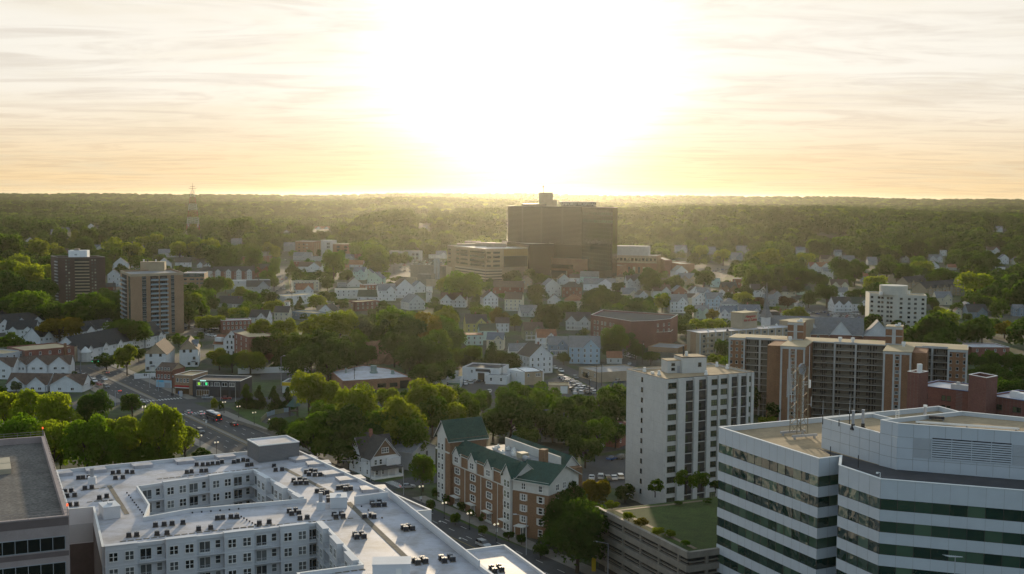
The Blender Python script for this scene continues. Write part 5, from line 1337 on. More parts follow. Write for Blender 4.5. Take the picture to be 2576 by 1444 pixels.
ROOFW = dict(dark='dark', grey='grey', brown='brown', rust='rust red', green='mossy dark', black='black', blue='blue-grey')
FORM = dict(G='front gable', S='side gable', X='cross gable', H='hipped', F='flat', T='twin gable', M='mansard')
def house(fn, xc, yb, wc, typ, wall, roof, st, rot, place_txt, label=None, name='house', dep=None, porch=False, chim=True):
    px, py = fn(xc, yb); sc = .2278 if fn in (a2, a3, a4, a7, a6) else .2531 if fn is a1 else .22574 if fn is a5 else .27087 if fn is c6 else .34194 if fn is a8 else .32276
    g = G(px, py); dist = g.y; w = wc * sc * dist / 3000
    z = 0.0
    if py < yh(px) + 190 and py > yh(px) + 20:                       # far houses stand on the rising land: march along the view ray
        d = (CAM_R @ Vector(((px - PCX) / FOC, -(py - PCY) / FOC, -1))); t_ = 1000 / d.y
        while t_ * d.y < 9000 and CAM_H + d.z * t_ > terrain(d.x * t_, d.y * t_): t_ += 8 / d.y
        g = Vector((d.x * t_, d.y * t_, terrain(d.x * t_, d.y * t_))); dist = g.y; w = wc * sc * dist / 3000; z = g.z
    D = dep or min(15, max(7, w * 1.05)); h = st * 2.85 + .5
    lab = label or f"{COLW[wall]} house with {ROOFW[roof]} {FORM[typ]} roof {place_txt}"
    r = thing(name, lab, 'house', (g.x, g.y, z - .05), math.radians(rot) - math.atan2(g.x, g.y) * .6)
    keepout(g.x - math.sin(r.rotation_euler.z) * D / 2, g.y + math.cos(r.rotation_euler.z) * D / 2, max(w, D) * .55)
    W = MATS['siding_' + wall] if wall != 'brick' else MATS['brick_red']; R_ = rmat(roof); TW = MATS['trim_white'] if wall != 'white' else MATS['siding_white']
    wa = MB().box(-w / 2, w / 2, 0, D, 0, h, skip='b'); rm = MB()
    gw = W
    if typ == 'G': roof_gable(rm, w, 0, D, h, w * .42, 'y')
    elif typ == 'S': roof_gable(rm, w, 0, D, h, D * .36, 'x')
    elif typ in 'XT':
        roof_gable(rm, w, 0, D, h, D * .36, 'x')
        xs = [(-w * .05, w * .5)] if typ == 'X' else [(-w * .48, w * .42), (w * .06, w * .42)]
        for x0, ww in xs:
            wa.box(x0, x0 + ww, -.9, -.002, 0, h, skip='b'); roof_gable(rm, ww, -.9, D * .5, h, min(ww * .5, D * .34), 'y', x0)
    elif typ == 'H':
        o_ = .4; a = (-w / 2 - o_, -o_, h); b = (w / 2 + o_, -o_, h); c = (w / 2 + o_, D + o_, h); d_ = (-w / 2 - o_, D + o_, h); q = min(w, D) * .42
        e, f = (-max(0, w / 2 - q), D / 2, h + q * .75), (max(.1, w / 2 - q), D / 2, h + q * .75)
        rm.face([a, b, f, e]).face([b, c, f]).face([c, d_, e, f]).face([d_, a, e])
    elif typ == 'M':
        rm.face([(-w / 2 - .3, -.3, h), (w / 2 + .3, -.3, h), (w / 2 - .8, .9, h + 2.6), (-w / 2 + .8, .9, h + 2.6)]).face([(w / 2 + .3, -.3, h), (w / 2 + .3, D + .3, h), (w / 2 - .8, D - .9, h + 2.6), (w / 2 - .8, .9, h + 2.6)]).face([(-w / 2 - .3, D + .3, h), (-w / 2 - .3, -.3, h), (-w / 2 + .8, .9, h + 2.6), (-w / 2 + .8, D - .9, h + 2.6)]).face([(-w / 2 + .8, .9, h + 2.6), (w / 2 - .8, .9, h + 2.6), (w / 2 - .8, D - .9, h + 2.7), (-w / 2 + .8, D - .9, h + 2.7)])
    else:
        rm.box(-w / 2 - .15, w / 2 + .15, -.15, D + .15, h, h + .35)
    wa.build('wall', W, r); ro = rm.build('roof', [R_, gw], r)
    if chim and typ != 'F' and rnd.random() < .6: cx_ = rnd.uniform(-.25, .25) * w; MB().box(cx_ - .4, cx_ + .4, D * .55, D * .55 + .8, h, h + D * .36 + 1.3).build('chimney', MATS['brick_red'], ro)
    far = dist > 1000
    n = max(1, min(6, int(w / 2.9))); ww, wh = 1.0, 1.55
    for s_ in range(st):
        for k in range(n):
            if far and (k + s_) % 2: continue
            x = -w / 2 + w * (k + .5) / n; y = -.92 if (typ == 'X' and -w * .05 < x < w * .45) or typ == 'T' else -.01
            if typ in 'XT' and y < -.5 and abs((x + .0) - 0) < .3 and typ == 'T': continue
            addwin(r, (x, y, .9 + s_ * 2.85), 0, ww, wh, 'sash', pane=True)
    if typ in 'GX' and not far: addwin(r, (0 if typ == 'G' else w * .2, -.01 if typ == 'G' else -.92, h + .35), 0, .8, 1.1, 'plain')
    sd = math.degrees(r.rotation_euler.z) + math.degrees(math.atan2(g.x, g.y))
    if abs(sd) > 9 and not far:
        s_ = -1 if sd > 0 else 1; nn = max(1, int(D / 3.4))
        for f in range(st):
            for k in range(nn): addwin(r, (s_ * (w / 2 + .01), D * (k + .5) / nn, .9 + f * 2.85), s_ * PI / 2, ww, wh, 'sash')
    if porch:
        p = MB().box(-w * .45, w * .45, -2.2, -.95, 2.7, 2.9).box(-w * .45, w * .45, -2.2, -.95, .0, .5)
        for k in range(4): x = -w * .43 + w * .86 * k / 3; p.box(x - .1, x + .1, -2.15, -1.95, .5, 2.7)
        p.build('porch', MATS['trim_white'], r)
    return r
def cluster(txt, rows):
    """rows of one neighbourhood; look-alikes in it are told apart by their order from the left"""
    seen = {}
    for row in rows:
        k = (row[5], row[6], row[4]); seen.setdefault(k, []).append(row)
    for row in rows:
        k = (row[5], row[6], row[4]); L_ = sorted(seen[k], key=lambda q: q[0](q[1], q[2])[0]); t_ = txt
        if len(L_) > 1: t_ = f"{txt}, {nth(L_.index(row), len(L_))} of {NUM.get(len(L_), len(L_))}"
        house(row[0], row[1], row[2], row[3], row[4], row[5], row[6], row[7], row[8], t_, porch=len(row) > 9)
cluster('in the huddle below the central trees', [
    (a7, 400, 525, 240, 'X', 'yellow', 'dark', 2, 8), (a7, 375, 665, 190, 'F', 'aqua', 'rust', 2, 8), (a7, 525, 610, 185, 'S', 'aqua', 'green', 2, 8),
    (a7, 600, 715, 185, 'X', 'cream', 'blue', 2, -6), (a7, 680, 520, 150, 'S', 'white', 'brown', 2, 0), (a7, 1030, 605, 215, 'X', 'olive', 'brown', 2, 8, 1),
    (a7, 1175, 690, 215, 'X', 'white', 'rust', 2, 6, 1), (a7, 1300, 775, 215, 'X', 'slate', 'grey', 2, 4, 1), (a7, 860, 850, 200, 'X', 'white', 'grey', 2, 6),
    (a7, 1110, 975, 290, 'G', 'white', 'dark', 3, 28), (a7, 1590, 868, 340, 'X', 'blue', 'grey', 3, 0), (a7, 1920, 868, 165, 'S', 'pale', 'rust', 1, 0), (a7, 1515, 495, 270, 'T', 'pale', 'dark', 2, -3, 1)])
cluster('before the hospital', [
    (a7, 140, 245, 285, 'T', 'white', 'brown', 2, -4), (a7, 555, 260, 165, 'G', 'white', 'dark', 3, 14, 1), (a7, 800, 280, 190, 'S', 'cream', 'brown', 3, -8, 1),
    (a7, 1235, 125, 200, 'G', 'pale', 'grey', 3, 14), (a7, 1450, 135, 215, 'H', 'brick', 'dark', 3, 0), (a7, 1750, 60, 350, 'X', 'white', 'grey', 2, -6),
    (a7, 1640, -30, 205, 'S', 'aqua', 'grey', 2, -6), (a7, 1255, 208, 150, 'G', 'white', 'dark', 1, 0), (a7, 1470, 255, 195, 'H', 'cream', 'rust', 2, 0),
    (a7, 985, 350, 195, 'X', 'pale', 'grey', 1, 10), (a3, 960, 1190, 110, 'G', 'tan', 'brown', 3, 14), (a3, 1365, 1140, 120, 'G', 'pale', 'brown', 2, 10), (a3, 740, 1240, 330, 'S', 'brick', 'brown', 2, -6),
    (a3, 1990, 1120, 100, 'H', 'cream', 'brown', 2, 0), (a3, 2130, 1200, 150, 'T', 'pale', 'dark', 3, 8), (a3, 2095, 1320, 170, 'X', 'cream', 'grey', 2, 10), (a3, 2240, 1330, 110, 'G', 'pale', 'dark', 2, 25), (a3, 1480, 1130, 110, 'S', 'white', 'brown', 2, 0)])
cluster('between brick school and church', [
    (a4, 160, 1000, 195, 'X', 'pale', 'brown', 2, 8), (a4, 357, 1005, 150, 'G', 'brick', 'grey', 2, 12), (a4, 520, 995, 115, 'G', 'white', 'dark', 2, 14), (a4, 622, 1022, 150, 'X', 'white', 'grey', 2, 8),
    (a4, 340, 1165, 195, 'X', 'white', 'grey', 3, 6, 1), (a4, 470, 1075, 110, 'S', 'cream', 'brown', 2, 6), (a4, 575, 1125, 130, 'G', 'white', 'grey', 3, 8), (a4, 735, 1135, 175, 'X', 'blue', 'grey', 3, 6, 1),
    (a4, 910, 1150, 180, 'H', 'white', 'grey', 2, 6), (a4, 600, 1232, 150, 'T', 'mint', 'grey', 2, 4), (a4, 895, 1255, 185, 'T', 'white', 'blue', 2, 4, 1), (a4, 1130, 1255, 235, 'T', 'pale', 'blue', 2, 6),
    (a4, 1360, 1285, 195, 'M', 'slate', 'dark', 2, 6), (a4, 1490, 1270, 75, 'G', 'pale', 'brown', 2, 10), (a4, 1240, 990, 190, 'X', 'white', 'dark', 2, 6), (a4, 1425, 1062, 150, 'G', 'grey', 'brown', 2, 14),
    (a4, 1345, 1095, 130, 'S', 'grey', 'grey', 2, 4), (a4, 1560, 1005, 150, 'X', 'cream', 'dark', 2, 6), (a4, 1725, 965, 150, 'S', 'mint', 'green', 1, 6), (a4, 1690, 1112, 95, 'G', 'white', 'blue', 1, 10), (a4, 1640, 1060, 90, 'S', 'grey', 'dark', 1, 6)])
cluster('behind the church car park', [
    (a4, 2155, 1155, 200, 'T', 'white', 'dark', 2, 14, 1), (a4, 2345, 1148, 180, 'X', 'white', 'green', 2, 14), (a4, 2120, 930, 190, 'T', 'cream', 'brown', 2, 6), (a4, 2150, 1012, 130, 'S', 'white', 'grey', 2, 8),
    (a4, 1990, 795, 110, 'S', 'pale', 'grey', 3, 4), (a4, 1905, 715, 230, 'T', 'pale', 'rust', 2, 8)])
cluster('in the upper right trees', [
    (a4, 750, 882, 95, 'F', 'aqua', 'grey', 3, 6), (a4, 980, 890, 95, 'F', 'brick', 'grey', 3, -8), (a4, 370, 768, 150, 'G', 'white', 'grey', 2, 18), (a4, 450, 852, 180, 'T', 'tan', 'grey', 2, 14),
    (a4, 1050, 512, 130, 'X', 'grey', 'grey', 2, 6), (a4, 985, 592, 120, 'X', 'slate', 'grey', 2, 6), (a4, 1690, 520, 95, 'S', 'white', 'blue', 2, 4), (a4, 1990, 622, 150, 'X', 'tan', 'brown', 2, 6), (a4, 2220, 602, 130, 'S', 'grey', 'grey', 1, 4),
    (a4, 905, 962, 165, 'T', 'brown', 'dark', 2, 8), (a4, 820, 972, 60, 'G', 'white', 'grey', 1, 6), (a4, 2480, 640, 100, 'S', 'grey', 'grey', 2, 4), (a4, 370, 502, 130, 'X', 'pale', 'grey', 2, 8), (a4, 700, 520, 100, 'S', 'grey', 'grey', 2, 4)])
cluster('by the right edge', [
    (a5, 1280, 1088, 175, 'X', 'cream', 'grey', 2, 8), (a5, 1655, 1258, 215, 'X', 'slate', 'dark', 2, 10), (a5, 1540, 1198, 130, 'G', 'white', 'blue', 2, 8), (a5, 1690, 1155, 180, 'S', 'tan', 'grey', 1, 8),
    (a5, 850, 622, 80, 'G', 'white', 'grey', 2, 10), (a5, 1190, 618, 140, 'T', 'white', 'grey', 2, 4), (a5, 1160, 712, 130, 'G', 'white', 'dark', 2, 12), (a5, 1272, 545, 65, 'F', 'white', 'grey', 3, 0), (a5, 1885, 280, 90, 'T', 'white', 'grey', 2, 0),
    (a5, 1830, 522, 130, 'X', 'white', 'brown', 2, 6), (a5, 1950, 640, 95, 'G', 'white', 'blue', 3, 6), (a5, 1915, 725, 85, 'F', 'white', 'blue', 2, 6), (a5, 2090, 642, 90, 'G', 'cream', 'grey', 2, 6), (a5, 100, 548, 75, 'S', 'white', 'grey', 2, 6),
    (a5, 480, 642, 100, 'S', 'grey', 'grey', 2, 6), (a5, 1440, 1240, 70, 'G', 'cream', 'brown', 2, 8), (a5, 390, 830, 80, 'S', 'slate', 'rust', 2, 0), (a5, 1370, 700, 90, 'S', 'grey', 'rust', 1, 5), (a5, 2110, 1215, 110, 'X', 'slate', 'grey', 2, 6)])
cluster('left of the hospital garage', [
    (a2, 845, 712, 255, 'X', 'white', 'brown', 2, -10), (a2, 790, 948, 190, 'X', 'white', 'rust', 1, 6), (a2, 1510, 1028, 280, 'S', 'white', 'green', 1, -6), (a2, 1700, 1032, 195, 'X', 'white', 'grey', 3, 10),
    (a2, 1895, 1000, 225, 'G', 'white', 'brown', 3, 20, 1), (a2, 2060, 942, 130, 'G', 'white', 'grey', 2, 20), (a2, 2168, 945, 65, 'F', 'white', 'brown', 2, 6), (a2, 2030, 1132, 200, 'G', 'pale', 'grey', 2, 28), (a2, 2165, 1055, 60, 'F', 'pale', 'grey', 3, 6),
    (a2, 1385, 802, 130, 'X', 'aqua', 'blue', 3, -14), (a2, 1490, 790, 110, 'G', 'mint', 'grey', 2, -10), (a2, 1560, 852, 165, 'G', 'mint', 'blue', 2, -14), (a2, 1350, 662, 160, 'S', 'white', 'rust', 1, -8), (a2, 1275, 585, 110, 'X', 'white', 'grey', 1, 0),
    (a2, 1245, 692, 75, 'S', 'tan', 'rust', 1, 10), (a2, 1265, 518, 65, 'X', 'grey', 'dark', 3, 0), (a2, 1340, 880, 160, 'G', 'pale', 'dark', 1, 10), (a2, 1230, 878, 150, 'F', 'grey', 'grey', 1, 6)])
cluster('beside the straight uphill street', [
    (a2, 760, 592, 200, 'X', 'grey', 'grey', 2, -6), (a2, 930, 600, 165, 'F', 'grey', 'grey', 2, -6), (a2, 290, 525, 235, 'T', 'pale', 'blue', 2, 6), (a2, 320, 772, 165, 'T', 'brick', 'dark', 3, 8), (a2, 620, 492, 125, 'X', 'grey', 'grey', 3, 0),
    (a2, 280, 948, 255, 'X', 'grey', 'dark', 2, 6), (a2, 60, 1112, 145, 'S', 'white', 'dark', 1, -14), (a2, 1020, 1195, 175, 'G', 'white', 'dark', 1, -22), (a2, 275, 1312, 200, 'X', 'white', 'dark', 2, -12), (a2, 530, 1252, 165, 'S', 'cream', 'dark', 2, -8),
    (a2, 590, 1175, 60, 'F', 'white', 'brown', 3, 0), (a2, 700, 655, 90, 'F', 'brick', 'grey', 2, 4), (a2, 2300, 572, 110, 'X', 'white', 'blue', 2, 6), (a2, 2200, 572, 75, 'F', 'pale', 'grey', 2, 6)])
cluster('on the far wooded hill', [
    (a2, 985, 268, 165, 'T', 'white', 'rust', 2, 0), (a2, 840, 215, 180, 'T', 'pale', 'rust', 2, 0), (a2, 1090, 185, 160, 'T', 'pale', 'brown', 2, 0), (a2, 1230, 180, 150, 'T', 'tan', 'brown', 1, 0), (a2, 590, 295, 65, 'G', 'white', 'grey', 1, 10), (a2, 2090, 112, 90, 'T', 'white', 'grey', 2, 0),
    (a2, 2350, 105, 60, 'G', 'white', 'grey', 2, 0), (a2, 2120, 235, 45, 'S', 'white', 'grey', 1, 0), (a2, 40, 425, 95, 'X', 'white', 'grey', 2, 0)])
cluster('around the two brown towers', [
    (a1, 1198, 902, 160, 'G', 'white', 'grey', 3, 4), (a1, 1130, 1045, 115, 'G', 'white', 'grey', 4, 4), (a1, 1100, 1082, 95, 'S', 'brick', 'dark', 1, 10), (a1, 1630, 872, 140, 'G', 'white', 'blue', 2, 4), (a1, 1820, 855, 155, 'S', 'white', 'dark', 2, 4),
    (a1, 2030, 855, 140, 'T', 'white', 'dark', 1, 4), (a1, 2050, 945, 160, 'H', 'pale', 'dark', 2, 4), (a1, 2150, 968, 105, 'G', 'white', 'brown', 1, 10), (a1, 945, 708, 190, 'T', 'pale', 'blue', 2, 4), (a1, 595, 748, 170, 'T', 'brick', 'brown', 2, 4),
    (a1, 1370, 672, 120, 'S', 'pale', 'grey', 2, 6), (a1, 1700, 755, 240, 'X', 'grey', 'grey', 2, 4), (a1, 2350, 642, 100, 'X', 'grey', 'grey', 2, 4), (a1, 905, 468, 55, 'G', 'white', 'grey', 2, 10), (a1, 540, 552, 65, 'X', 'white', 'grey', 3, 5), (a1, 640, 502, 85, 'S', 'pale', 'grey', 1, 0),
    (a1, 300, 612, 80, 'G', 'pale', 'grey', 1, 10), (a1, 2290, 1252, 290, 'S', 'grey', 'dark', 1, -16), (a1, 1350, 868, 90, 'G', 'pale', 'dark', 2, 8), (a1, 1000, 450, 70, 'S', 'grey', 'brown', 2, 0), (a1, 710, 600, 90, 'X', 'pale', 'grey', 1, 5), (a1, 1390, 232, 130, 'X', 'white', 'blue', 1, 0)])
# rows of joined gables
def terrace(fn, pl, pr, st, wall, roof, n, label, cat='row houses', hw=10, name='row_house', front=.9, gw=.55, mix=None, rise=.42):
    """a terrace between two foot pixels: one ridge with n front gables"""
    a, b_ = G(*fn(*pl)), G(*fn(*pr)); d = b_ - a; L_ = d.length; h = st * 2.8 + .4
    r = thing(name, label, cat, a, math.atan2(d.y, d.x))
    ang_ = r.rotation_euler.z
    for k in range(int(L_ / 8) + 1): keepout(a.x + d.x * min(1, k * 8 / L_) - math.sin(ang_) * hw / 2, a.y + d.y * min(1, k * 8 / L_) + math.cos(ang_) * hw / 2, 7)
    W = MATS['siding_' + wall] if wall != 'brick' else MATS['brick_red']; G2 = MATS['siding_' + mix] if mix else W
    w = MB().box(0, L_, 0, hw, 0, h, skip='b'); w.build('wall', W, r)
    m = MB(); gable(m, 0, L_, 0, hw, h, hw * .4, 'x', 0, .35, 1); m.build('roof', [rmat(roof), W], r)
    for k in range(n):
        x0 = L_ * (k + .5 - gw / 2) / n; ww = L_ * gw / n
        o = MB().box(x0, x0 + ww, -front, -.004, 0, h, skip='b').build('gabled_front', G2, r)
        m = MB(); gable(m, x0, x0 + ww, -front, hw * .5, h, min(ww * rise, hw * .39), 'y', 0, .3, 1); m.build('gable_roof', [rmat(roof), G2], o)
        for s_ in range(st):
            for q in (.3, .7): addwin(o, (x0 + ww * q, -front - .01, .8 + s_ * 2.8), 0, min(1.6, ww * .22), 1.3, 'slide')
            if gw < .8: addwin(r, (L_ * k / n + (L_ / n) * (.5 - gw / 2) * .5, -.01, .8 + s_ * 2.8), 0, 1.0, 1.4, 'sash')
    return r
terrace(c6, (60, 742), (440, 748), 1, 'white', 'brown', 2, 'front left white motel wing with brown gables beside the street trees', 'motel', 11, 'motel', .9, .86)
terrace(c6, (470, 748), (772, 752), 1, 'white', 'brown', 1, 'front right white motel wing with one wide brown gable beside the parked cars', 'motel', 11, 'motel', .9, .98)
terrace(c6, (250, 612), (655, 606), 2, 'white', 'brown', 2, 'rear white motel wing with two brown gables below the long brick building', 'motel', 10, 'motel', .9, .88)
terrace(c6, (-130, 630), (125, 632), 2, 'white', 'brown', 1, 'rear white motel wing cut off by the left edge', 'motel', 10, 'motel', .9, .9)
terrace(c6, (165, 612), (248, 612), 2, 'white', 'brown', 1, 'narrow white motel block with a half gable between the two rear wings', 'motel', 9, 'motel', .9, .98)
terrace(c6, (375, 335), (900, 262), 2, 'white', 'black', 4, 'front terrace of white gabled townhouses with black roof behind the long brick building', hw=13, gw=.6)
terrace(c6, (880, 258), (1085, 222), 2, 'white', 'black', 1, 'single white gable end of the black roofed townhouses below the balcony tower', hw=12, gw=.5)
terrace(c6, (55, 262), (330, 258), 2, 'white', 'black', 2, 'small white gabled townhouse pair with black roof left of the orange topped tree', hw=13, gw=.5)
terrace(c6, (-40, 205), (420, 165), 2, 'white', 'black', 3, 'second terrace of white gabled townhouses with black roof left of the balcony tower', hw=13, gw=.55)
terrace(c6, (-40, 112), (330, 92), 1, 'white', 'black', 4, 'third terrace of white townhouses showing four small gables', hw=12, gw=.28)
terrace(c6, (640, 132), (800, 125), 2, 'white', 'black', 1, 'white gabled townhouse right of the orange topped tree', hw=12, gw=.5)
terrace(c6, (60, 48), (220, 44), 1, 'white', 'black', 1, 'single far white gable with black roof at the left edge woods', hw=12, gw=.6)
lt = terrace(c6, (752, 470), (1540, 300), 2, 'white', 'black', 6, 'long black roofed townhouse row running from the street corner to the balcony tower', hw=18, gw=.34, front=1.2)
MB().cyl((2, -1.5), 3.0, 0, 5, 8).cyl((2, -1.5), 3.4, 5, 8, 8, r1=.2).build('corner_bay', [MATS['siding_pale']], lt)
MB().box(-4, 0, 2, 6, 0, 8.5).build('end_tower', MATS['siding_tan'], lt); MB().cyl((-2, 4), 3.2, 8.5, 10.6, 4, r1=.1).build('end_tower_roof', MATS['shingle_black'], lt)
terrace(a1, (2115, 975), (2530, 972), 3, 'brick', 'dark', 4, 'brick and white terrace with four gables right of the tan office block', hw=12, gw=.5, mix='pale')
terrace(a5, (1075, 1012), (1460, 975), 3, 'tan', 'black', 5, 'stone fronted townhouses with steep black roofs right of the pale tower', hw=14, gw=.45)
terrace(a5, (880, 905), (1240, 880), 2, 'tan', 'black', 4, 'upper stone townhouses with black roofs behind the pale tower', hw=14, gw=.4)
terrace(a5, (745, 850), (880, 845), 2, 'tan', 'black', 1, 'short black roofed townhouse just behind the stair drum', hw=12, gw=.5)
# ---- houses of the near streets, each drawn on its own
def big_house(fn, pl, pr, st, wall, roof, dep_, rise, label, gwall=None, name='house', base=None):
    a, b_ = G(*fn(*pl)), G(*fn(*pr)); d = b_ - a; L_ = d.length; h = st * 2.9 + .3
    r = thing(name, label, 'house', a, math.atan2(d.y, d.x)); an = r.rotation_euler.z
    keepout(a.x + d.x / 2 - math.sin(an) * dep_ / 2, a.y + d.y / 2 + math.cos(an) * dep_ / 2, max(L_, dep_) * .6)
    MB().box(0, L_, 0, dep_, 0, h, skip='b').build('wall', MATS['siding_' + wall], r)
    m = MB(); gable(m, 0, L_, 0, dep_, h, rise, 'y', 0, .4, 1); m.build('roof', [rmat(roof), MATS['siding_' + (gwall or wall)]], r)
    return r, L_, h
r, L_, h = big_house(c6, (1350, 562), (1545, 560), 3, 'white', 'brown', 26, 5.2, 'large white multi family house with beige gable behind the red corner shop', 'tan')
for f_, xs in ((2, (.27, .73)), (1, (.27,)), (0, (.12, .62))):
    for x in xs: addwin(r, (L_ * x, -.01, 1.0 + f_ * 2.9 + (.9 if f_ == 2 else 0)), 0, 1.3, 1.4, 'double', MATS['dark_trim'])
MB().box(L_ * .26, L_ * .46, -.8, 0, 2.7, 3.1).build('door_hood', MATS['shingle_grey'], r); MB().box(L_ * .3, L_ * .42, -.06, 0, 0, 2.3).build('door', MATS['trim_white'], r)
for k in range(5):
    addwin(r, (L_ + .01, 4 + k * 4.6, 1.2 + (k % 3) * 2.6), PI / 2, .9, 1.3, 'sash'); MB().box(L_, L_ + .12, 2 + k * 5, 2.12 + k * 5, 0, h).build('downpipe', MATS['trim_white'], r)
r, L_, h = big_house(c6, (1668, 520), (1842, 516), 3, 'white', 'brown', 22, 5.0, 'white house with beige gable and small blue dormers beside the large white one', 'tan')
for f_, xs in ((2, (.25, .6)), (1, (.78,)), (0, (.5, .9))):
    for x in xs: addwin(r, (L_ * x, -.01, 1.0 + f_ * 2.9 + (.9 if f_ == 2 else 0)), 0, 1.3, 1.4, 'double', MATS['dark_trim'])
MB().box(L_ * .64, L_ * .86, -.8, 0, 2.7, 3.1).build('door_hood', MATS['shingle_grey'], r); MB().box(L_ * .68, L_ * .82, -.06, 0, 0, 2.3).build('door', MATS['trim_white'], r)
for k in range(2):
    o = MB().box(L_ - 3.6, L_ - .6, 5 + k * 5, 8 + k * 5, h, h + 2.6).build('dormer', MATS['siding_slate'], r); m = MB(); gable(m, L_ - 4.5, L_ - .2, 5 + k * 5, 8 + k * 5, h + 2.6, 1.4, 'x', 0, .2, 1); m.build('dormer_roof', [MATS['shingle_blue'], MATS['siding_white']], o)
for k in range(4):
    for f_ in range(3): addwin(r, (L_ + .01, 3 + k * 5, 1.0 + f_ * 2.9), PI / 2, 1.2, 1.5, 'double')
r, L_, h = big_house(c6, (2075, 410), (2232, 418), 3, 'white', 'grey', 12, 5.0, 'white three storey house with rust and grey roof beside the brown brick flats')
for f_, xs in ((2, (.25, .5, .72)), (1, (.25, .5, .72)), (0, (.3, .6))):
    for x in xs: addwin(r, (L_ * x, -.01, 1.0 + f_ * 2.9), 0, 1.0, 1.5, 'sash', MATS['dark_trim'])
for x in (.4, .6): addwin(r, (L_ * x, -.01, h + 1.0), 0, 1.0, 1.5, 'plain', MATS['dark_trim'])
o = MB().box(-7, -.004, 2, 11, 0, h - 2.9).build('side_wing', MATS['siding_white'], r); m = MB(); gable(m, -7.2, 2.0, 1.6, 11.4, h - 2.9, 4.8, 'x', 0, .4, 1); m.build('side_roof', [MATS['shingle_rust'], MATS['siding_white']], o)
MB().box(-6, -2, 1.0, 4, h - 1.6, h + .6).build('dormer', MATS['siding_white'], o)
# Victorian house by the near crossing, and the grey house next to it
va, vb_ = G(*c2(1075, 700)), G(*c2(1290, 668)); d = vb_ - va; L_ = d.length
r = thing('victorian_house', 'white gabled house with brown shingled attic, porch and grey roof by the near street corner', 'house', va, math.atan2(d.y, d.x)); keepout(va.x + 2, va.y + 8, 13)
D_ = 15; h = 6.6
MB().box(0, L_, 0, D_, 0, h, skip='b').build('wall', MATS['siding_white'], r)
m = MB(); gable(m, 0, L_, 0, D_, h, 6.0, 'y', 0, .6, 1); m.build('roof', [rmat('dark'), MATS['siding_white']], r)
m = MB(); gable(m, -.8, L_ + .8, 5, 12, h, 5.4, 'x', 0, .5, 1); ro = m.build('cross_roof', [rmat('dark'), MATS['siding_white']], r)
MB().face([(.9, -.03, h + .3), (L_ - .9, -.03, h + .3), (L_ / 2, -.03, h + 5.3)]).build('shingled_attic', MATS['siding_brown'], r)
addwin(r, (L_ / 2, -.05, h + 1.2), 0, 2.6, 1.7, 'triple')
for x, z in ((L_ * .16, 4.2), (L_ * .34, 4.2), (L_ * .2, .9), (L_ * .4, .9)): addwin(r, (x, -.01, z), 0, 1.0, 1.7, 'sash')
for k in range(3):
    for f_ in range(2): addwin(r, (-.01, 2.5 + k * 4.6, .9 + f_ * 3.1), -PI / 2, .95, 1.6, 'sash')
MB().box(L_ * .52, L_ + .2, -.9, -.01, 3.3, 6.0).build('bay', MATS['siding_white'], r)
p = MB().box(-.3, L_ + .3, -2.6, -.01, 0, .6)
for k in range(5): x = L_ * k / 4; p.box(x - .12, x + .12, -2.5, -2.26, .6, 3.0)
p.build('porch', MATS['trim_white'], r); MB().face([(-.5, -2.9, 3.0), (L_ + .5, -2.9, 3.0), (L_ + .5, -.02, 3.9), (-.5, -.02, 3.9)]).face([(-.5, -2.9, 2.98), (-.5, -.02, 2.98), (L_ + .5, -.02, 2.98), (L_ + .5, -2.9, 2.98)]).build('porch_roof', rmat('dark'), r)
MB().box(L_ * .4, L_ * .4 + .9, 8, 8.9, h + 4, h + 7.6).build('chimney', MATS['brick_red'], ro)
r, L_, h = big_house(c2, (1395, 640), (1575, 585), 2, 'grey', 'grey', 15, 3.0, 'plain grey gabled house between the Victorian house and the brick apartment house')
for x in (.28, .62): addwin(r, (L_ * x, -.01, 3.8), 0, 1.0, 1.5, 'plain', MATS['dark_trim'])
addwin(r, (L_ * .5, -.01, h + .7), 0, .7, .9, 'plain', MATS['dark_trim'])
house(c3, 1090, 415, 210, 'T', 'pale', 'grey', 2, -10, '', 'pale house with two grey gables behind the brick apartment house', dep=13)
house(c3, 1370, 450, 210, 'M', 'pale', 'dark', 2, -12, '', 'old house with a slate mansard roof left of the white slab tower', dep=12)
b = bq('brick_house', 'narrow red brick house end beside the foot of the white slab tower', 'house', c3(1592, 285), c3(1650, 262), c3(1592, 440)[1] + 8, 12); b.shell(MATS['brick_red'], MATS['roof_grey'], None, par=.3)
for k in range(2): b.win(0, 1.6, b.h - 3.5 - k * 3, .9, 1.5, 'sash')
# ---- shops on the avenue
b = bq('corner_shop', 'red brick corner shop building with brown hipped roof and pale blue shopfront', 'shop', c6(1448, 548), c6(1592, 555), c6(1450, 700)[1] + 3, 12)
b.shell(MATS['brick_red'], MATS['shingle_brown'], None, par=.3); LL = b.edge(0)[2]
m = MB(); gable(m, 0, LL, 0, 12, b.h + .15, 2.8, 'x', 0, .4, 1); m.build('roof', [rmat('brown'), MATS['siding_tan']], b.root, (0, 0, 0), b.edge(0)[3])
b.row(0, .5, LL - .5, 4, (4.6, 7.9), 1.0, 1.7, style='sash'); b.slab(0, 0, LL, .2, 3.6, 0, .12, 'shopfront', mat('shop_blue', (.35, .5, .6), var=.2)); b.slab(0, LL * .1, LL * .5, 2.7, 3.6, .12, .3, 'fascia_sign', mat('sign_cyan', (.12, .45, .65)))
b.slab(0, LL * .55, LL * .95, .3, 2.5, .12, .16, 'shutter', MATS['metal_grey'])
b = bq('red_fascia_shop', 'tan brick shop building with a red fascia and four upper windows', 'shop', c6(1622, 592), c6(1785, 600), c6(1622, 765)[1] + 2, 14)
b.shell(MATS['brick_tan'], MATS['roof_lit'], MATS['trim_white'], par=.5); LL = b.edge(0)[2]
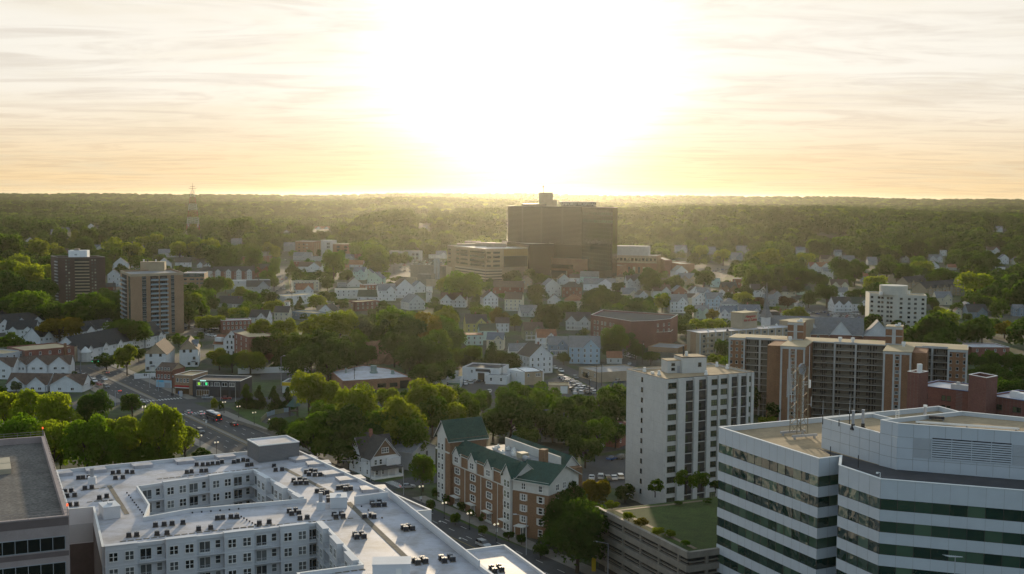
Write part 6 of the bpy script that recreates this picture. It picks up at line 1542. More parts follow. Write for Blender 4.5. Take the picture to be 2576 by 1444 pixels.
b.row(0, .6, LL * .85, 4, (5.6,), 1.0, 1.7, style='sash'); b.slab(0, .2, LL * .82, 3.3, 4.1, 0, .5, 'fascia', mat('fascia_red', (.4, .03, .03))); b.slab(0, .2, LL * .82, 2.9, 3.3, 0, .4, 'awning', MATS['trim_white'])
glass('shop_lit', (.10, .06, .03), (.25, .16, .08)); b.band(0, .5, LL * .8, .3, 2.8, MATS['shop_lit'], MATS['dark_trim'], 5)
b = bq('dark_shop', 'charcoal painted shop building with white framed upper windows', 'shop', c6(1790, 640), c6(2232, 652), c6(1790, 780)[1] + 4, 15)
b.shell(mat('paint_charcoal', (.045, .047, .055), var=.15), MATS['roof_dark'], MATS['trim_white'], par=.4); LL = b.edge(0)[2]
for t_ in (.14, .28, .51, .67, .82): b.win(0, LL * t_, 4.9, LL * .11, 1.7, 'slide')
for t_ in (.4,): b.win(0, LL * t_, 5.0, .8, 1.6, 'sash')
b.band(0, LL * .08, LL * .34, .3, 3.0, MATS['shop_lit'], MATS['trim_white'], 5); b.slab(0, LL * .08, LL * .34, 3.2, 4.2, 0, .1, 'fascia', MATS['metal_dark'])
b.slab(0, LL * .55, LL * .75, 0, 3.2, 0, .08, 'garage_door', MATS['dark_recess']); b.slab(0, LL * .8, LL * .96, 0, 3.2, 0, .08, 'garage_door', MATS['dark_recess'])
emis('sign_green', (.05, .8, .25), 1.0); emis('sign_lime', (.35, .7, .05), .8); emis('sign_mint', (.5, .9, .75), .7)
b.slab(0, LL * .16, LL * .28, 7.0, 7.5, 0, .2, 'sign_lamp', MATS['sign_mint']); b.slab(0, LL * .11, LL * .16, 5.3, 6.4, .14, .2, 'window_sign', MATS['sign_lime']); b.slab(0, LL * .27, LL * .31, 5.3, 6.4, .14, .2, 'window_sign', MATS['sign_green'])
# flat roofed blocks of the side streets: (name, label, cat, left roof px, right roof px, base px, depth, wall, roof, windows per floor, floors)
FB = [('brick_flats', 'brown brick flats with tan roof beside the white three storey house', 'apartment building', c6(2130, 185), c6(2310, 245), c6(2130, 400)[1], 16, 'brick_red', 'roof_lit', 4, 4),
      ('brick_flats', 'long low brick flats with white roof behind the brown brick flats', 'apartment building', c6(2058, 90), c6(2335, 82), c6(2058, 190)[1] + 6, 12, 'brick_red', 'roof_white', 7, 3),
      ('old_brick_building', 'long old red brick building with tall chimney behind the motel', 'apartment building', c6(230, 370), c6(690, 330), c6(240, 590)[1], 22, 'brick_red', 'roof_lit', 5, 3),
      ('old_brick_building', 'grey painted end of the old brick building at the left edge', 'apartment building', c6(30, 400), c6(228, 372), c6(60, 560)[1] + 14, 22, 'stucco_grey', 'roof_lit', 3, 3),
      ('cream_flats', 'long cream apartment house with small balconies below the grassy bank', 'apartment building', a2(655, 818), a2(948, 812), a2(655, 915)[1] + 3, 10, 'siding_cream', 'shingle_rust', 7, 3),
      ('white_block', 'white flat roofed block at the foot of the straight uphill street', 'shop', a2(578, 985), a2(918, 955), a2(578, 1078)[1] + 3, 16, 'siding_white', 'roof_lit', 4, 3),
      ('brown_block', 'low brown block left of the white flat roofed block', 'shop', a2(430, 968), a2(572, 985), a2(430, 1010)[1] + 6, 14, 'brick_maroon', 'roof_lit', 2, 1),
      ('white_block', 'long off-white flat block with rows of small windows left of the dark green roof', 'apartment building', a2(1128, 908), a2(1480, 905), a2(1128, 1003)[1] + 2, 14, 'siding_pale', 'roof_lit', 6, 3),
      ('brick_block', 'brick block with tall white windows behind the long off-white block', 'apartment building', a2(1448, 858), a2(1638, 852), a2(1448, 940)[1] + 4, 12, 'brick_rust', 'roof_white', 5, 2),
      ('brick_block', 'brown brick block with tan roof above the central trees', 'apartment building', a2(1350, 1045), a2(1615, 1032), a2(1350, 1150)[1], 14, 'brick_maroon', 'roof_lit', 5, 3),
      ('grey_block', 'grey flat block left of the brown brick block above the central trees', 'apartment building', a2(1060, 1092), a2(1345, 1055), a2(1060, 1165)[1] + 4, 12, 'siding_tan', 'roof_grey', 4, 2),
      ('mansard_block', 'dark slate clad block with tan roof and arched windows', 'apartment building', a2(632, 1150), a2(878, 1170), a2(632, 1220)[1] + 3, 14, 'siding_slate', 'roof_lit', 6, 2),
      ('white_hall', 'long pale wall with notched roofline left of the uphill street', 'hall', a2(-20, 812), a2(415, 805), a2(0, 890)[1] + 4, 14, 'siding_pale', 'roof_white', 3, 1),
      ('brick_terrace', 'brick block with white roof left of the uphill street', 'apartment building', a2(200, 548), a2(428, 532), a2(200, 615)[1] + 3, 14, 'brick_red', 'roof_white', 5, 2),
      ('corner_store', 'beige stone corner store with flat grey roof by the steep side street', 'shop', a7(1528, 905), a7(1745, 968), a7(1528, 985)[1] + 6, 26, 'stone_tan', 'roof_grey', 3, 1),
      ('white_garage', 'white repair garage with a dark open door behind the car yard', 'garage', a7(240, 905), a7(650, 925), a7(330, 1055)[1], 16, 'siding_white', 'roof_dark', 2, 1),
      ('white_annexe', 'low white annexe with small entrance porch right of the repair garage', 'garage', a7(495, 995), a7(730, 1005), a7(560, 1080)[1] + 3, 9, 'siding_white', 'roof_grey', 2, 1),
      ('yard_shed', 'low pale roofed shed with green awning at the car yard entrance', 'shed', a7(-60, 1045), a7(215, 1050), a7(80, 1118)[1] + 4, 12, 'siding_pale', 'roof_grey', 1, 1),
      ('container', 'small white container standing among the yard cars', 'container', a7(80, 958), a7(165, 962), a7(90, 1003)[1], 5, 'siding_white', 'roof_white', 0, 1),
      ('tan_shed', 'small tan shed with a white shutter beside the packed car lot', 'shed', a7(1190, 1105), a7(1420, 1108), a7(1280, 1188)[1] + 2, 9, 'siding_tan', 'roof_lit', 0, 1),
      ('petrol_kiosk', 'small service station kiosk with yellow and blue fascia', 'kiosk', a6(540, 785), a6(800, 790), a6(545, 905)[1], 12, 'siding_pale', 'roof_dark', 0, 1),
      ('yard_hall', 'brick and pale hall showing over the right brick slab roof', 'hall', a8(2195, 362), a8(2470, 362), a8(2200, 405)[1] + 10, 18, 'brick_red', 'roof_white', 4, 1)]
for nm, lab, cat, pl, pr, base, dp, wl, rf_, nw, nf in FB:
    b = bq(nm, lab, cat, pl, pr, base, dp); b.shell(MATS[wl], MATS[rf_], MATS['trim_white'] if rf_ == 'roof_white' else None, par=.4); LL = b.edge(0)[2]
    q = (Vector(b.poly[0]) + Vector(b.poly[2])) / 2 + b.o.xy; keepout(q.x, q.y, max(LL * .3, dp * .6)); 
    for t_ in (.15, .85): p = b.at(0, LL * t_, 0, -dp / 2)[0]; keepout(p.x + b.o.x, p.y + b.o.y, dp * .6)
    if nw: b.row(0, .3, LL - .3, nw, [b.h - 2.6 - k * 3.0 for k in range(nf) if b.h - 2.6 - k * 3.0 > .4], 1.2, 1.6, style='sash')
    if nm == 'petrol_kiosk': b.slab(0, 0, LL, b.h - 1.6, b.h, 0, .3, 'fascia', mat('fascia_yellow', (.55, .38, .02))); b.slab(0, LL * .45, LL, b.h - 2.4, b.h - 1.7, 0, .3, 'blue_fascia', mat('fascia_blue', (.02, .12, .4)))
    if nm == 'white_garage': b.slab(0, LL * .42, LL * .6, 0, b.h - 2.4, 0, .06, 'door', MATS['dark_recess']); b.slab(0, LL * .36, LL * .75, b.h - 1.8, b.h - .5, 0, .1, 'sign_board', MATS['paint_charcoal'])
    if nm == 'corner_store': b.slab(0, LL * .2, LL * .5, .6, 3.0, 0, .05, 'shop_window', MATS['glass_black'])
    if nm == 'tan_shed': b.slab(0, LL * .58, LL * .92, 0, 3.4, 0, .06, 'shutter', MATS['trim_white'])
    if nm == 'old_brick_building' and 'chimney' in lab: o = b.slab(0, LL * .78, LL * .82, 0, b.h + 2.2, .02, 1.3, 'chimney', MATS['brick_orange'])
    if nm == 'yard_shed': b.slab(0, LL * .55, LL * 1.0, 2.0, 2.5, 0, 2.0, 'awning', mat('awning_green', (.03, .12, .07)))
b = bq('flat_house', 'plain white and tan flat roofed house in front of the repair garage', 'house', a7(930, 962), a7(1128, 955), a7(930, 1105)[1], 14, z=None)
q = G(*a7(733, 925), b.h + b.o.z)
b.shell(MATS['siding_tan'], MATS['roof_lit'], MATS['dark_trim'], par=.3); LL = b.edge(0)[2]
b.win(0, LL * .75, 4.0, 2.4, 1.5, 'triple'); b.win(0, LL * .2, 4.0, .9, 1.4, 'sash')
lx = Vector(b.poly[0]); d = (q.xy - b.o.xy); an = math.atan2(-d.y, -d.x)
o = MB().box(0, d.length - .01, .0, 12, 0, b.h).build('white_wing', MATS['siding_white'], b.root, (d.x, d.y, 0), an)
for x in (.22, .55): addwin(o, (d.length * x, -.01, b.h - 3), 0, 1.0, 1.8, 'double')
keepout(q.x + 6, q.y + 4, 10)
# ---- church with a needle spire
ca, cb_ = G(*a8(1060, 310)), G(*a8(1415, 318)); ca = G(*a8(1250, 330), 0); 
cp = G(*a8(1270, 345), 0); r = thing('church', 'grey roofed brick church with white triangular gables and a thin spire', 'church', (cp.x, cp.y, 0), -.22); keepout(cp.x - 12, cp.y + 12, 26)
MB().box(-46, 10, 3, 20, 0, 6.5).build('wall', MATS['brick_red'], r)
m = MB(); gable(m, -46, 10, 3, 20, 6.5, 9.5, 'x', 0, .6, 1); m.build('roof', [rmat('grey'), MATS['siding_white']], r)
for x0, ww, hh, y in ((-10, 13, 8.5, 0), (10, 17, 9.5, -1)):
    o = MB().box(x0, x0 + ww, y, 8, 0, 6.0).build('transept', MATS['brick_red'], r); m = MB(); gable(m, x0 - .2, x0 + ww + .2, y, 11, 6.0, hh, 'y', 0, .5, 1); m.build('transept_roof', [rmat('grey'), MATS['siding_white']], o)
for k in range(2): o = MB().box(-34 + k * 12, -30.4 + k * 12, 5.5, 9, 7, 10).build('dormer', MATS['siding_white'], r); m = MB(); gable(m, -34.3 + k * 12, -30.1 + k * 12, 5.3, 11, 10, 2.4, 'y', 0, .2, 1); m.build('dormer_roof', [rmat('grey'), MATS['siding_white']], o)
for k in range(6): addwin(r, (-43 + k * 5.2, 2.98, 2.0), 0, 1.4, 3.0, 'sash', MATS['trim_white'])
o = MB().box(-52, -46.2, 6, 12, 0, 15).build('steeple', MATS['siding_white'], r); MB().cyl((-49, 9), 4.2, 15, 20, 4, r1=1.9).cyl((-49, 9), 1.9, 20, 37, 6, r1=.1).build('spire', rmat('grey'), o)
# ---- walls and fences
def fence(name, label, p0, p1, h, m, cat='wall', th=.25, fn=None):
    a, b_ = G(*p0), G(*p1); d = b_ - a; r = thing(name, label, cat, a, math.atan2(d.y, d.x)); L_ = d.length
    MB().box(0, L_, 0, th, 0, h).build('panel', MATS[m], r)
    for k in range(int(L_ / 4) + 1): MB().box(k * 4 - .15, k * 4 + .15, -.06, th + .06, 0, h + .12).build('post', MATS[m], r)
    return r
fence('white_fence', 'long white panel fence behind the petrol kiosk', a6(55, 695), a6(855, 672), 3.0, 'trim_white', 'fence')
fence('white_wall', 'white boundary wall beside the red corner shop', c6(1250, 632), c6(1445, 622), 2.6, 'siding_white')
fence('bridge_parapet', 'stone bridge parapet along the avenue pavement', c1(1850, 270), c2(340, 370), 1.3, 'concrete_grey', 'parapet', .5)
# ================================================================ STREETS, LOTS, LAWNS, WATER
mat('asphalt', (.052, .054, .058), rough=.9, var=.22, scale=.12, fine=.12, fscale=1.5, spec=.35); mat('asphalt_worn', (.095, .09, .082), rough=.95, var=.25, scale=.15, fine=.12)
mat('pavement_stone', (.20, .185, .165), rough=.95, var=.15, scale=.4); mat('road_paint', (.55, .55, .53), var=.25, scale=1.5); mat('road_yellow', (.40, .28, .06), var=.25, scale=1.5)
mat('grass_green', (.045, .078, .016), rough=.95, var=.3, scale=.2, fine=.35, fscale=2.0)
AO, AU, AN = Vector((-128.5, 498.6)), Vector((.556, -.831)), Vector((.831, .556))
def av(s, n): p = AO + AU * s + AN * n; return (p.x, p.y)
ZL = {}
def sheet(name, poly, m, z=.02, kind='structure', h=None):
    ar = sum(poly[k - 1][0] * poly[k][1] - poly[k][0] * poly[k - 1][1] for k in range(len(poly)))
    if ar < 0: poly = poly[::-1]
    mb = MB()
    if h: mb.prism(poly, 0, h)
    else: mb.face([(p[0], p[1], z) for p in poly])
    return struct(mb.build(name, MATS[m]), kind)
def ribbon(pts, w):
    L_, R_ = [], []
    for k, p in enumerate(pts):
        a, b_ = Vector(pts[max(0, k - 1)][:2]), Vector(pts[min(len(pts) - 1, k + 1)][:2]); d = (b_ - a).normalized(); n = Vector((-d.y, d.x)); p = Vector(p[:2]); L_.append(p + n * w / 2); R_.append(p - n * w / 2)
    return [tuple(p) for p in L_] + [tuple(p) for p in R_[::-1]]
sheet('avenue', [av(-160, -25), av(-160, 0), av(345, 0), av(345, -25)], 'asphalt', .020)
cross = [(-300, 470), (-156, 517), (-60, 528), (40, 540)]
sheet('cross_street', ribbon(cross, 13), 'asphalt', .024)
sheet('cross_street', ribbon([(-330, 560), (-214, 612), (-150, 700)], 13), 'asphalt', .024)
sheet('near_cross_street', ribbon([av(160, -12), av(160, 25), av(150, 120)], 11), 'asphalt', .024)
up0, up1 = G(697, 772), (-290, 1512)
sheet('uphill_street', ribbon([(up0.x + 40, up0.y - 160), (up0.x, up0.y), (-243, 1235), (-290, 1512)], 13), 'asphalt_worn', .024)
s0, s1 = G(*a7(1255, 870)), G(*a7(1830, 1150)); sheet('side_street', ribbon([s0 + (s0 - s1), s0, s1, s1 + (s1 - s0) * .4], 9), 'asphalt', .022)
q0, q1 = G(*a7(1985, 1150)), G(*a7(2085, 740)); sheet('steep_street', ribbon([q0 + (q0 - q1) * .3, q0, q1, q1 + (q1 - q0) * .5], 10), 'asphalt', .026)
for s_0, s_1, n0, n1 in ((-160, -26, .05, 4.5), (10, 140, .05, 4.5), (178, 345, .05, 4.5), (-160, -34, -29, -25.05), (4, 345, -29, -25.05)):
    sheet('pavement', [av(s_0, n0), av(s_0, n1), av(s_1, n1), av(s_1, n0)], 'pavement_stone', h=.14)
for s_0, s_1 in ((-118, -30), (10, 142)): sheet('median_strip', [av(s_0, -13.2), av(s_0, -11.6), av(s_1, -11.6), av(s_1, -13.2)], 'pavement_stone', h=.15)
def marks(name, rects, m='road_paint', z=.034):
    mb = MB()
    for s_0, s_1, n0, n1 in rects: mb.face([(*av(s_0, n0), z), (*av(s_1, n0), z), (*av(s_1, n1), z), (*av(s_0, n1), z)])
    return struct(mb.build(name, MATS[m]))
for n in (-3.6, -7.4, -17, -21): marks('lane_marking', [(s, s + 3, n - .08, n + .08) for s in np.arange(14, 300, 9)]); marks('lane_marking', [(s, s + 3, n - .08, n + .08) for s in np.arange(-150, -32, 9)])
marks('edge_line', [(12, 300, -11.2, -11.05), (12, 300, -13.75, -13.6), (-150, -32, -11.2, -11.05)], 'road_yellow')
for s in (8.0, -31.0): marks('crosswalk', [(s - 1.6, s + 1.6, n, n + .65) for n in np.arange(-24.4, -.5, 1.35)])
marks('crosswalk', [(160 + n, 160.6 + n, 2.5, 5.5) for n in np.arange(-5, 5, 1.3)]); marks('stop_line', [(11.5, 12, -11, -.3), (-35.5, -35, -24.5, -13.5)])
for s, n in ((24, -5.5), (24, -9.3), (-46, -15), (205, -5.4), (222, -9.2)):
    marks('turn_arrow', [(s, s + 2.6, n - .12, n + .12), (s - .9, s, n - .55, n - .1), (s - .5, s + .3, n - .9, n - .5)])
# lots and lawns
def pxpoly(fn, pts, z=0): return [tuple(G(*fn(*p), z).xy) for p in pts]
sheet('parking_lot', pxpoly(a7, [(90, 1080), (300, 1010), (720, 1080), (700, 1200), (300, 1215)]), 'asphalt', .030)
sheet('parking_lot', pxpoly(a7, [(1140, 1060), (1320, 1000), (1700, 1180), (1640, 1240), (1400, 1230), (1180, 1100)]), 'asphalt', .032)
sheet('parking_lot', pxpoly(a4, [(1500, 1130), (1780, 1080), (2330, 1130), (2480, 1230), (2350, 1290), (1780, 1240)]), 'asphalt', .030)
sheet('parking_lot', pxpoly(a2, [(1560, 720), (1720, 600), (2340, 590), (2400, 690), (1960, 760), (1700, 800)]), 'asphalt_worn', .030)
sheet('parking_lot', pxpoly(a4, [(160, 620), (250, 560), (900, 600), (930, 700), (830, 790), (470, 700)]), 'asphalt_worn', .030)
sheet('parking_lot', pxpoly(c6, [(1700, 250), (1700, 110), (1900, 90), (2060, 200), (2000, 260)]), 'asphalt_worn', .030)
sheet('parking_lot', pxpoly(c3, [(1290, 760), (1340, 530), (1640, 510), (1660, 780)]), 'asphalt', .030)
sheet('parking_lot', pxpoly(a6, [(300, 760), (560, 760), (1000, 740), (1050, 640), (860, 640), (300, 690)]), 'asphalt', .030)
sheet('grass', pxpoly(a6, [(-40, 1060), (140, 1070), (660, 1070), (700, 1180), (560, 1300), (440, 1330), (200, 1230)]), 'grass_green', .040, 'stuff')
sheet('grass', pxpoly(c3, [(130, 930), (20, 830), (160, 860), (780, 1130), (1060, 1260), (1150, 1350), (560, 1130)]), 'grass_green', .042, 'stuff')
sheet('grass', pxpoly(a2, [(640, 730), (1000, 715), (1020, 800), (650, 805)]), 'grass_green', .040, 'stuff')
sheet('grass', pxpoly(c2, [(1150, 730), (900, 640), (800, 560), (1000, 600), (1340, 700)]), 'grass_green', .040, 'stuff')
sheet('park_path', pxpoly(a6, [(310, 1225), (390, 1160), (630, 1110), (700, 1150), (560, 1180), (400, 1260)]), 'asphalt', .048)
# river glinting below the park trees
m = bpy.data.materials.new('river'); t_, b_ = nt(m); b_.inputs['Base Color'].default_value = (.02, .03, .03, 1); b_.inputs['Roughness'].default_value = .08
tc_ = t_.nodes.new('ShaderNodeTexCoord'); n_ = t_.nodes.new('ShaderNodeTexNoise'); n_.inputs['Scale'].default_value = .8; t_.links.new(tc_.outputs['Object'], n_.inputs['Vector']); bp_ = t_.nodes.new('ShaderNodeBump'); bp_.inputs['Strength'].default_value = .3; bp_.inputs['Distance'].default_value = .1; t_.links.new(n_.outputs['Fac'], bp_.inputs['Height']); t_.links.new(bp_.outputs[0], b_.inputs['Normal']); MATS['river'] = m
sheet('water', pxpoly(c2, [(640, 520), (700, 440), (960, 430), (960, 510), (800, 530)]), 'river', .046)
# bare rock and earth bank in the central wood
rb = thing('rock_bank', 'bare reddish rock bank showing between the trees of the central wood', 'rock', G(*a6(1700, 590)), 0)
mb = MB(); r_ = random.Random(4); NX, NZ = 12, 6
gp = [[(-14 + 28 * i / NX + r_.uniform(-.6, .6), 3 * j / NZ * 3 + r_.uniform(-.8, .8), 13 * j / NZ * (1 - .25 * abs(i / NX - .6)) + r_.uniform(-.5, .5)) for i in range(NX + 1)] for j in range(NZ + 1)]
for j in range(NZ):
    for i in range(NX): mb.face([gp[j][i], gp[j][i + 1], gp[j + 1][i + 1], gp[j + 1][i]])
mb.build('rock_face', mat('rock_red', (.20, .12, .07), rough=.95, var=.35, scale=.4, fine=.3), rb)
# curved mural wall and little pavilion of the playground
for k, (p0, p1) in enumerate((((312, 1228), (372, 1172)), ((374, 1170), (460, 1140)), ((462, 1139), (560, 1122)), ((562, 1121), (632, 1112)))):
    fence('mural_wall', 'painted low wall curving round the playground, %s stretch from the left' % ORD[k], a6(*p0), a6(*p1), 1.8, 'rail_blue' if k % 2 else 'siding_olive', 'wall')
q = G(*a6(665, 1160)); o = thing('pavilion', 'small dark playground pavilion with a pointed green roof', 'pavilion', q, .3)
for x in (-1.6, 1.6):
    for y in (-1.6, 1.6): MB().box(x - .15, x + .15, y - .15, y + .15, 0, 4.2).build('post', MATS['dark_trim'], o)
MB().box(-1.8, 1.8, -1.8, 1.8, 2.0, 2.3).build('platform', MATS['dark_trim'], o); MB().cyl((0, 0), 3.2, 4.2, 7.2, 4, r1=.1).build('roof', mat('copper_green', (.06, .12, .10)), o)
# ================================================================ TREES
def leafmat(name, a, b_, tr=.55):
    """leaves: two greens mixed from tree to tree and clump to clump, lit through from behind"""
    m = bpy.data.materials.new(name); m.use_nodes = True; t = m.node_tree; t.nodes.clear()
    out_ = t.nodes.new('ShaderNodeOutputMaterial'); df = t.nodes.new('ShaderNodeBsdfDiffuse'); tl = t.nodes.new('ShaderNodeBsdfTranslucent'); mx = t.nodes.new('ShaderNodeMixShader')
    oi = t.nodes.new('ShaderNodeObjectInfo'); tc_ = t.nodes.new('ShaderNodeTexCoord'); n = t.nodes.new('ShaderNodeTexNoise'); n.inputs['Scale'].default_value = 4.0; n.inputs['Detail'].default_value = 3
    t.links.new(tc_.outputs['Object'], n.inputs['Vector'])
    mr = t.nodes.new('ShaderNodeMapRange'); mr.inputs[1].default_value = .35; mr.inputs[2].default_value = .65; t.links.new(n.outputs['Fac'], mr.inputs[0])
    ad_ = t.nodes.new('ShaderNodeMath'); ad_.operation = 'MULTIPLY_ADD'; ad_.inputs[1].default_value = .5; t.links.new(mr.outputs[0], ad_.inputs[0])
    ge_ = t.nodes.new('ShaderNodeNewGeometry'); nw = t.nodes.new('ShaderNodeTexNoise'); nw.inputs['Scale'].default_value = .007; nw.inputs['Detail'].default_value = 4; t.links.new(ge_.outputs['Position'], nw.inputs['Vector'])
    wr = t.nodes.new('ShaderNodeMapRange'); wr.inputs[1].default_value = .32; wr.inputs[2].default_value = .68; wr.inputs[3].default_value = .55; wr.inputs[4].default_value = 1.25; t.links.new(nw.outputs['Fac'], wr.inputs[0])
    hf = t.nodes.new('ShaderNodeMath'); hf.operation = 'MULTIPLY'; hf.inputs[1].default_value = .5; t.links.new(oi.outputs['Random'], hf.inputs[0]); t.links.new(hf.outputs[0], ad_.inputs[2])
    mc = t.nodes.new('ShaderNodeMix'); mc.data_type = 'RGBA'; t.links.new(ad_.outputs[0], mc.inputs[0]); mc.inputs[6].default_value = (*a, 1); mc.inputs[7].default_value = (*b_, 1)
    ws = t.nodes.new('ShaderNodeVectorMath'); ws.operation = 'SCALE'; t.links.new(mc.outputs[2], ws.inputs[0]); t.links.new(wr.outputs[0], ws.inputs['Scale']); t.links.new(ws.outputs[0], df.inputs['Color'])
    hs = t.nodes.new('ShaderNodeVectorMath'); hs.operation = 'MULTIPLY'; hs.inputs[1].default_value = (1.8, 1.95, .55); t.links.new(ws.outputs[0], hs.inputs[0]); t.links.new(hs.outputs[0], tl.inputs['Color'])
    mx.inputs[0].default_value = tr; t.links.new(df.outputs[0], mx.inputs[1]); t.links.new(tl.outputs[0], mx.inputs[2]); t.links.new(mx.outputs[0], out_.inputs[0])
    MATS[name] = m; return m
leafmat('leaf_mid', (.046, .102, .011), (.100, .150, .015)); leafmat('leaf_yellow', (.112, .150, .016), (.190, .205, .024), .6)
leafmat('leaf_dark', (.028, .060, .014), (.056, .092, .018), .5); leafmat('leaf_gold', (.12, .10, .014), (.17, .13, .02), .5)
leafmat('leaf_silver', (.07, .095, .06), (.11, .13, .08), .4); leafmat('leaf_red', (.06, .025, .018), (.09, .04, .02), .4)
leafmat('leaf_wood', (.034, .072, .014), (.068, .108, .018), .35)
mat('bark', (.055, .042, .03), rough=.95, var=.3, scale=3)
def crown_mesh(name, seed, nq, leaf, lobes=14, kind='round'):
    """leaf clumps spread over many lobes inside a unit crown (width 1, z from .0 to 1)"""
    r = np.random.default_rng(seed); cen, rad = [], []
    for k in range(lobes):
        a, u_ = r.uniform(0, 2 * PI), r.uniform(-.75, 1.0)
        if kind == 'cone': zz = r.uniform(.08, .92); q = .40 * (1 - zz) ** .8 * r.uniform(.5, 1); c = (q * math.cos(a), q * math.sin(a), zz); s = .09 + .16 * (1 - zz)
        elif kind == 'column': zz = r.uniform(.1, .9); q = .22; c = (q * math.cos(a), q * math.sin(a), zz); s = .24
        else:
            q = math.sqrt(max(0, 1 - u_ * u_)) * r.uniform(.24, .33); c = (q * math.cos(a), q * math.sin(a), .52 + .29 * u_ + (0 if kind == 'round' else .05 * r.normal())); s = r.uniform(.13, .24)
        cen.append(c); rad.append(s)
    if kind == 'sparse': rad = [s * .72 for s in rad]
    cen, rad = np.array(cen), np.array(rad); pr = rad ** 2 / (rad ** 2).sum()
    idx = r.choice(lobes, nq, p=pr); d = r.normal(size=(nq, 3)); d /= np.linalg.norm(d, axis=1)[:, None]; d[:, 2] = np.where(d[:, 2] < -.35, -d[:, 2], d[:, 2])
    p = cen[idx] + d * (rad[idx] * r.uniform(.72, 1.06, nq))[:, None]
    nrm = d + r.normal(size=(nq, 3)) * .55; nrm /= np.linalg.norm(nrm, axis=1)[:, None]
    up = r.normal(size=(nq, 3)); u1 = np.cross(nrm, up); u1 /= np.linalg.norm(u1, axis=1)[:, None]; u2 = np.cross(nrm, u1)
    s = leaf * r.uniform(.6, 1.35, nq)[:, None]
    v = np.stack([p - u1 * s - u2 * s * .7, p + u1 * s - u2 * s * .5, p + u1 * s * .8 + u2 * s * .7, p - u1 * s * .7 + u2 * s * .8], 1).reshape(-1, 3)
    v[:, 2] = np.clip(v[:, 2], .02, 1.05)
    me = bpy.data.meshes.new(name); me.vertices.add(nq * 4); me.vertices.foreach_set('co', v.ravel())
    me.loops.add(nq * 4); me.loops.foreach_set('vertex_index', np.arange(nq * 4, dtype=np.int32)); me.polygons.add(nq); me.polygons.foreach_set('loop_start', np.arange(0, nq * 4, 4, dtype=np.int32)); me.polygons.foreach_set('loop_total', np.full(nq, 4, dtype=np.int32))
    me.update(calc_edges=True); return me
def trunk_mesh(seed):
    r = random.Random(seed); m = MB().tube((0, 0, 0), (.01, .01, .42), .028, .02, 7)
    for k in range(6):
        a = k * 1.05 + r.random() * .5; z0 = .22 + .04 * k; q = r.uniform(.16, .28); m.tube((.01, .01, z0), (q * math.cos(a), q * math.sin(a), z0 + r.uniform(.18, .34)), .014, .005, 5)
    return m.mesh('trunk', MATS['bark'])
CR = {}
for sz, nq, lf in (('n', 5200, .021), ('m', 2600, .030)):
    for k in range(4): CR[sz, 'round', k] = (nq, lf, 20 + k, 16, 'round')
    for k in range(2): CR[sz, 'wild', k] = (int(nq * .9), lf, 40 + k, 22, 'wild')
    CR[sz, 'cone', 0] = (nq, lf, 50, 26, 'cone'); CR[sz, 'column', 0] = (nq, lf, 60, 12, 'column'); CR[sz, 'sparse', 0] = (int(nq * .5), lf, 70, 16, 'sparse')
CM, TM = {}, [trunk_mesh(k) for k in range(3)]
def crown_for(sz, shape, k, leafm):
    key = (sz, shape, k, leafm)
    if key not in CM:
        nq, lf, sd, lob, kd = CR[sz, shape, k]; base = (sz, shape, k)
        if base not in CM: CM[base] = crown_mesh('crown', sd, nq, lf, lob, kd)
        CM[key] = CM[base].copy(); CM[key].materials.append(MATS['leaf_' + leafm])
    return CM[key]
TREES = []            # (x, y, crown radius) for spacing
KW = dict(m='mid green', y='yellow-green', d='dark green', g='golden', s='silvery green', r='reddish brown', c='dark conical', o='slim columnar', b='bright open', p='sparse')
def tree(px, ytop, wpx, kind, ratio=1.1, label='', z=None, group=None, name='tree'):
    if z is None:
        d = 270000 / ((ytop - yh(px)) + ratio * wpx); g = G(px, ytop + ratio * wpx)
        if d > 1250: g = Vector((g.x, g.y, terrain(g.x, g.y)))
    else:
        g = G(px, ytop + ratio * wpx, z); d = g.y
    w = wpx * d / 3000 * 1.12; h = ratio * wpx * d / 3000 * 1.04
    r = thing(name, label, 'tree', g, rnd.uniform(0, 6.28), group or 'trees of the town'); r.scale = (w * rnd.uniform(.88, 1.14), w * rnd.uniform(.88, 1.14), h)
    lf = dict(m='mid', y='yellow', d='dark', g='gold', s='silver', r='red', c='dark', o='dark', b='yellow', p='mid')[kind]
    shape = 'cone' if kind == 'c' else 'column' if kind == 'o' else 'sparse' if kind == 'p' else 'wild' if kind in 'bymd' and rnd.random() < .55 else 'round'
    k = rnd.randrange({'round': 4, 'wild': 2}.get(shape, 1)); sz = 'n' if wpx > 62 and d < 700 else 'm'
    place('crown', crown_for(sz, shape, k, lf), r); place('trunk', TM[rnd.randrange(3)], r)
    TREES.append((g.x, g.y, w / 2, px, ytop, wpx, ratio * wpx, d)); return r
def size_word(w): return 'big' if w > 85 else 'small' if w < 38 else ''
def stand(txt, rows, fn=None, name='tree'):
    """one stand of trees; like ones are told apart by their order from the left"""
    rows = [(lambda p: (p[0], p[1], r[2] * (.2278 if fn in (a2, a3, a4, a6, a7) else .2531 if fn is a1 else .22574 if fn is a5 else .27087 if fn is c6 else .34194 if fn is a8 else .32276 if fn else 1), *r[3:]))(fn(r[0], r[1]) if fn else r[:2]) for r in rows]
    by = {}
    for r in rows: by.setdefault((r[3], size_word(r[2])), []).append(r)
    for r in rows:
        L_ = sorted(by[r[3], size_word(r[2])]); n = len(L_); k = L_.index(r)
        o = '' if n == 1 else f"{nth(k, n)} " + (f"of {NUM[n]} " if 2 < n < 7 else '')
        lab = f"{o}{size_word(r[2])} {KW[r[3]]} {name.replace('_', ' ')} {txt}".replace('  ', ' ').strip()
        tree(r[0], r[1], r[2], r[3], r[4] if len(r) > 4 else 1.1, lab, r[5] if len(r) > 5 else None, None, name)
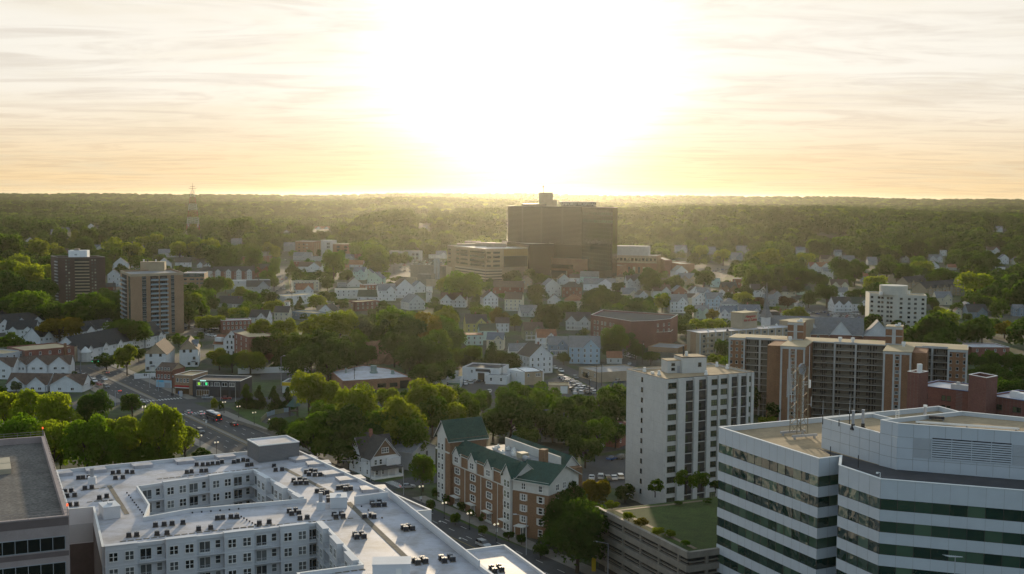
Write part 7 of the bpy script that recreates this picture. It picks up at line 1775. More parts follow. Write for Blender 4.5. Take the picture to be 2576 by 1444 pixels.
stand('in the grove between granite office and avenue', [(18, 985, 95, 'y'), (78, 984, 100, 'y', 1.2), (146, 986, 105, 'b', 1.3), (236, 984, 95, 'd', 1.2), (60, 1050, 125, 'm'), (135, 1062, 110, 'y', 1.2), (220, 1046, 120, 'm', 1.3), (290, 1040, 105, 'y', 1.3), (352, 1058, 105, 'y', 1.2), (412, 1016, 118, 'b', 1.45), (466, 1072, 82, 'y'), (262, 1082, 105, 'm', 1.1), (400, 1100, 90, 'm', 1.0), (320, 1104, 85, 'm', 1.0), (505, 1128, 45, 'd', .8), (152, 1130, 50, 'm', 1.1), (15, 1075, 90, 'm')])
stand('beside the big crossing', [(333, 990, 58, 'd', 1.0), (320, 864, 60, 'y', 1.35), (540, 1003, 18, 'b', 1.8), (556, 1010, 16, 'b', 1.7)])
stand('in the park right of the avenue', [(776, 938, 80, 'b', 1.5), (818, 955, 80, 'y', 1.3), (903, 974, 135, 'y', 1.15), (815, 1014, 95, 'm'), (795, 1042, 125, 'm', 1.05), (852, 1022, 120, 'd', 1.2), (1003, 1004, 125, 'y', 1.25), (962, 1032, 105, 'm', 1.2), (750, 1052, 105, 'd', .9), (700, 1050, 52, 'd', .9), (880, 1060, 120, 'd', 1.0), (940, 1070, 100, 'd', 1.0), (1040, 1050, 100, 'm', 1.2), (970, 970, 70, 'y', 1.2), (922, 968, 60, 'g', 1.0), (1020, 985, 60, 'm', 1.2)])
stand('in the clipped row of four beside the park lawn', [(621, 968, 40, 'c', 1.5), (653, 971, 38, 'c', 1.5), (690, 973, 41, 'c', 1.5), (725, 975, 38, 'c', 1.5)])
stand('behind the gable of the brick apartment house', [(1056, 960, 110, 'y', 1.2), (1117, 966, 88, 'y', 1.2), (1088, 994, 90, 'm', 1.2), (1152, 975, 62, 'd', 1.2), (1135, 1015, 85, 'b', 1.0), (1170, 990, 70, 'm', 1.2), (1200, 990, 60, 'm', 1.1)])
stand('between brick apartment house and packed car lot', [(1284, 990, 128, 'd', .95), (1424, 1003, 105, 'd', 1.1), (1511, 974, 98, 'd', 1.2), (1366, 978, 95, 'm', 1.1), (1290, 957, 85, 'm', 1.0), (1215, 980, 46, 'd', 1.3), (1370, 960, 90, 'm', .9), (1548, 970, 62, 'y', 1.5), (1450, 985, 75, 'd', 1.2), (1345, 1030, 90, 'd', 1.0), (1480, 1030, 80, 'd', 1.1), (1550, 1010, 60, 'd', 1.3), (1390, 1040, 75, 'd', 1.0), (1440, 1058, 85, 'd', 1.0), (1505, 1050, 84, 'm', 1.1), (1548, 1062, 56, 'd', 1.2), (1325, 1062, 70, 'm', .9), (1240, 1040, 80, 'd', .9)])
stand('around the near corner of the brick apartment house', [(1064, 1143, 72, 'm', 1.3), (1425, 1205, 100, 'd', 1.3), (1495, 1198, 68, 'g', 1.3), (1452, 1268, 150, 'd', 1.15), (1412, 1240, 100, 'd', 1.3), (1496, 1310, 95, 'd', 1.1), (1395, 1315, 70, 'd', 1.1), (1472, 1090, 88, 'd', 1.0), (1488, 1260, 90, 'm', 1.2), (1524, 1204, 20, 'c', 2.6), (1572, 1218, 55, 'd', .85), (1360, 1370, 40, 'd', .9), (1035, 1262, 22, 'd', 1.5)])
stand('along the street front of the brick apartment house', [(1083, 1258, 26, 'd', 1.5), (1094, 1225, 16, 'd', 2), (1122, 1244, 18, 'd', 1.5), (1160, 1262, 20, 'd', 1.3), (1186, 1278, 20, 'd', 1.3), (1212, 1292, 18, 'd', 1.4), (1145, 1290, 24, 'm', 1.3), (1215, 1322, 24, 'm', 1.2), (1280, 1336, 26, 'd', 1.0), (1312, 1345, 26, 'd', 1.0)], name='street_tree')
stand('on the garage roof terrace', [(1648, 1196, 46, 'p', 1.2, 14.2), (1726, 1172, 72, 'p', 1.0, 14.2), (1764, 1188, 40, 'm', 1.2, 14.2), (1800, 1205, 30, 'd', 1.2, 14.2)], name='terrace_tree')
stand('along the planted edge of the garage roof', [(1540, 1258, 38, 'y', .6, 14.2), (1582, 1288, 32, 'y', .7, 14.2), (1612, 1302, 40, 'g', .6, 14.2), (1655, 1328, 36, 'y', .55, 14.2), (1686, 1334, 28, 'y', .6, 14.2), (1724, 1358, 26, 'd', .7, 14.2), (1705, 1260, 20, 'd', .5, 14.2), (1782, 1254, 26, 'd', .5, 14.2)], name='planter_shrub')
stand('between white slab tower and brick slab block', [(1850, 900, 85, 'm', 1.3), (1900, 915, 62, 'd', 1.5), (1826, 900, 50, 'y', 1.2), (1800, 893, 45, 'y', 1.2), (1815, 856, 38, 'd', 1.6), (1870, 950, 70, 'd', 1.4), (1540, 972, 78, 'm', 1.2), (1954, 1008, 50, 'd', 1.2), (1986, 1000, 42, 'd', 1.3), (1930, 1050, 55, 'y', .6)])
stand('in the central wood above the workshop', [(330, 105, 340, 'y'), (560, 85, 320, 'y'), (900, 28, 400, 'y'), (1180, 5, 400, 'y'), (1400, 60, 330, 's'), (500, 200, 320, 'm'), (760, 245, 360, 'm'), (1000, 215, 400, 'd'), (860, 365, 320, 'd'), (1160, 310, 380, 'd'), (1360, 330, 320, 'd'), (700, 420, 330, 'd'), (1050, 450, 300, 'd'), (320, 280, 260, 'd'), (470, 455, 140, 'c', 1.5), (600, 380, 250, 'd'), (1330, 200, 330, 'm'), (1480, 380, 220, 'd')], a6)
stand('in the right half of the central wood', [(1760, -25, 400, 'm'), (1640, 90, 320, 'd'), (1920, 60, 380, 'd'), (2150, 5, 400, 'g'), (2350, 60, 340, 'm'), (2440, 200, 260, 'd'), (1780, 260, 330, 'd'), (2010, 310, 380, 'd'), (2250, 400, 320, 'd'), (2400, 380, 280, 'm'), (1950, 520, 190, 's'), (2120, 560, 330, 'd'), (2230, 200, 330, 'm'), (2330, 560, 260, 'd'), (1600, -60, 220, 's'), (1900, 400, 260, 'd')], a6)
stand('in front of the white fence and workshop', [(190, 445, 300, 'y', .85), (-10, 460, 280, 'm', .8), (-150, 420, 260, 'y', .9)], a6)
stand('around the townhouses and balcony tower', [(560, 45, 370, 'g', .75), (1230, 90, 330, 'm', .8), (1090, 95, 240, 'm', .9), (1320, 95, 200, 'm', .9), (1660, 205, 130, 'm', 1.0), (1750, 235, 90, 'r', .9), (1570, 235, 60, 'g', 1.0), (1900, 50, 190, 'y', .8), (2040, 40, 170, 'y', .9), (1860, 205, 90, 'y', .9), (30, 235, 110, 'y', 1.2), (170, 262, 130, 'd', .6), (300, 250, 100, 's', .7), (990, 390, 200, 'd', .8), (1290, 320, 130, 'd', 1.2), (690, 560, 70, 'd', .8), (830, 640, 90, 'd', .9), (150, 650, 110, 's', .9), (20, 690, 90, 'd', .9)], c6)
stand('in the wood left of the dark brick tower', [(300, 1095, 400, 'm', .8), (130, 1105, 330, 'm', .8), (40, 1160, 260, 'd', .9), (440, 1130, 300, 'm', .8), (100, 900, 330, 'd'), (300, 830, 320, 'y'), (410, 960, 260, 'd'), (30, 740, 330, 'y'), (200, 735, 260, 'y'), (90, 535, 290, 'm'), (370, 575, 280, 'y'), (560, 610, 190, 'y'), (160, 440, 150, 'd', 1.1), (420, 830, 220, 'y'), (470, 1010, 220, 'd'), (250, 1010, 240, 'd'), (60, 1010, 220, 'd')], a1)
stand('below and between the two brown towers', [(860, 1105, 460, 'm', .85), (700, 1180, 300, 'd', .9), (1060, 1150, 280, 'm', .9), (1150, 1200, 200, 'd', .9), (600, 1220, 300, 'd', .8), (1000, 1260, 300, 'd', .8), (800, 1280, 300, 'd', .7), (420, 1240, 300, 'd', .7), (230, 1250, 260, 'd', .7)], a1)
stand('right of the balcony tower', [(1900, 1095, 260, 'y', 1.1), (2000, 1150, 200, 'm', 1.2), (2140, 945, 250, 'm', .9), (2240, 955, 160, 'y', 1.0), (2400, 1045, 190, 'y', .9), (2510, 1085, 190, 'm'), (2480, 1180, 220, 's', .8), (2230, 1215, 100, 'c', 1.5), (2370, 1255, 200, 'y', .8), (2100, 1345, 220, 'y', .7), (1880, 1250, 220, 'd', 1.0), (2080, 1130, 190, 'd', 1.0), (2560, 1250, 160, 'y', .8)], a1)
stand('behind the brown towers', [(1180, 555, 330, 'y', .8), (1080, 455, 180, 'd', .9), (1300, 610, 220, 'y'), (1120, 660, 260, 'm', .9), (1420, 565, 140, 'y', 1.1), (1560, 545, 150, 'y', 1.1), (1790, 600, 240, 'y', .8), (1970, 590, 220, 'y', .9), (2190, 650, 330, 'd', .7), (2100, 575, 200, 'y'), (1400, 740, 220, 'm', .7), (1600, 735, 160, 'd', .8), (880, 470, 220, 'm'), (620, 520, 140, 'd', 1.2), (760, 520, 150, 'y', 1.2), (500, 640, 140, 'm', 1.1), (850, 560, 220, 'd'), (2420, 420, 300, 'm', .8), (2520, 660, 200, 'm')], a1)
stand('along the straight uphill street', [(462, 430, 130, 'y', 1.2), (465, 560, 120, 'm', 1.2), (450, 640, 130, 'm', 1.2), (385, 700, 160, 'm', 1.0), (450, 780, 110, 'd', 1.3), (645, 590, 70, 'd', 1.8), (640, 760, 90, 'd', 1.6), (370, 900, 240, 'd', .8), (90, 875, 210, 'y', .9), (445, 1025, 210, 'y', .85), (190, 1035, 300, 'm', .7), (612, 1012, 115, 'd', 1.1), (738, 988, 115, 'c', 1.3), (930, 965, 220, 'y', .9), (1090, 945, 130, 'm', 1.0), (1195, 1015, 160, 'd', .9), (780, 1175, 110, 'd', .8), (390, 1175, 120, 'd', .8)], a2)
stand('between brick office and medical offices', [(1110, 490, 230, 'm', 1.5), (1370, 390, 190, 'm', 1.0), (1560, 418, 260, 'm', .95), (1040, 770, 150, 'd', 1.1), (1180, 470, 120, 'y', 1.0), (1250, 560, 90, 'm', 1.0), (1270, 690, 140, 'd', 1.1), (1740, 560, 110, 'y', .9), (1500, 610, 200, 'r', .6), (1650, 600, 130, 'y', .8), (1680, 720, 50, 'd', 1.0), (1800, 760, 160, 'd', .4), (380, 390, 180, 'y', .8), (200, 400, 200, 'm', .8), (60, 430, 180, 'r', .8), (1150, 560, 150, 'm', 1.2)], a2)
stand('in front of the hospital', [(250, 1012, 440, 'm', .85), (45, 1055, 220, 'y', .9), (550, 1075, 120, 'd', 1.0), (845, 1055, 140, 'd', 1.1), (1070, 1138, 270, 'd', .85), (1690, 1185, 320, 'd', .8), (1900, 1215, 260, 'd', .8), (2080, 965, 110, 'c', 1.4), (2300, 965, 280, 'd', .85), (2340, 1085, 210, 'd', .9), (2170, 1290, 160, 'd', .9), (2020, 1250, 200, 'd', .7), (1960, 1120, 160, 'd', .8), (1830, 1250, 220, 'd', .7), (680, 1230, 90, 'd', 1.0), (430, 1230, 130, 'd', .9), (2480, 1230, 170, 'y', 1.0), (2560, 1060, 160, 'd')], a3)
stand('among the houses below the hospital', [(650, 245, 210, 'g', 1.2), (820, 335, 190, 'y', .9), (445, 240, 240, 'm', .9), (1150, 220, 270, 'd', .9), (1395, 185, 240, 'm', .8), (1920, 430, 340, 'm', 1.1), (1240, 260, 160, 'c', 1.2), (1640, 220, 220, 'd', .7), (1100, 330, 180, 'd', .8), (2250, 150, 150, 'd', 1.0), (2460, 80, 190, 'y', 1.1), (60, 240, 280, 'y', 1.1), (90, 420, 260, 'd', 1.0), (2150, 640, 230, 'd', .8), (1890, 640, 200, 'd', .9), (2320, 740, 200, 'd', .7)], a7)
stand('left of the white and tan flat house', [(570, 640, 270, 'c', 1.1), (320, 645, 300, 'm', .9), (200, 690, 260, 'd', .9), (110, 560, 230, 'd', 1.0), (740, 740, 280, 'd', .9), (330, 780, 250, 'd', .7), (600, 780, 230, 'd', .8), (1360, 752, 165, 'd', .8), (830, 820, 160, 'd', .8), (60, 800, 260, 'd', .7), (1210, 740, 80, 'd', 1.0), (150, 860, 200, 'd', .5)], a7)
stand('left of the hotel sign tower', [(620, 715, 220, 'd', .95), (300, 755, 200, 'd', .9), (50, 795, 190, 'd', .9), (220, 800, 180, 'd', .9), (155, 945, 200, 'y', 1.1), (480, 1075, 170, 'y', .9), (710, 1130, 140, 'g', 1.0), (530, 1240, 260, 'y', .6), (720, 1225, 260, 'y', .6), (870, 1240, 200, 'y', .6), (420, 1290, 230, 'd', .7), (360, 1230, 160, 'd', .9), (15, 990, 150, 'd', 1.1), (870, 800, 140, 'y', .9), (480, 845, 110, 'y', .8), (740, 920, 110, 'r', .8), (890, 935, 120, 'r', .8)], a4)
stand('around the church and its car park', [(1640, 1105, 300, 'y', .65), (1970, 865, 260, 'd', .95), (1770, 925, 210, 'd', .9), (1065, 865, 180, 'd', .8), (1060, 945, 220, 'y', .7), (1240, 1000, 190, 'r', .8), (1540, 975, 180, 'r', .85), (2370, 1065, 80, 'o', 1.6), (2340, 1080, 60, 'o', 1.6), (2300, 1225, 160, 'd', .8), (2420, 1290, 170, 'd', 1.0), (2300, 900, 260, 'd', .7), (1240, 1080, 150, 'd', .8), (1400, 1090, 160, 'd', .7)], a4)
stand('in the upper right wood nearest the houses', [(1340, 470, 320, 'y', .9), (1070, 635, 270, 'm', .8), (1200, 700, 310, 'm', .7), (1640, 640, 270, 'm', 1.0), (1880, 715, 220, 'd', 1.0), (2120, 560, 230, 'd', 1.2), (2280, 590, 220, 'd', 1.3), (1500, 800, 320, 'd', .6), (1890, 350, 260, 'd', 1.0), (830, 455, 190, 'y', 1.0), (590, 425, 140, 'y', 1.4), (1740, 510, 190, 'y', 1.0), (1570, 560, 200, 'y', .9), (1330, 830, 260, 'd', .6), (1620, 840, 230, 'd', .7), (1490, 640, 220, 'd', 1.0), (1750, 700, 200, 'd')], a4)
stand('around the pale concrete tower', [(510, 770, 280, 'y', .8), (640, 590, 260, 'd', .8), (850, 640, 270, 'm', .8), (1030, 605, 230, 'y', .9), (1250, 690, 330, 'm', .65), (1150, 1005, 140, 'd', 1.1), (1420, 1055, 150, 'd', 1.1), (1280, 1155, 340, 'y', .8), (1110, 1260, 320, 'm', .8), (900, 1310, 200, 'd', 1.0), (760, 620, 160, 'd'), (1200, 1110, 150, 'y', .8), (1000, 1230, 140, 'd', 1.0)], a5)
stand('at the far right behind the brick slab', [(1530, 500, 180, 'd', 1.2), (1750, 495, 280, 'd', .9), (1620, 725, 390, 'y', .8), (1850, 760, 300, 'd', .9), (2010, 915, 190, 'm', 1.2), (1720, 650, 260, 'y', .7), (950, 360, 300, 'd', .9), (1700, 1255, 270, 'd', 1.0), (1950, 1265, 220, 'g', .9), (2130, 1250, 130, 'g', 1.1), (1540, 1185, 110, 'd', 1.0), (1760, 980, 200, 'd', 1.0), (2100, 720, 200, 'y', .9), (1560, 860, 110, 'g', 1.1), (1650, 950, 260, 'd', .9), (1900, 1000, 160, 'd'), (2130, 980, 130, 'd'), (1430, 1330, 200, 'y', .7), (2060, 1330, 160, 'd', .8)], a5)
stand('in the wood right of the brick slab block', [(2240, 500, 150, 'd', .9), (2330, 480, 150, 'd', 1.0), (2400, 395, 170, 'd', 1.1), (2500, 410, 170, 'd', 1.1), (2350, 570, 170, 'm', .9), (2460, 520, 180, 'd', 1.0), (2550, 500, 150, 'd', 1.0), (2450, 610, 170, 'd', .9), (2540, 600, 160, 'd', .9), (2250, 590, 120, 'd', .9), (2330, 380, 110, 'm', 1.2), (2290, 440, 110, 'd', 1.0)], a8)
# ---- the woods beyond: past the three hundred nearest the trees read as one canopy
HPX = []
bpy.context.view_layer.update()
for o in list(COL.objects):
    if o.type != 'MESH' or o.parent is None or o.dimensions.length < 6: continue
    rt_ = o
    while rt_.parent: rt_ = rt_.parent
    if rt_.get('category') in (None, 'tree') or rt_.location.y < 420: continue
    bb = [o.matrix_world @ Vector(c_) for c_ in o.bound_box]; lo_, hi_ = bb[0], bb[6]
    for fx in (.12, .5, .88):
        for fz in (.55, .9):
            for fy in (0, .5):
                p_ = bb[0] + (bb[4] - bb[0]) * fx + (bb[1] - bb[0]) * fz + (bb[3] - bb[0]) * fy; HPX.append(proj(p_))
for fn, pts in ((a7, [(1450, 1160), (1560, 1150), (1640, 1190), (300, 1090)]), (a4, [(2050, 1215), (2150, 1200), (2250, 1220), (1980, 1170), (300, 600), (380, 610), (760, 700), (850, 720)]), (a2, [(x_, y_) for x_ in range(1750, 2340, 60) for y_ in (600, 620, 650, 700)] + [(540, y_) for y_ in range(580, 930, 40)]), (c6, [(1900, 180), (1950, 220), (1800, 150)])):
    for p_ in pts: HPX.append(proj(G(*fn(*p_), 1)))
HP = np.array(HPX); KO = np.array(HOUSES); TA = np.array([t_[:3] for t_ in TREES])
BIGF = [(ht.root.location.x - 5, ht.root.location.y - 60, 130, 120), (m0.x - 10, m0.y - 90, 110, 110), (h2.x, h2.y - 30, 150, 80)]
PARKS = [(a2, 1620, 590, 2350, 760), (a4, 160, 570, 930, 760), (a4, 1500, 1080, 2480, 1260), (a2, 560, 430, 660, 980)]
PKD = [(fn(x0, y0), fn(x1, y1)) for fn, x0, y0, x1, y1 in PARKS]
def woods():
    r = np.random.default_rng(5); pts = []
    for d0, d1, sp in ((620, 1300, 15), (1300, 2000, 16), (2000, 3200, 18), (3200, 5000, 24), (5000, 8200, 34)):
        n = int((d1 - d0) * (d0 + d1) / 2 * .98 / sp ** 2); y = r.uniform(d0, d1, n); x = r.uniform(-.49, .49, n) * y
        for i in range(n):
            X_, Y_ = x[i], y[i]; w_ = sp * r.uniform(.6, 1.65); h_ = w_ * r.uniform(.75, 1.1) if d0 < 3000 else w_ * .65
            if d0 < 3000: h_ = max(9, min(23, h_))
            town = Y_ < 1420 + 160 * math.sin(X_ * .004)
            if town:
                if r.random() < (.30 if Y_ > 900 else .5): continue
                if ((KO[:, 0] - X_) ** 2 + (KO[:, 1] - Y_) ** 2 < (KO[:, 2] + w_ * .45) ** 2).any(): continue
                if ((TA[:, 0] - X_) ** 2 + (TA[:, 1] - Y_) ** 2 < (TA[:, 2] * .8 + w_ * .3) ** 2).any(): continue
                gp = proj((X_, Y_, 0))
                if any(p0[0] < gp[0] < p1[0] and p0[1] < gp[1] < p1[1] for p0, p1 in PKD): continue
            if any(x0 < X_ < x0 + a and y0 < Y_ < y0 + b_ for x0, y0, a, b_ in BIGF): continue
            if not town and math.sin(X_ * .011 + 2 * math.sin(Y_ * .004)) * math.sin(Y_ * .006 + X_ * .003) > .86: continue
            z_ = terrain(X_, Y_)
            if Y_ < 3000:
                pt_ = proj((X_, Y_, z_ + h_)); wp_ = w_ * 3000 / Y_ * .5; hp = h_ * 3000 / Y_
                q = (np.abs(HP[:, 0] - pt_[0]) < wp_ + 4) & (HP[:, 1] > pt_[1]) & (HP[:, 1] < pt_[1] + hp) & (HP[:, 2] > Y_ - 5)
                if q.any() and (town or r.random() < .99): continue
                if not -60 < pt_[0] < 2640: continue
                if pt_[1] > 900: continue
            pts.append((X_, Y_, z_ - .3, w_ * 1.12, h_ * 1.1))
    return np.array(pts, dtype=np.float32)
WP = woods(); print('woods', len(WP))
me = bpy.data.meshes.new('distant_woods'); me.vertices.add(len(WP)); me.vertices.foreach_set('co', WP[:, :3].ravel())
at_ = me.attributes.new('size', 'FLOAT_VECTOR', 'POINT'); at_.data.foreach_set('vector', np.stack([WP[:, 3], WP[:, 3], WP[:, 4]], 1).ravel())
far_objs = []
for k in range(7):
    m_ = crown_mesh('canopy', 90 + k, 700, .048, 12, 'round'); m_.materials.append(MATS['leaf_' + ('wood', 'dark', 'wood', 'wood', 'dark', 'mid', 'wood')[k]]); far_objs.append(bpy.data.objects.new('canopy', m_))
ng = bpy.data.node_groups.new('woods', 'GeometryNodeTree'); ng.interface.new_socket('Geometry', in_out='INPUT', socket_type='NodeSocketGeometry'); ng.interface.new_socket('Geometry', in_out='OUTPUT', socket_type='NodeSocketGeometry')
gi, go = ng.nodes.new('NodeGroupInput'), ng.nodes.new('NodeGroupOutput'); ip = ng.nodes.new('GeometryNodeInstanceOnPoints'); gg = ng.nodes.new('GeometryNodeGeometryToInstance')
for ob_f in far_objs[::-1]:
    oi = ng.nodes.new('GeometryNodeObjectInfo'); oi.inputs['Object'].default_value = ob_f; oi.inputs['As Instance'].default_value = True; ng.links.new(oi.outputs['Geometry'], gg.inputs[0])
na = ng.nodes.new('GeometryNodeInputNamedAttribute'); na.data_type = 'FLOAT_VECTOR'; na.inputs['Name'].default_value = 'size'
rv = ng.nodes.new('FunctionNodeRandomValue'); rv.data_type = 'FLOAT_VECTOR'; rv.inputs[0].default_value = (0, 0, 0); rv.inputs[1].default_value = (0, 0, 6.28)
ri = ng.nodes.new('FunctionNodeRandomValue'); ri.data_type = 'INT'; ri.inputs[4].default_value = 0; ri.inputs[5].default_value = 6
ip.inputs['Pick Instance'].default_value = True
ng.links.new(gi.outputs[0], ip.inputs['Points']); ng.links.new(gg.outputs[0], ip.inputs['Instance']); ng.links.new(ri.outputs[2], ip.inputs['Instance Index']); ng.links.new(rv.outputs[0], ip.inputs['Rotation']); ng.links.new(na.outputs['Attribute'], ip.inputs['Scale']); ng.links.new(ip.outputs[0], go.inputs[0])
wo = struct(place('distant_woods', me), 'stuff'); md = wo.modifiers.new('woods', 'NODES'); md.node_group = ng
# ================================================================ VEHICLES
CARC = dict(white=(.62, .63, .64), silver=(.38, .40, .42), grey=(.14, .145, .15), black=(.012, .012, .014), red=(.25, .02, .02), blue=(.03, .08, .22), tan=(.30, .27, .20), green=(.03, .10, .07))
for k, c in CARC.items(): mat('car_' + k, c, rough=.28, var=.04, spec=.6, metal=.1)
mat('tyre', (.015, .015, .016), rough=.9); glass('car_glass', (.01, .012, .014), (.02, .024, .026), rough=.05, spec=.9)
emis('lamp_red', (.9, .03, .02), 1.2); mat('lamp_clear', (.7, .7, .68), rough=.2)
def car_body(kind):
    """lower body and glazed cabin from a side profile; x forward"""
    L_, W_, H_ = dict(sedan=(4.7, 1.82, 1.45), suv=(4.8, 1.92, 1.75), van=(5.4, 2.0, 2.3))[kind]
    m = MB(); hw = W_ / 2
    low = [(-L_ / 2, .35), (-L_ / 2, .85), (-L_ / 2 + .15, .98), (L_ * .22, 1.0), (L_ / 2 - .25, .82), (L_ / 2, .65), (L_ / 2, .35)] if kind == 'sedan' else [(-L_ / 2, .4), (-L_ / 2, 1.05), (L_ * .24, 1.1), (L_ / 2 - .2, .95), (L_ / 2, .75), (L_ / 2, .4)]
    for sy in (-1, 1): m.face([(x, sy * hw, z) for x, z in (low if sy < 0 else low[::-1])])
    n = len(low)
    for k in range(n): (xa, za), (xb, zb_) = low[k], low[(k + 1) % n]; m.face([(xa, -hw, za), (xa, hw, za), (xb, hw, zb_), (xb, -hw, zb_)])
    zb0 = low[2][1] - .02; h2 = hw * .82
    prof = dict(sedan=[(-L_ * .40, zb0), (-L_ * .27, H_), (L_ * .06, H_), (L_ * .22, zb0)], suv=[(-L_ * .49, zb0), (-L_ * .43, H_), (L_ * .08, H_), (L_ * .24, zb0)], van=[(-L_ * .49, zb0), (-L_ * .48, H_), (L_ * .2, H_), (L_ * .33, zb0)])[kind]
    (x0, z0), (x1, z1), (x2, z2), (x3, z3) = prof
    A, B_ = [(x0, -hw + .03, z0), (x1, -h2, z1), (x2, -h2, z2), (x3, -hw + .03, z3)], [(x0, hw - .03, z0), (x1, h2, z1), (x2, h2, z2), (x3, hw - .03, z3)]
    g_ = 1 if kind != 'van' else 0
    m.face(A[::-1], g_); m.face(B_, g_); m.face([A[0], A[1], B_[1], B_[0]], g_ if kind != 'van' else 1); m.face([A[2], A[3], B_[3], B_[2]], 1)
    m.face([A[1], A[2], B_[2], B_[1]], 0); e = .05                       # roof panel, then pillars between the windows
    for q in ((x1 * .45 + x2 * .55),):
        for sy in (-1, 1): m.box(q - .06, q + .06, sy * (hw - .09) - .03, sy * (hw - .09) + .03, z0, z1 - .05, 0)
    return m, L_, W_
CARM = {}
def carmesh(kind, full):
    if (kind, full) not in CARM:
        m, L_, W_ = car_body(kind)
        if not full:
            for x in (-L_ * .3, L_ * .3):
                for y in (-W_ / 2 + .08, W_ / 2 - .08): m.tube((x, y - .1, .33), (x, y + .1, .33), .33, n=8, m=2)
        CARM[kind, full] = m.mesh('car', [MATS['car_white'], MATS['car_glass'], MATS['tyre']])
        if ('wheel',) not in CARM:
            CARM['wheel',] = MB().tube((0, -.11, 0), (0, .11, 0), .33, n=12).mesh('wheel', MATS['tyre']); CARM['lampf',] = MB().box(-.04, .02, -.18, .18, -.07, .07).mesh('headlight', MATS['lamp_clear']); CARM['lampr',] = MB().box(-.02, .04, -.16, .16, -.08, .08).mesh('taillight', MATS['lamp_red'])
            CARM['rim',] = MB().tube((0, -.125, 0), (0, .125, 0), .2, n=8).mesh('rim', MATS['metal_grey'])
    return CARM[kind, full]
def car(x, y, ang, kind, col, label, group, full=False, z=.03):
    if full: r = thing('car' if kind != 'van' else 'van', label, 'car' if kind != 'van' else 'van', (x, y, z), ang, group); o = place('body', carmesh(kind, True), r)
    else: r = o = place('car' if kind != 'van' else 'van', carmesh(kind, False), None, (x, y, z), ang); tag(r, label, 'car' if kind != 'van' else 'van', group)
    o.material_slots[0].link = 'OBJECT'; o.material_slots[0].material = MATS['car_' + col]
    if full:
        _, L_, W_ = car_body(kind)
        for sx in (-1, 1):
            for sy in (-1, 1):
                wh = place('wheel', CARM['wheel',], r, (sx * L_ * .3, sy * (W_ / 2 - .1), .33)); place('rim', CARM['rim',], wh)
        for sy in (-1, 1): place('headlight', CARM['lampf',], r, (L_ / 2, sy * (W_ / 2 - .3), .68)); place('taillight', CARM['lampr',], r, (-L_ / 2 - .02, sy * (W_ / 2 - .25), .8))
    return r
KW2 = dict(sedan='car', suv='suv', van='van'); AA = math.atan2(AU.y, AU.x)
def pxcar(fn, x, y, ang, kind, col, lab, grp='cars on the avenue'):
    g = G(*fn(x, y)); return car(g.x, g.y, ang, kind, col, lab, grp, True)
pxcar(c6, 980, 580, AA + PI + .25, 'sedan', 'tan', 'tan car turning near the upper crossing, alone in its lane'); pxcar(c6, 972, 644, AA, 'sedan', 'white', 'white car driving down the avenue beside the parked row')
for (x, y), k, c, l in zip([(722, 586), (778, 608), (826, 634), (876, 660), (922, 690), (988, 714)], ['sedan', 'sedan', 'sedan', 'suv', 'sedan', 'suv'], ['black', 'silver', 'silver', 'white', 'red', 'grey'], ['black car, farthest of the kerbside row beside the motel', 'silver car second from the far end of the kerbside row', 'silver car third from the far end of the kerbside row', 'white suv in the kerbside row beside the motel', 'dark red car in the kerbside row beside the motel', 'grey suv, nearest of the kerbside row beside the motel']): pxcar(c6, x, y, AA, k, c, l, 'cars parked beside the motel')
pxcar(c6, 1283, 838, AA + PI / 2 + .5, 'sedan', 'white', 'white car half hidden by the round dark tree at the crossing'); pxcar(c6, 1750, 952, AA + PI, 'sedan', 'silver', 'silver car waiting at the crosswalk, left of the white one'); pxcar(c6, 1865, 962, AA + PI, 'sedan', 'white', 'white car waiting at the crosswalk beside the bus')
pxcar(c6, 2172, 1066, AA + PI, 'sedan', 'black', 'black car following behind the bus'); pxcar(c6, 1862, 1130, AA, 'suv', 'grey', 'dark suv driving alone on the near carriageway'); pxcar(c6, 1928, 816, .05, 'suv', 'silver', 'silver suv on the cross street before the dark shop'); pxcar(c6, 2100, 822, .05, 'sedan', 'red', 'red car on the cross street before the dark shop')
pxcar(c2, 1360, 775, .3, 'sedan', 'silver', 'silver car crossing before the Victorian house'); pxcar(c3, 535, 1232, AA, 'suv', 'silver', 'silver car on the street below the brick apartment house')
# bus
g = G(*c6(1985, 1010)); r = thing('city_bus', 'dark blue city bus with white roof units waiting at the crosswalk', 'bus', (g.x, g.y, .03), AA + PI)
m = MB().box(-6, 6, -1.27, 1.27, .4, 1.3, 0).box(-6, 6, -1.27, 1.27, 2.6, 3.05, 0); m.box(-5.97, 5.97, -1.24, 1.24, 1.3, 2.6, 1)
for x in np.arange(-5.9, 6.1, 1.7): m.box(x - .06, x + .06, -1.26, 1.26, 1.3, 2.6, 0)
m.build('body', [mat('bus_blue', (.02, .035, .07), rough=.35), MATS['car_glass']], r)
MB().box(-5.2, -1.5, -.95, .95, 3.05, 3.4).box(1.0, 3.8, -.9, .9, 3.05, 3.35).build('roof_unit', MATS['stucco_white'], r); MB().box(-5.9, 5.9, -1.0, 1.0, 3.05, 3.08).build('roof', MATS['panel_white'], r)
for x in (-3.6, 3.9):
    for y in (-1.15, 1.15): MB().tube((x, y - .14, .48), (x, y + .14, .48), .48, n=12).build('wheel', MATS['tyre'], r)
for y in (-1.0, 1.0): MB().box(-6.06, -6.0, y - .14, y + .14, .9, 1.2).build('taillight', MATS['lamp_red'], r)
emis('sign_orange', (1.0, .3, .02), 1.5); MB().box(-6.05, -6.0, -.5, .5, 2.65, 2.95).build('route_sign', MATS['sign_orange'], r)
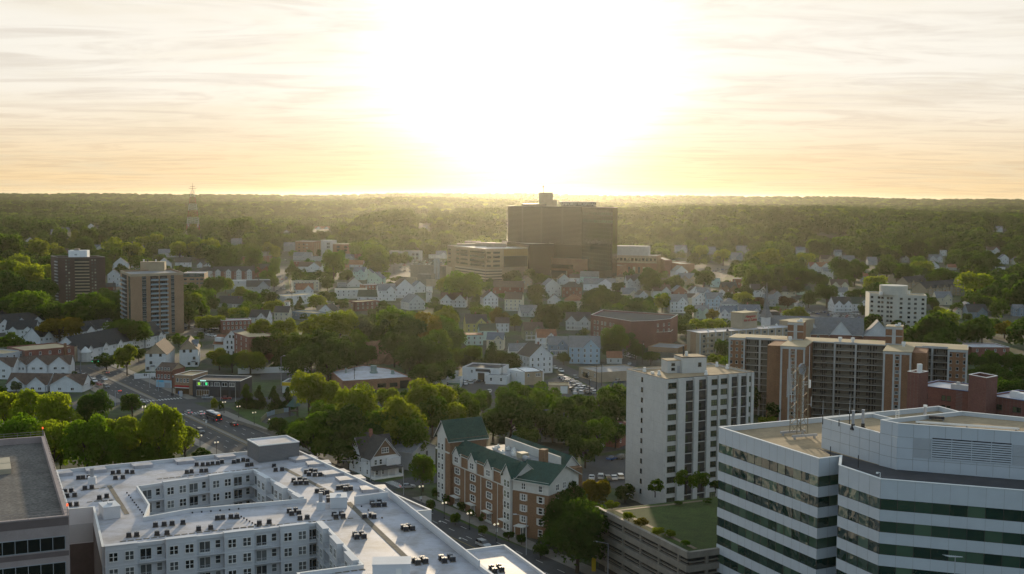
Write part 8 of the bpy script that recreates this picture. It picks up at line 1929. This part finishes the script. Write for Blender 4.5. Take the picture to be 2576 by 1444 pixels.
# car parks: rows between two pixels
cols = ['white', 'silver', 'white', 'grey', 'black', 'silver', 'blue', 'white', 'red', 'grey']
def lot(fn, rows, where):
    """cars standing in rows; like ones in the same row are the same to the eye and share their label"""
    for k, (x0, y0, x1, y1, n, da) in enumerate(rows):
        a, b_ = G(*fn(x0, y0)), G(*fn(x1, y1)); an = math.atan2(b_.y - a.y, b_.x - a.x) + da
        rowname = ('front row' if k == 0 else f"{ORD[k]} row") if len(rows) > 1 else 'row'
        cs = []
        for i in range(n):
            c = cols[(k * 3 + i * 7 + int(x0)) % 10]; cs.append(c)
        for i in range(n):
            p = a + (b_ - a) * (i / max(1, n - 1)); kd = ('sedan', 'suv')[(i * 5 + k) % 2]
            same = [q for q in range(n) if cs[q] == cs[i]]; o = '' if len(same) == 1 else nth(same.index(i), len(same)) + ' '
            car(p.x, p.y, an + rnd.uniform(-.04, .04), kd, cs[i], f"{o}{cs[i]} car in the {rowname} {where}", 'cars in the car parks')
lot(a7, [(1480, 1205, 1690, 1200, 4, 1.5), (1440, 1165, 1680, 1178, 5, 1.5), (1430, 1135, 1640, 1150, 5, 1.5), (1420, 1085, 1590, 1145, 6, .9), (1400, 1060, 1500, 1095, 4, .9), (1350, 1030, 1450, 1070, 4, .9)], 'of the packed lot by the side street')
lot(a7, [(260, 1100, 320, 1090, 2, 1.2), (230, 1075, 430, 1075, 4, 1.2), (250, 1035, 320, 1030, 2, .4)], 'of the repair garage yard')
lot(a7, [(540, 1185, 560, 1180, 1, .5)], 'at the yard entrance behind the dark trees'); lot(a7, [(1265, 925, 1330, 960, 2, 0), (1490, 1035, 1520, 1050, 1, 0)], 'along the side street kerb')
lot(a7, [(2085, 880, 2095, 860, 1, 0), (2025, 990, 2030, 1000, 1, 1.4), (1930, 1095, 1985, 1045, 3, 0)], 'on the steep street'); lot(a7, [(2045, 790, 2130, 815, 3, 0), (2060, 755, 2150, 790, 3, 0)], 'in the shade above the steep street')
lot(a4, [(1800, 1235, 1840, 1232, 2, 1.3), (2020, 1215, 2330, 1225, 10, 1.5), (2000, 1195, 2240, 1205, 8, 1.5), (1930, 1160, 2040, 1175, 4, 1.2), (1780, 1175, 1880, 1180, 3, 1.4), (2240, 1180, 2300, 1185, 2, 0), (1540, 1140, 1620, 1145, 3, .2)], 'of the church car park')
lot(a2, [(1740, 630, 2320, 632, 16, 1.4), (1745, 612, 2340, 615, 16, 1.4), (1760, 595, 2340, 598, 14, 1.4), (1640, 722, 1710, 710, 3, .3), (1840, 700, 1960, 715, 3, .3), (1850, 670, 1960, 680, 3, .2), (1890, 645, 1960, 650, 2, .3)], 'of the far car park behind the stacks')
lot(a2, [(1650, 855, 1740, 860, 3, .4)], 'at the bend left of the boiler house')
lot(a4, [(170, 585, 440, 610, 8, 1.2), (230, 605, 450, 625, 6, 1.2), (730, 710, 790, 712, 3, 1.2), (780, 685, 870, 700, 3, 1.2), (830, 735, 880, 730, 2, .6), (490, 600, 560, 600, 3, 1.2)], 'of the car park right of the hospital')
lot(c6, [(1840, 200, 1920, 195, 2, .3), (1900, 222, 1980, 240, 3, .3), (1730, 165, 1780, 160, 3, .6), (1830, 155, 1960, 160, 4, .6), (1900, 175, 2020, 185, 4, .4)], 'of the lot beside the balcony tower')
lot(c3, [(1380, 705, 1450, 700, 2, 1.2), (1500, 712, 1600, 700, 3, 1.2), (1540, 555, 1620, 545, 2, .3)], 'left of the white slab tower'); lot(a8, [(1050, 855, 1180, 860, 4, .6), (1290, 880, 1440, 870, 4, .6)], 'at the foot of the brick slab block')
lot(a2, [(560, 905, 565, 870, 2, .2), (520, 900, 525, 770, 3, 0), (580, 780, 585, 800, 2, 0), (480, 930, 490, 780, 3, 0), (575, 585, 585, 600, 2, 0), (610, 945, 630, 945, 1, .4), (540, 800, 542, 830, 2, 0)], 'on the straight uphill street')
lot(a5, [(1470, 1330, 1600, 1340, 4, 1.0)], 'under the trees at the far right'); lot(a8, [(2280, 255, 2420, 262, 6, 1.2), (2300, 238, 2400, 242, 5, 1.2)], 'showing through the trees right of the pale tower')
# ================================================================ STREET FURNITURE
mat('lamp_post', (.02, .022, .022), rough=.5); emis('lamp_globe', (1.0, .85, .6), .45)
def globe(m, x, y, z, r, mi=0):
    for k in range(8):
        for j in range(4):
            a0, a1_, b0, b1_ = 2 * PI * k / 8, 2 * PI * (k + 1) / 8, PI * j / 4, PI * (j + 1) / 4
            P = lambda a, b: (x + r * math.sin(b) * math.cos(a), y + r * math.sin(b) * math.sin(a), z + r * math.cos(b)); m.face([P(a0, b0), P(a0, b1_), P(a1_, b1_), P(a1_, b0)], mi)
def twin_lamp(fn, x, y, lab):
    g = G(*fn(x, y)); r = thing('street_lamp', lab, 'street lamp', (g.x, g.y, 0), AA + PI / 2, 'twin globe street lamps'); m = MB().cyl((0, 0), .16, 0, .6, 8).tube((0, 0, .6), (0, 0, 4.4), .08).tube((-.55, 0, 4.2), (.55, 0, 4.2), .05); m.build('post', MATS['lamp_post'], r)
    for s in (-.55, .55): gm_ = MB(); globe(gm_, s, 0, 4.6, .3); gm_.build('globe', MATS['lamp_globe'], r)
for fn, x, y, l in ((c1, 1124, 225, 'left of the yellow willow before the crossing'), (c1, 1560, 465, 'on the near pavement right of the yellow grove'), (c1, 1688, 520, 'rising over the far roof kerb of the white complex'), (c1, 1747, 190, 'at the far park corner behind the bus'), (c1, 1860, 225, 'on the bridge pavement beside the park lawn'), (c1, 1982, 275, 'third along the bridge parapet'), (c2, 292, 330, 'beside the dark shrub at the parapet end'), (c2, 1465, 880, 'on the lawn corner below the Victorian house'), (c2, 1645, 1015, 'first along the brick apartment house street'), (c2, 1840, 1100, 'second along the brick apartment house street'), (c3, 635, 1190, 'third along the brick apartment house street beside the sign'), (c6, 1338, 1000, 'right of the round dark tree')): twin_lamp(fn, x, y, 'dark twin globe street lamp ' + l)
def cobra(fn, x, y, h, ang, lab, ln=2.6):
    g = G(*fn(x, y)); r = thing('street_light', lab, 'street light', (g.x, g.y, 0), ang, 'curved arm street lights'); MB().tube((0, 0, 0), (0, 0, h), .12, .08).tube((0, 0, h), (ln, 0, h + .5), .06).build('pole', MATS['metal_grey'], r); MB().box(ln - .1, ln + .8, -.16, .16, h + .4, h + .6).build('head', MATS['panel_white'], r)
cobra(c2, 1327, 830, 9, PI, 'grey street light before the Victorian house porch'); cobra(c3, 870, 1298, 10, PI, 'grey street light by the entrance porch of the brick apartment house'); cobra(c3, 1505, 1500, 9, PI, 'grey street light below the garage corner'); cobra(c6, 2188, 850, 9, PI, 'street light right of the dark shop'); cobra(a6, 530, 830, 14, 0, 'tall double headed light mast beside the petrol kiosk', 1.2); cobra(a8, 655, 875, 9, PI, 'street light between white tower and brick slab'); cobra(c2, 1005, 650, 8, PI, 'street light beside the left wall of the Victorian house')
emis('signal_green', (.05, 1.0, .45), 2.0); emis('signal_red', (1.0, .05, .02), 2.0)
def signal(fn, x, y, ang, ln, lit, lab):
    g = G(*fn(x, y)); r = thing('traffic_signal', lab, 'traffic light', (g.x, g.y, 0), ang, 'traffic signals'); MB().tube((0, 0, 0), (0, 0, 6.6), .15, .12).tube((0, 0, 6.2), (ln, 0, 6.8), .1, .06).build('mast_arm', MATS['metal_grey'], r)
    for k, q in enumerate((ln * .62, ln * .95)):
        o = MB().box(q - .2, q + .2, -.16, .16, 5.6, 6.7).build('signal_head', MATS['lamp_post'], r); z = 5.8 if lit == 'green' else 6.45
        MB().tube((q, -.2, z), (q, -.16, z), .14, n=8).build('lamp', MATS['signal_' + lit], o)
signal(c2, 1070, 715, PI + .25, 9, 'green', 'mast arm signal showing green before the Victorian house'); signal(c6, 750, 575, .2, 9, 'green', 'mast arm signal at the upper crossing beside the brick building'); signal(c6, 2050, 830, PI + .3, 10, 'red', 'mast arm signal before the dark shop'); signal(c6, 1472, 745, PI, 3, 'red', 'short signal at the corner shop kerb showing red'); signal(c6, 1390, 715, PI, 2.5, 'red', 'short red signal left of the corner shop'); signal(c6, 1072, 880, .3, 2.5, 'red', 'short signal at the kerb below the motel')
def pole(x, y, h, lab, ang=0.0, cat='utility pole'):
    r = thing('utility_pole', lab, cat, (x, y, 0), ang, 'utility poles'); MB().tube((0, 0, 0), (0, 0, h), .17, .12).build('post', MATS['bark'], r); MB().box(-1.2, 1.2, -.06, .06, h - .8, h - .65).box(-.9, .9, -.06, .06, h - 1.7, h - 1.55).build('crossarm', MATS['bark'], r); MB().cyl((.4, 0), .25, h - 2.6, h - 1.8, 8).build('transformer', MATS['metal_grey'], r); return (x, y, h - .6)
for fn, x, y, h, l in ((c6, 1600, 790, 11, 'wooden pole between corner shop and red fascia shop'), (a7, 1720, 1160, 12, 'left of two poles before the corner store'), (a7, 1778, 1115, 12, 'right of two poles before the corner store'), (a7, 2230, 870, 13, 'leaning pole with wires above the steep street'), (a7, 1645, 1235, 10, 'pole in front of the packed lot'), (a2, 1735, 690, 14, 'left tall pole of the far car park'), (a2, 1775, 735, 14, 'right tall pole of the far car park'), (a2, 1650, 860, 12, 'pole beside the mint house at the bend'), (a8, 1230, 870, 14, 'flag pole height pole before the brick slab'), (a6, 1338, 860, 11, 'pole in front of the brick workshop'), (a7, 678, 1075, 10, 'pole before the low white annexe')): g = G(*fn(x, y)); pole(g.x, g.y, h, l, .3)
ups = [(up0.x + 12 + (-243 - up0.x) * t_ * 1.0 , up0.y + (1235 - up0.y) * t_) for t_ in (0, .2, .4, .6, .8, 1.0)]
pp = [pole(x, y, 13, 'utility pole on the right side of the uphill street, %s from the bottom' % ORD[k], .2) for k, (x, y) in enumerate(ups)]
mat('wire_bright', (.25, .2, .1), rough=.6)
for k in range(5):
    a, b_ = Vector(pp[k]), Vector(pp[k + 1]); r = thing('power_line', 'sagging power wires along the uphill street, %s span from the bottom' % ORD[k], 'wires', a, 0, 'power line spans')
    for s in (-1.1, 0, 1.1):
        m = MB(); pts = [(b_ - a) * (q / 8) + Vector((s, 0, -1.6 * (1 - (q / 4 - 1) ** 2))) for q in range(9)]
        for q in range(8): m.tube(pts[q], pts[q + 1], .05, n=4)
        m.build('wire', MATS['wire_bright'], r)
# flags, signs, kerb boxes, pedestrians
for fn, x, y, cols_, l in ((a8, 1235, 880, ((.25, .04, .05), (.04, .06, .2)), 'flagpole with a hanging striped flag before the brick slab'), (a8, 355, 470, ((.02, .12, .4), (.55, .55, .55)), 'flagpole with a blue and white flag before the hotel')):
    g = G(*fn(x, y)); r = thing('flagpole', l, 'flagpole', g, .2); MB().tube((0, 0, 0), (0, 0, 13), .09, .05).build('pole', MATS['trim_white'], r)
    m = MB()
    for k in range(5): m.box(.1 + k * .22, .1 + (k + 1) * .22, -.03 + .12 * (k % 2), .03 + .12 * (k % 2), 9.6 - k * .25, 12.4 - k * .3, k % 2)
    m.build('flag', [mat('flag%s%d' % (fn is a8, int(x)), cols_[0]), mat('flagb%d' % int(x), cols_[1])], r)
def sign(fn, x, y, h, lab):
    g = G(*fn(x, y)); r = thing('road_sign', lab, 'sign', g, AA + PI / 2 + PI, 'small white road signs'); MB().tube((0, 0, 0), (0, 0, h), .04).build('post', MATS['metal_grey'], r); MB().box(-.35, .35, -.05, -.02, h - .9, h).build('plate', MATS['trim_white'], r)
sign(c6, 1915, 1090, 3.0, 'white sign on the avenue median beside the dark suv'); sign(c2, 1463, 905, 2.6, 'white sign on the lawn corner beside the twin lamp'); sign(c3, 640, 1165, 2.6, 'white sign on the pavement of the brick apartment house')
g = G(*c6(1680, 795)); o = thing('utility_cabinet', 'pale grey cabinet on the pavement before the red fascia shop', 'cabinet', g, AA); MB().box(-.8, .8, -.5, .5, .14, 2.4).build('cabinet', MATS['stucco_grey'], o); MB().box(-.85, .85, -.55, .55, 2.4, 2.5).build('lid', MATS['metal_grey'], o)
g = G(*c6(1662, 775)); o = thing('mailbox', 'blue mailbox beside the pale grey cabinet', 'mailbox', g, AA); MB().box(-.3, .3, -.3, .3, .3, 1.2).tube((-.3, 0, 1.2), (.3, 0, 1.2), .3, n=10).build('box', MATS['fascia_blue'], o); MB().box(-.28, -.2, -.28, .28, .14, .3).box(.2, .28, -.28, .28, .14, .3).build('foot', MATS['metal_dark'], o)
for k, (x, y) in enumerate(((1388, 1425), (1402, 1425))):
    g = G(*c3(x, y)); o = thing('bollard', ('left', 'right')[k] + ' yellow bollard below the garage corner', 'bollard', g); MB().cyl((0, 0), .3, 0, 3.2, 10).build('post', MATS['fascia_yellow'], o); MB().cyl((0, 0), .34, 3.2, 3.35, 10).build('cap', MATS['fascia_yellow'], o)
def person(x, y, z, ang, top, legs, lab):
    """one skinned figure walking"""
    me_ = bpy.data.meshes.new('person'); V = [(0, 0, .95), (0, 0, 1.2), (0, 0, 1.42), (0, 0, 1.54), (0, .02, 1.66), (0, 0, 1.74), (.09, 0, .9), (.1, .14, .5), (.1, .1, .06), (.1, .22, .03), (-.09, 0, .9), (-.1, -.1, .5), (-.1, -.3, .1), (-.1, -.2, .03), (.2, 0, 1.38), (.24, -.12, 1.12), (.25, .02, .9), (-.2, 0, 1.38), (-.24, .12, 1.12), (-.25, .2, .92)]
    E = [(0, 1), (1, 2), (2, 3), (3, 4), (4, 5), (0, 6), (6, 7), (7, 8), (8, 9), (0, 10), (10, 11), (11, 12), (12, 13), (2, 14), (14, 15), (15, 16), (2, 17), (17, 18), (18, 19)]
    me_.from_pydata(V, E, []); o = bpy.data.objects.new('person', me_); COL.objects.link(o); o.location = (x, y, z); o.rotation_euler = (0, 0, ang)
    sk = o.modifiers.new('skin', 'SKIN'); rr_ = [.15, .15, .16, .06, .1, .08, .11, .08, .05, .05, .11, .08, .05, .05, .07, .05, .04, .07, .05, .04]
    for q, s in zip(me_.skin_vertices[0].data, rr_): q.radius = (s, s * .85)
    me_.skin_vertices[0].data[0].use_root = True; o.modifiers.new('sub', 'SUBSURF').levels = 1; me_.materials.append(top); return tag(o, lab, 'person', 'people on the avenue pavement')
g = G(*c6(1592, 800)); person(g.x, g.y, .14, 1.0, mat('cloth_dark', (.03, .03, .04)), None, 'person in dark clothes walking, left of the pair at the shop corner'); person(g.x + .8, g.y + .3, .14, 1.2, MATS['cloth_dark'], None, 'person in dark clothes walking, right of the pair at the shop corner')
# ---- leave out what nothing shows of; of the trees the three hundred that show largest stay things, the rest join the woods
def span(t): return {i for p in t.split() for i in range(int(p.split('-')[0]), int(p.split('-')[-1]) + 1)}
GONE = span('78 153 277 295-297 299-300 324 335-336 464 488 495 546 573 639 658 672 717 751 768 780 820 835-836 842 845 852-853 883-886 900-904 912-913 916-920 927 941 943-946 952-957 966-968 978-980 992-999 1008 1015-1029 1048 1063 1071 1076-1077')
WOODED = span('402 406 421-422 441 457 460-461 466-467 469-470 484-486 489 537 539-540 543-545 549-550 552 556 569 571 576 585-586 591 607 616-617 622 625 627-628 633-634 636-638 640 643-644 647-648 652 655-656 659-662 669 671 673 675 681 687-690 693 700 703-707 716 718 720-721 734 747-749 757 761 763-765 767 769-770 775')
if WOODED:
    n0 = len(wo.data.vertices); wo.data.vertices.add(len(WOODED)); av_ = wo.data.attributes['size']
    for k, i in enumerate(sorted(WOODED)):
        o = THINGS[i]; wo.data.vertices[n0 + k].co = o.location; wo.data.attributes['size'].data[n0 + k].vector = (o.scale[0] * 1.05, o.scale[0] * 1.05, o.scale[2])
for i in GONE | WOODED:
    for ch in THINGS[i].children_recursive: bpy.data.objects.remove(ch)
    bpy.data.objects.remove(THINGS[i])
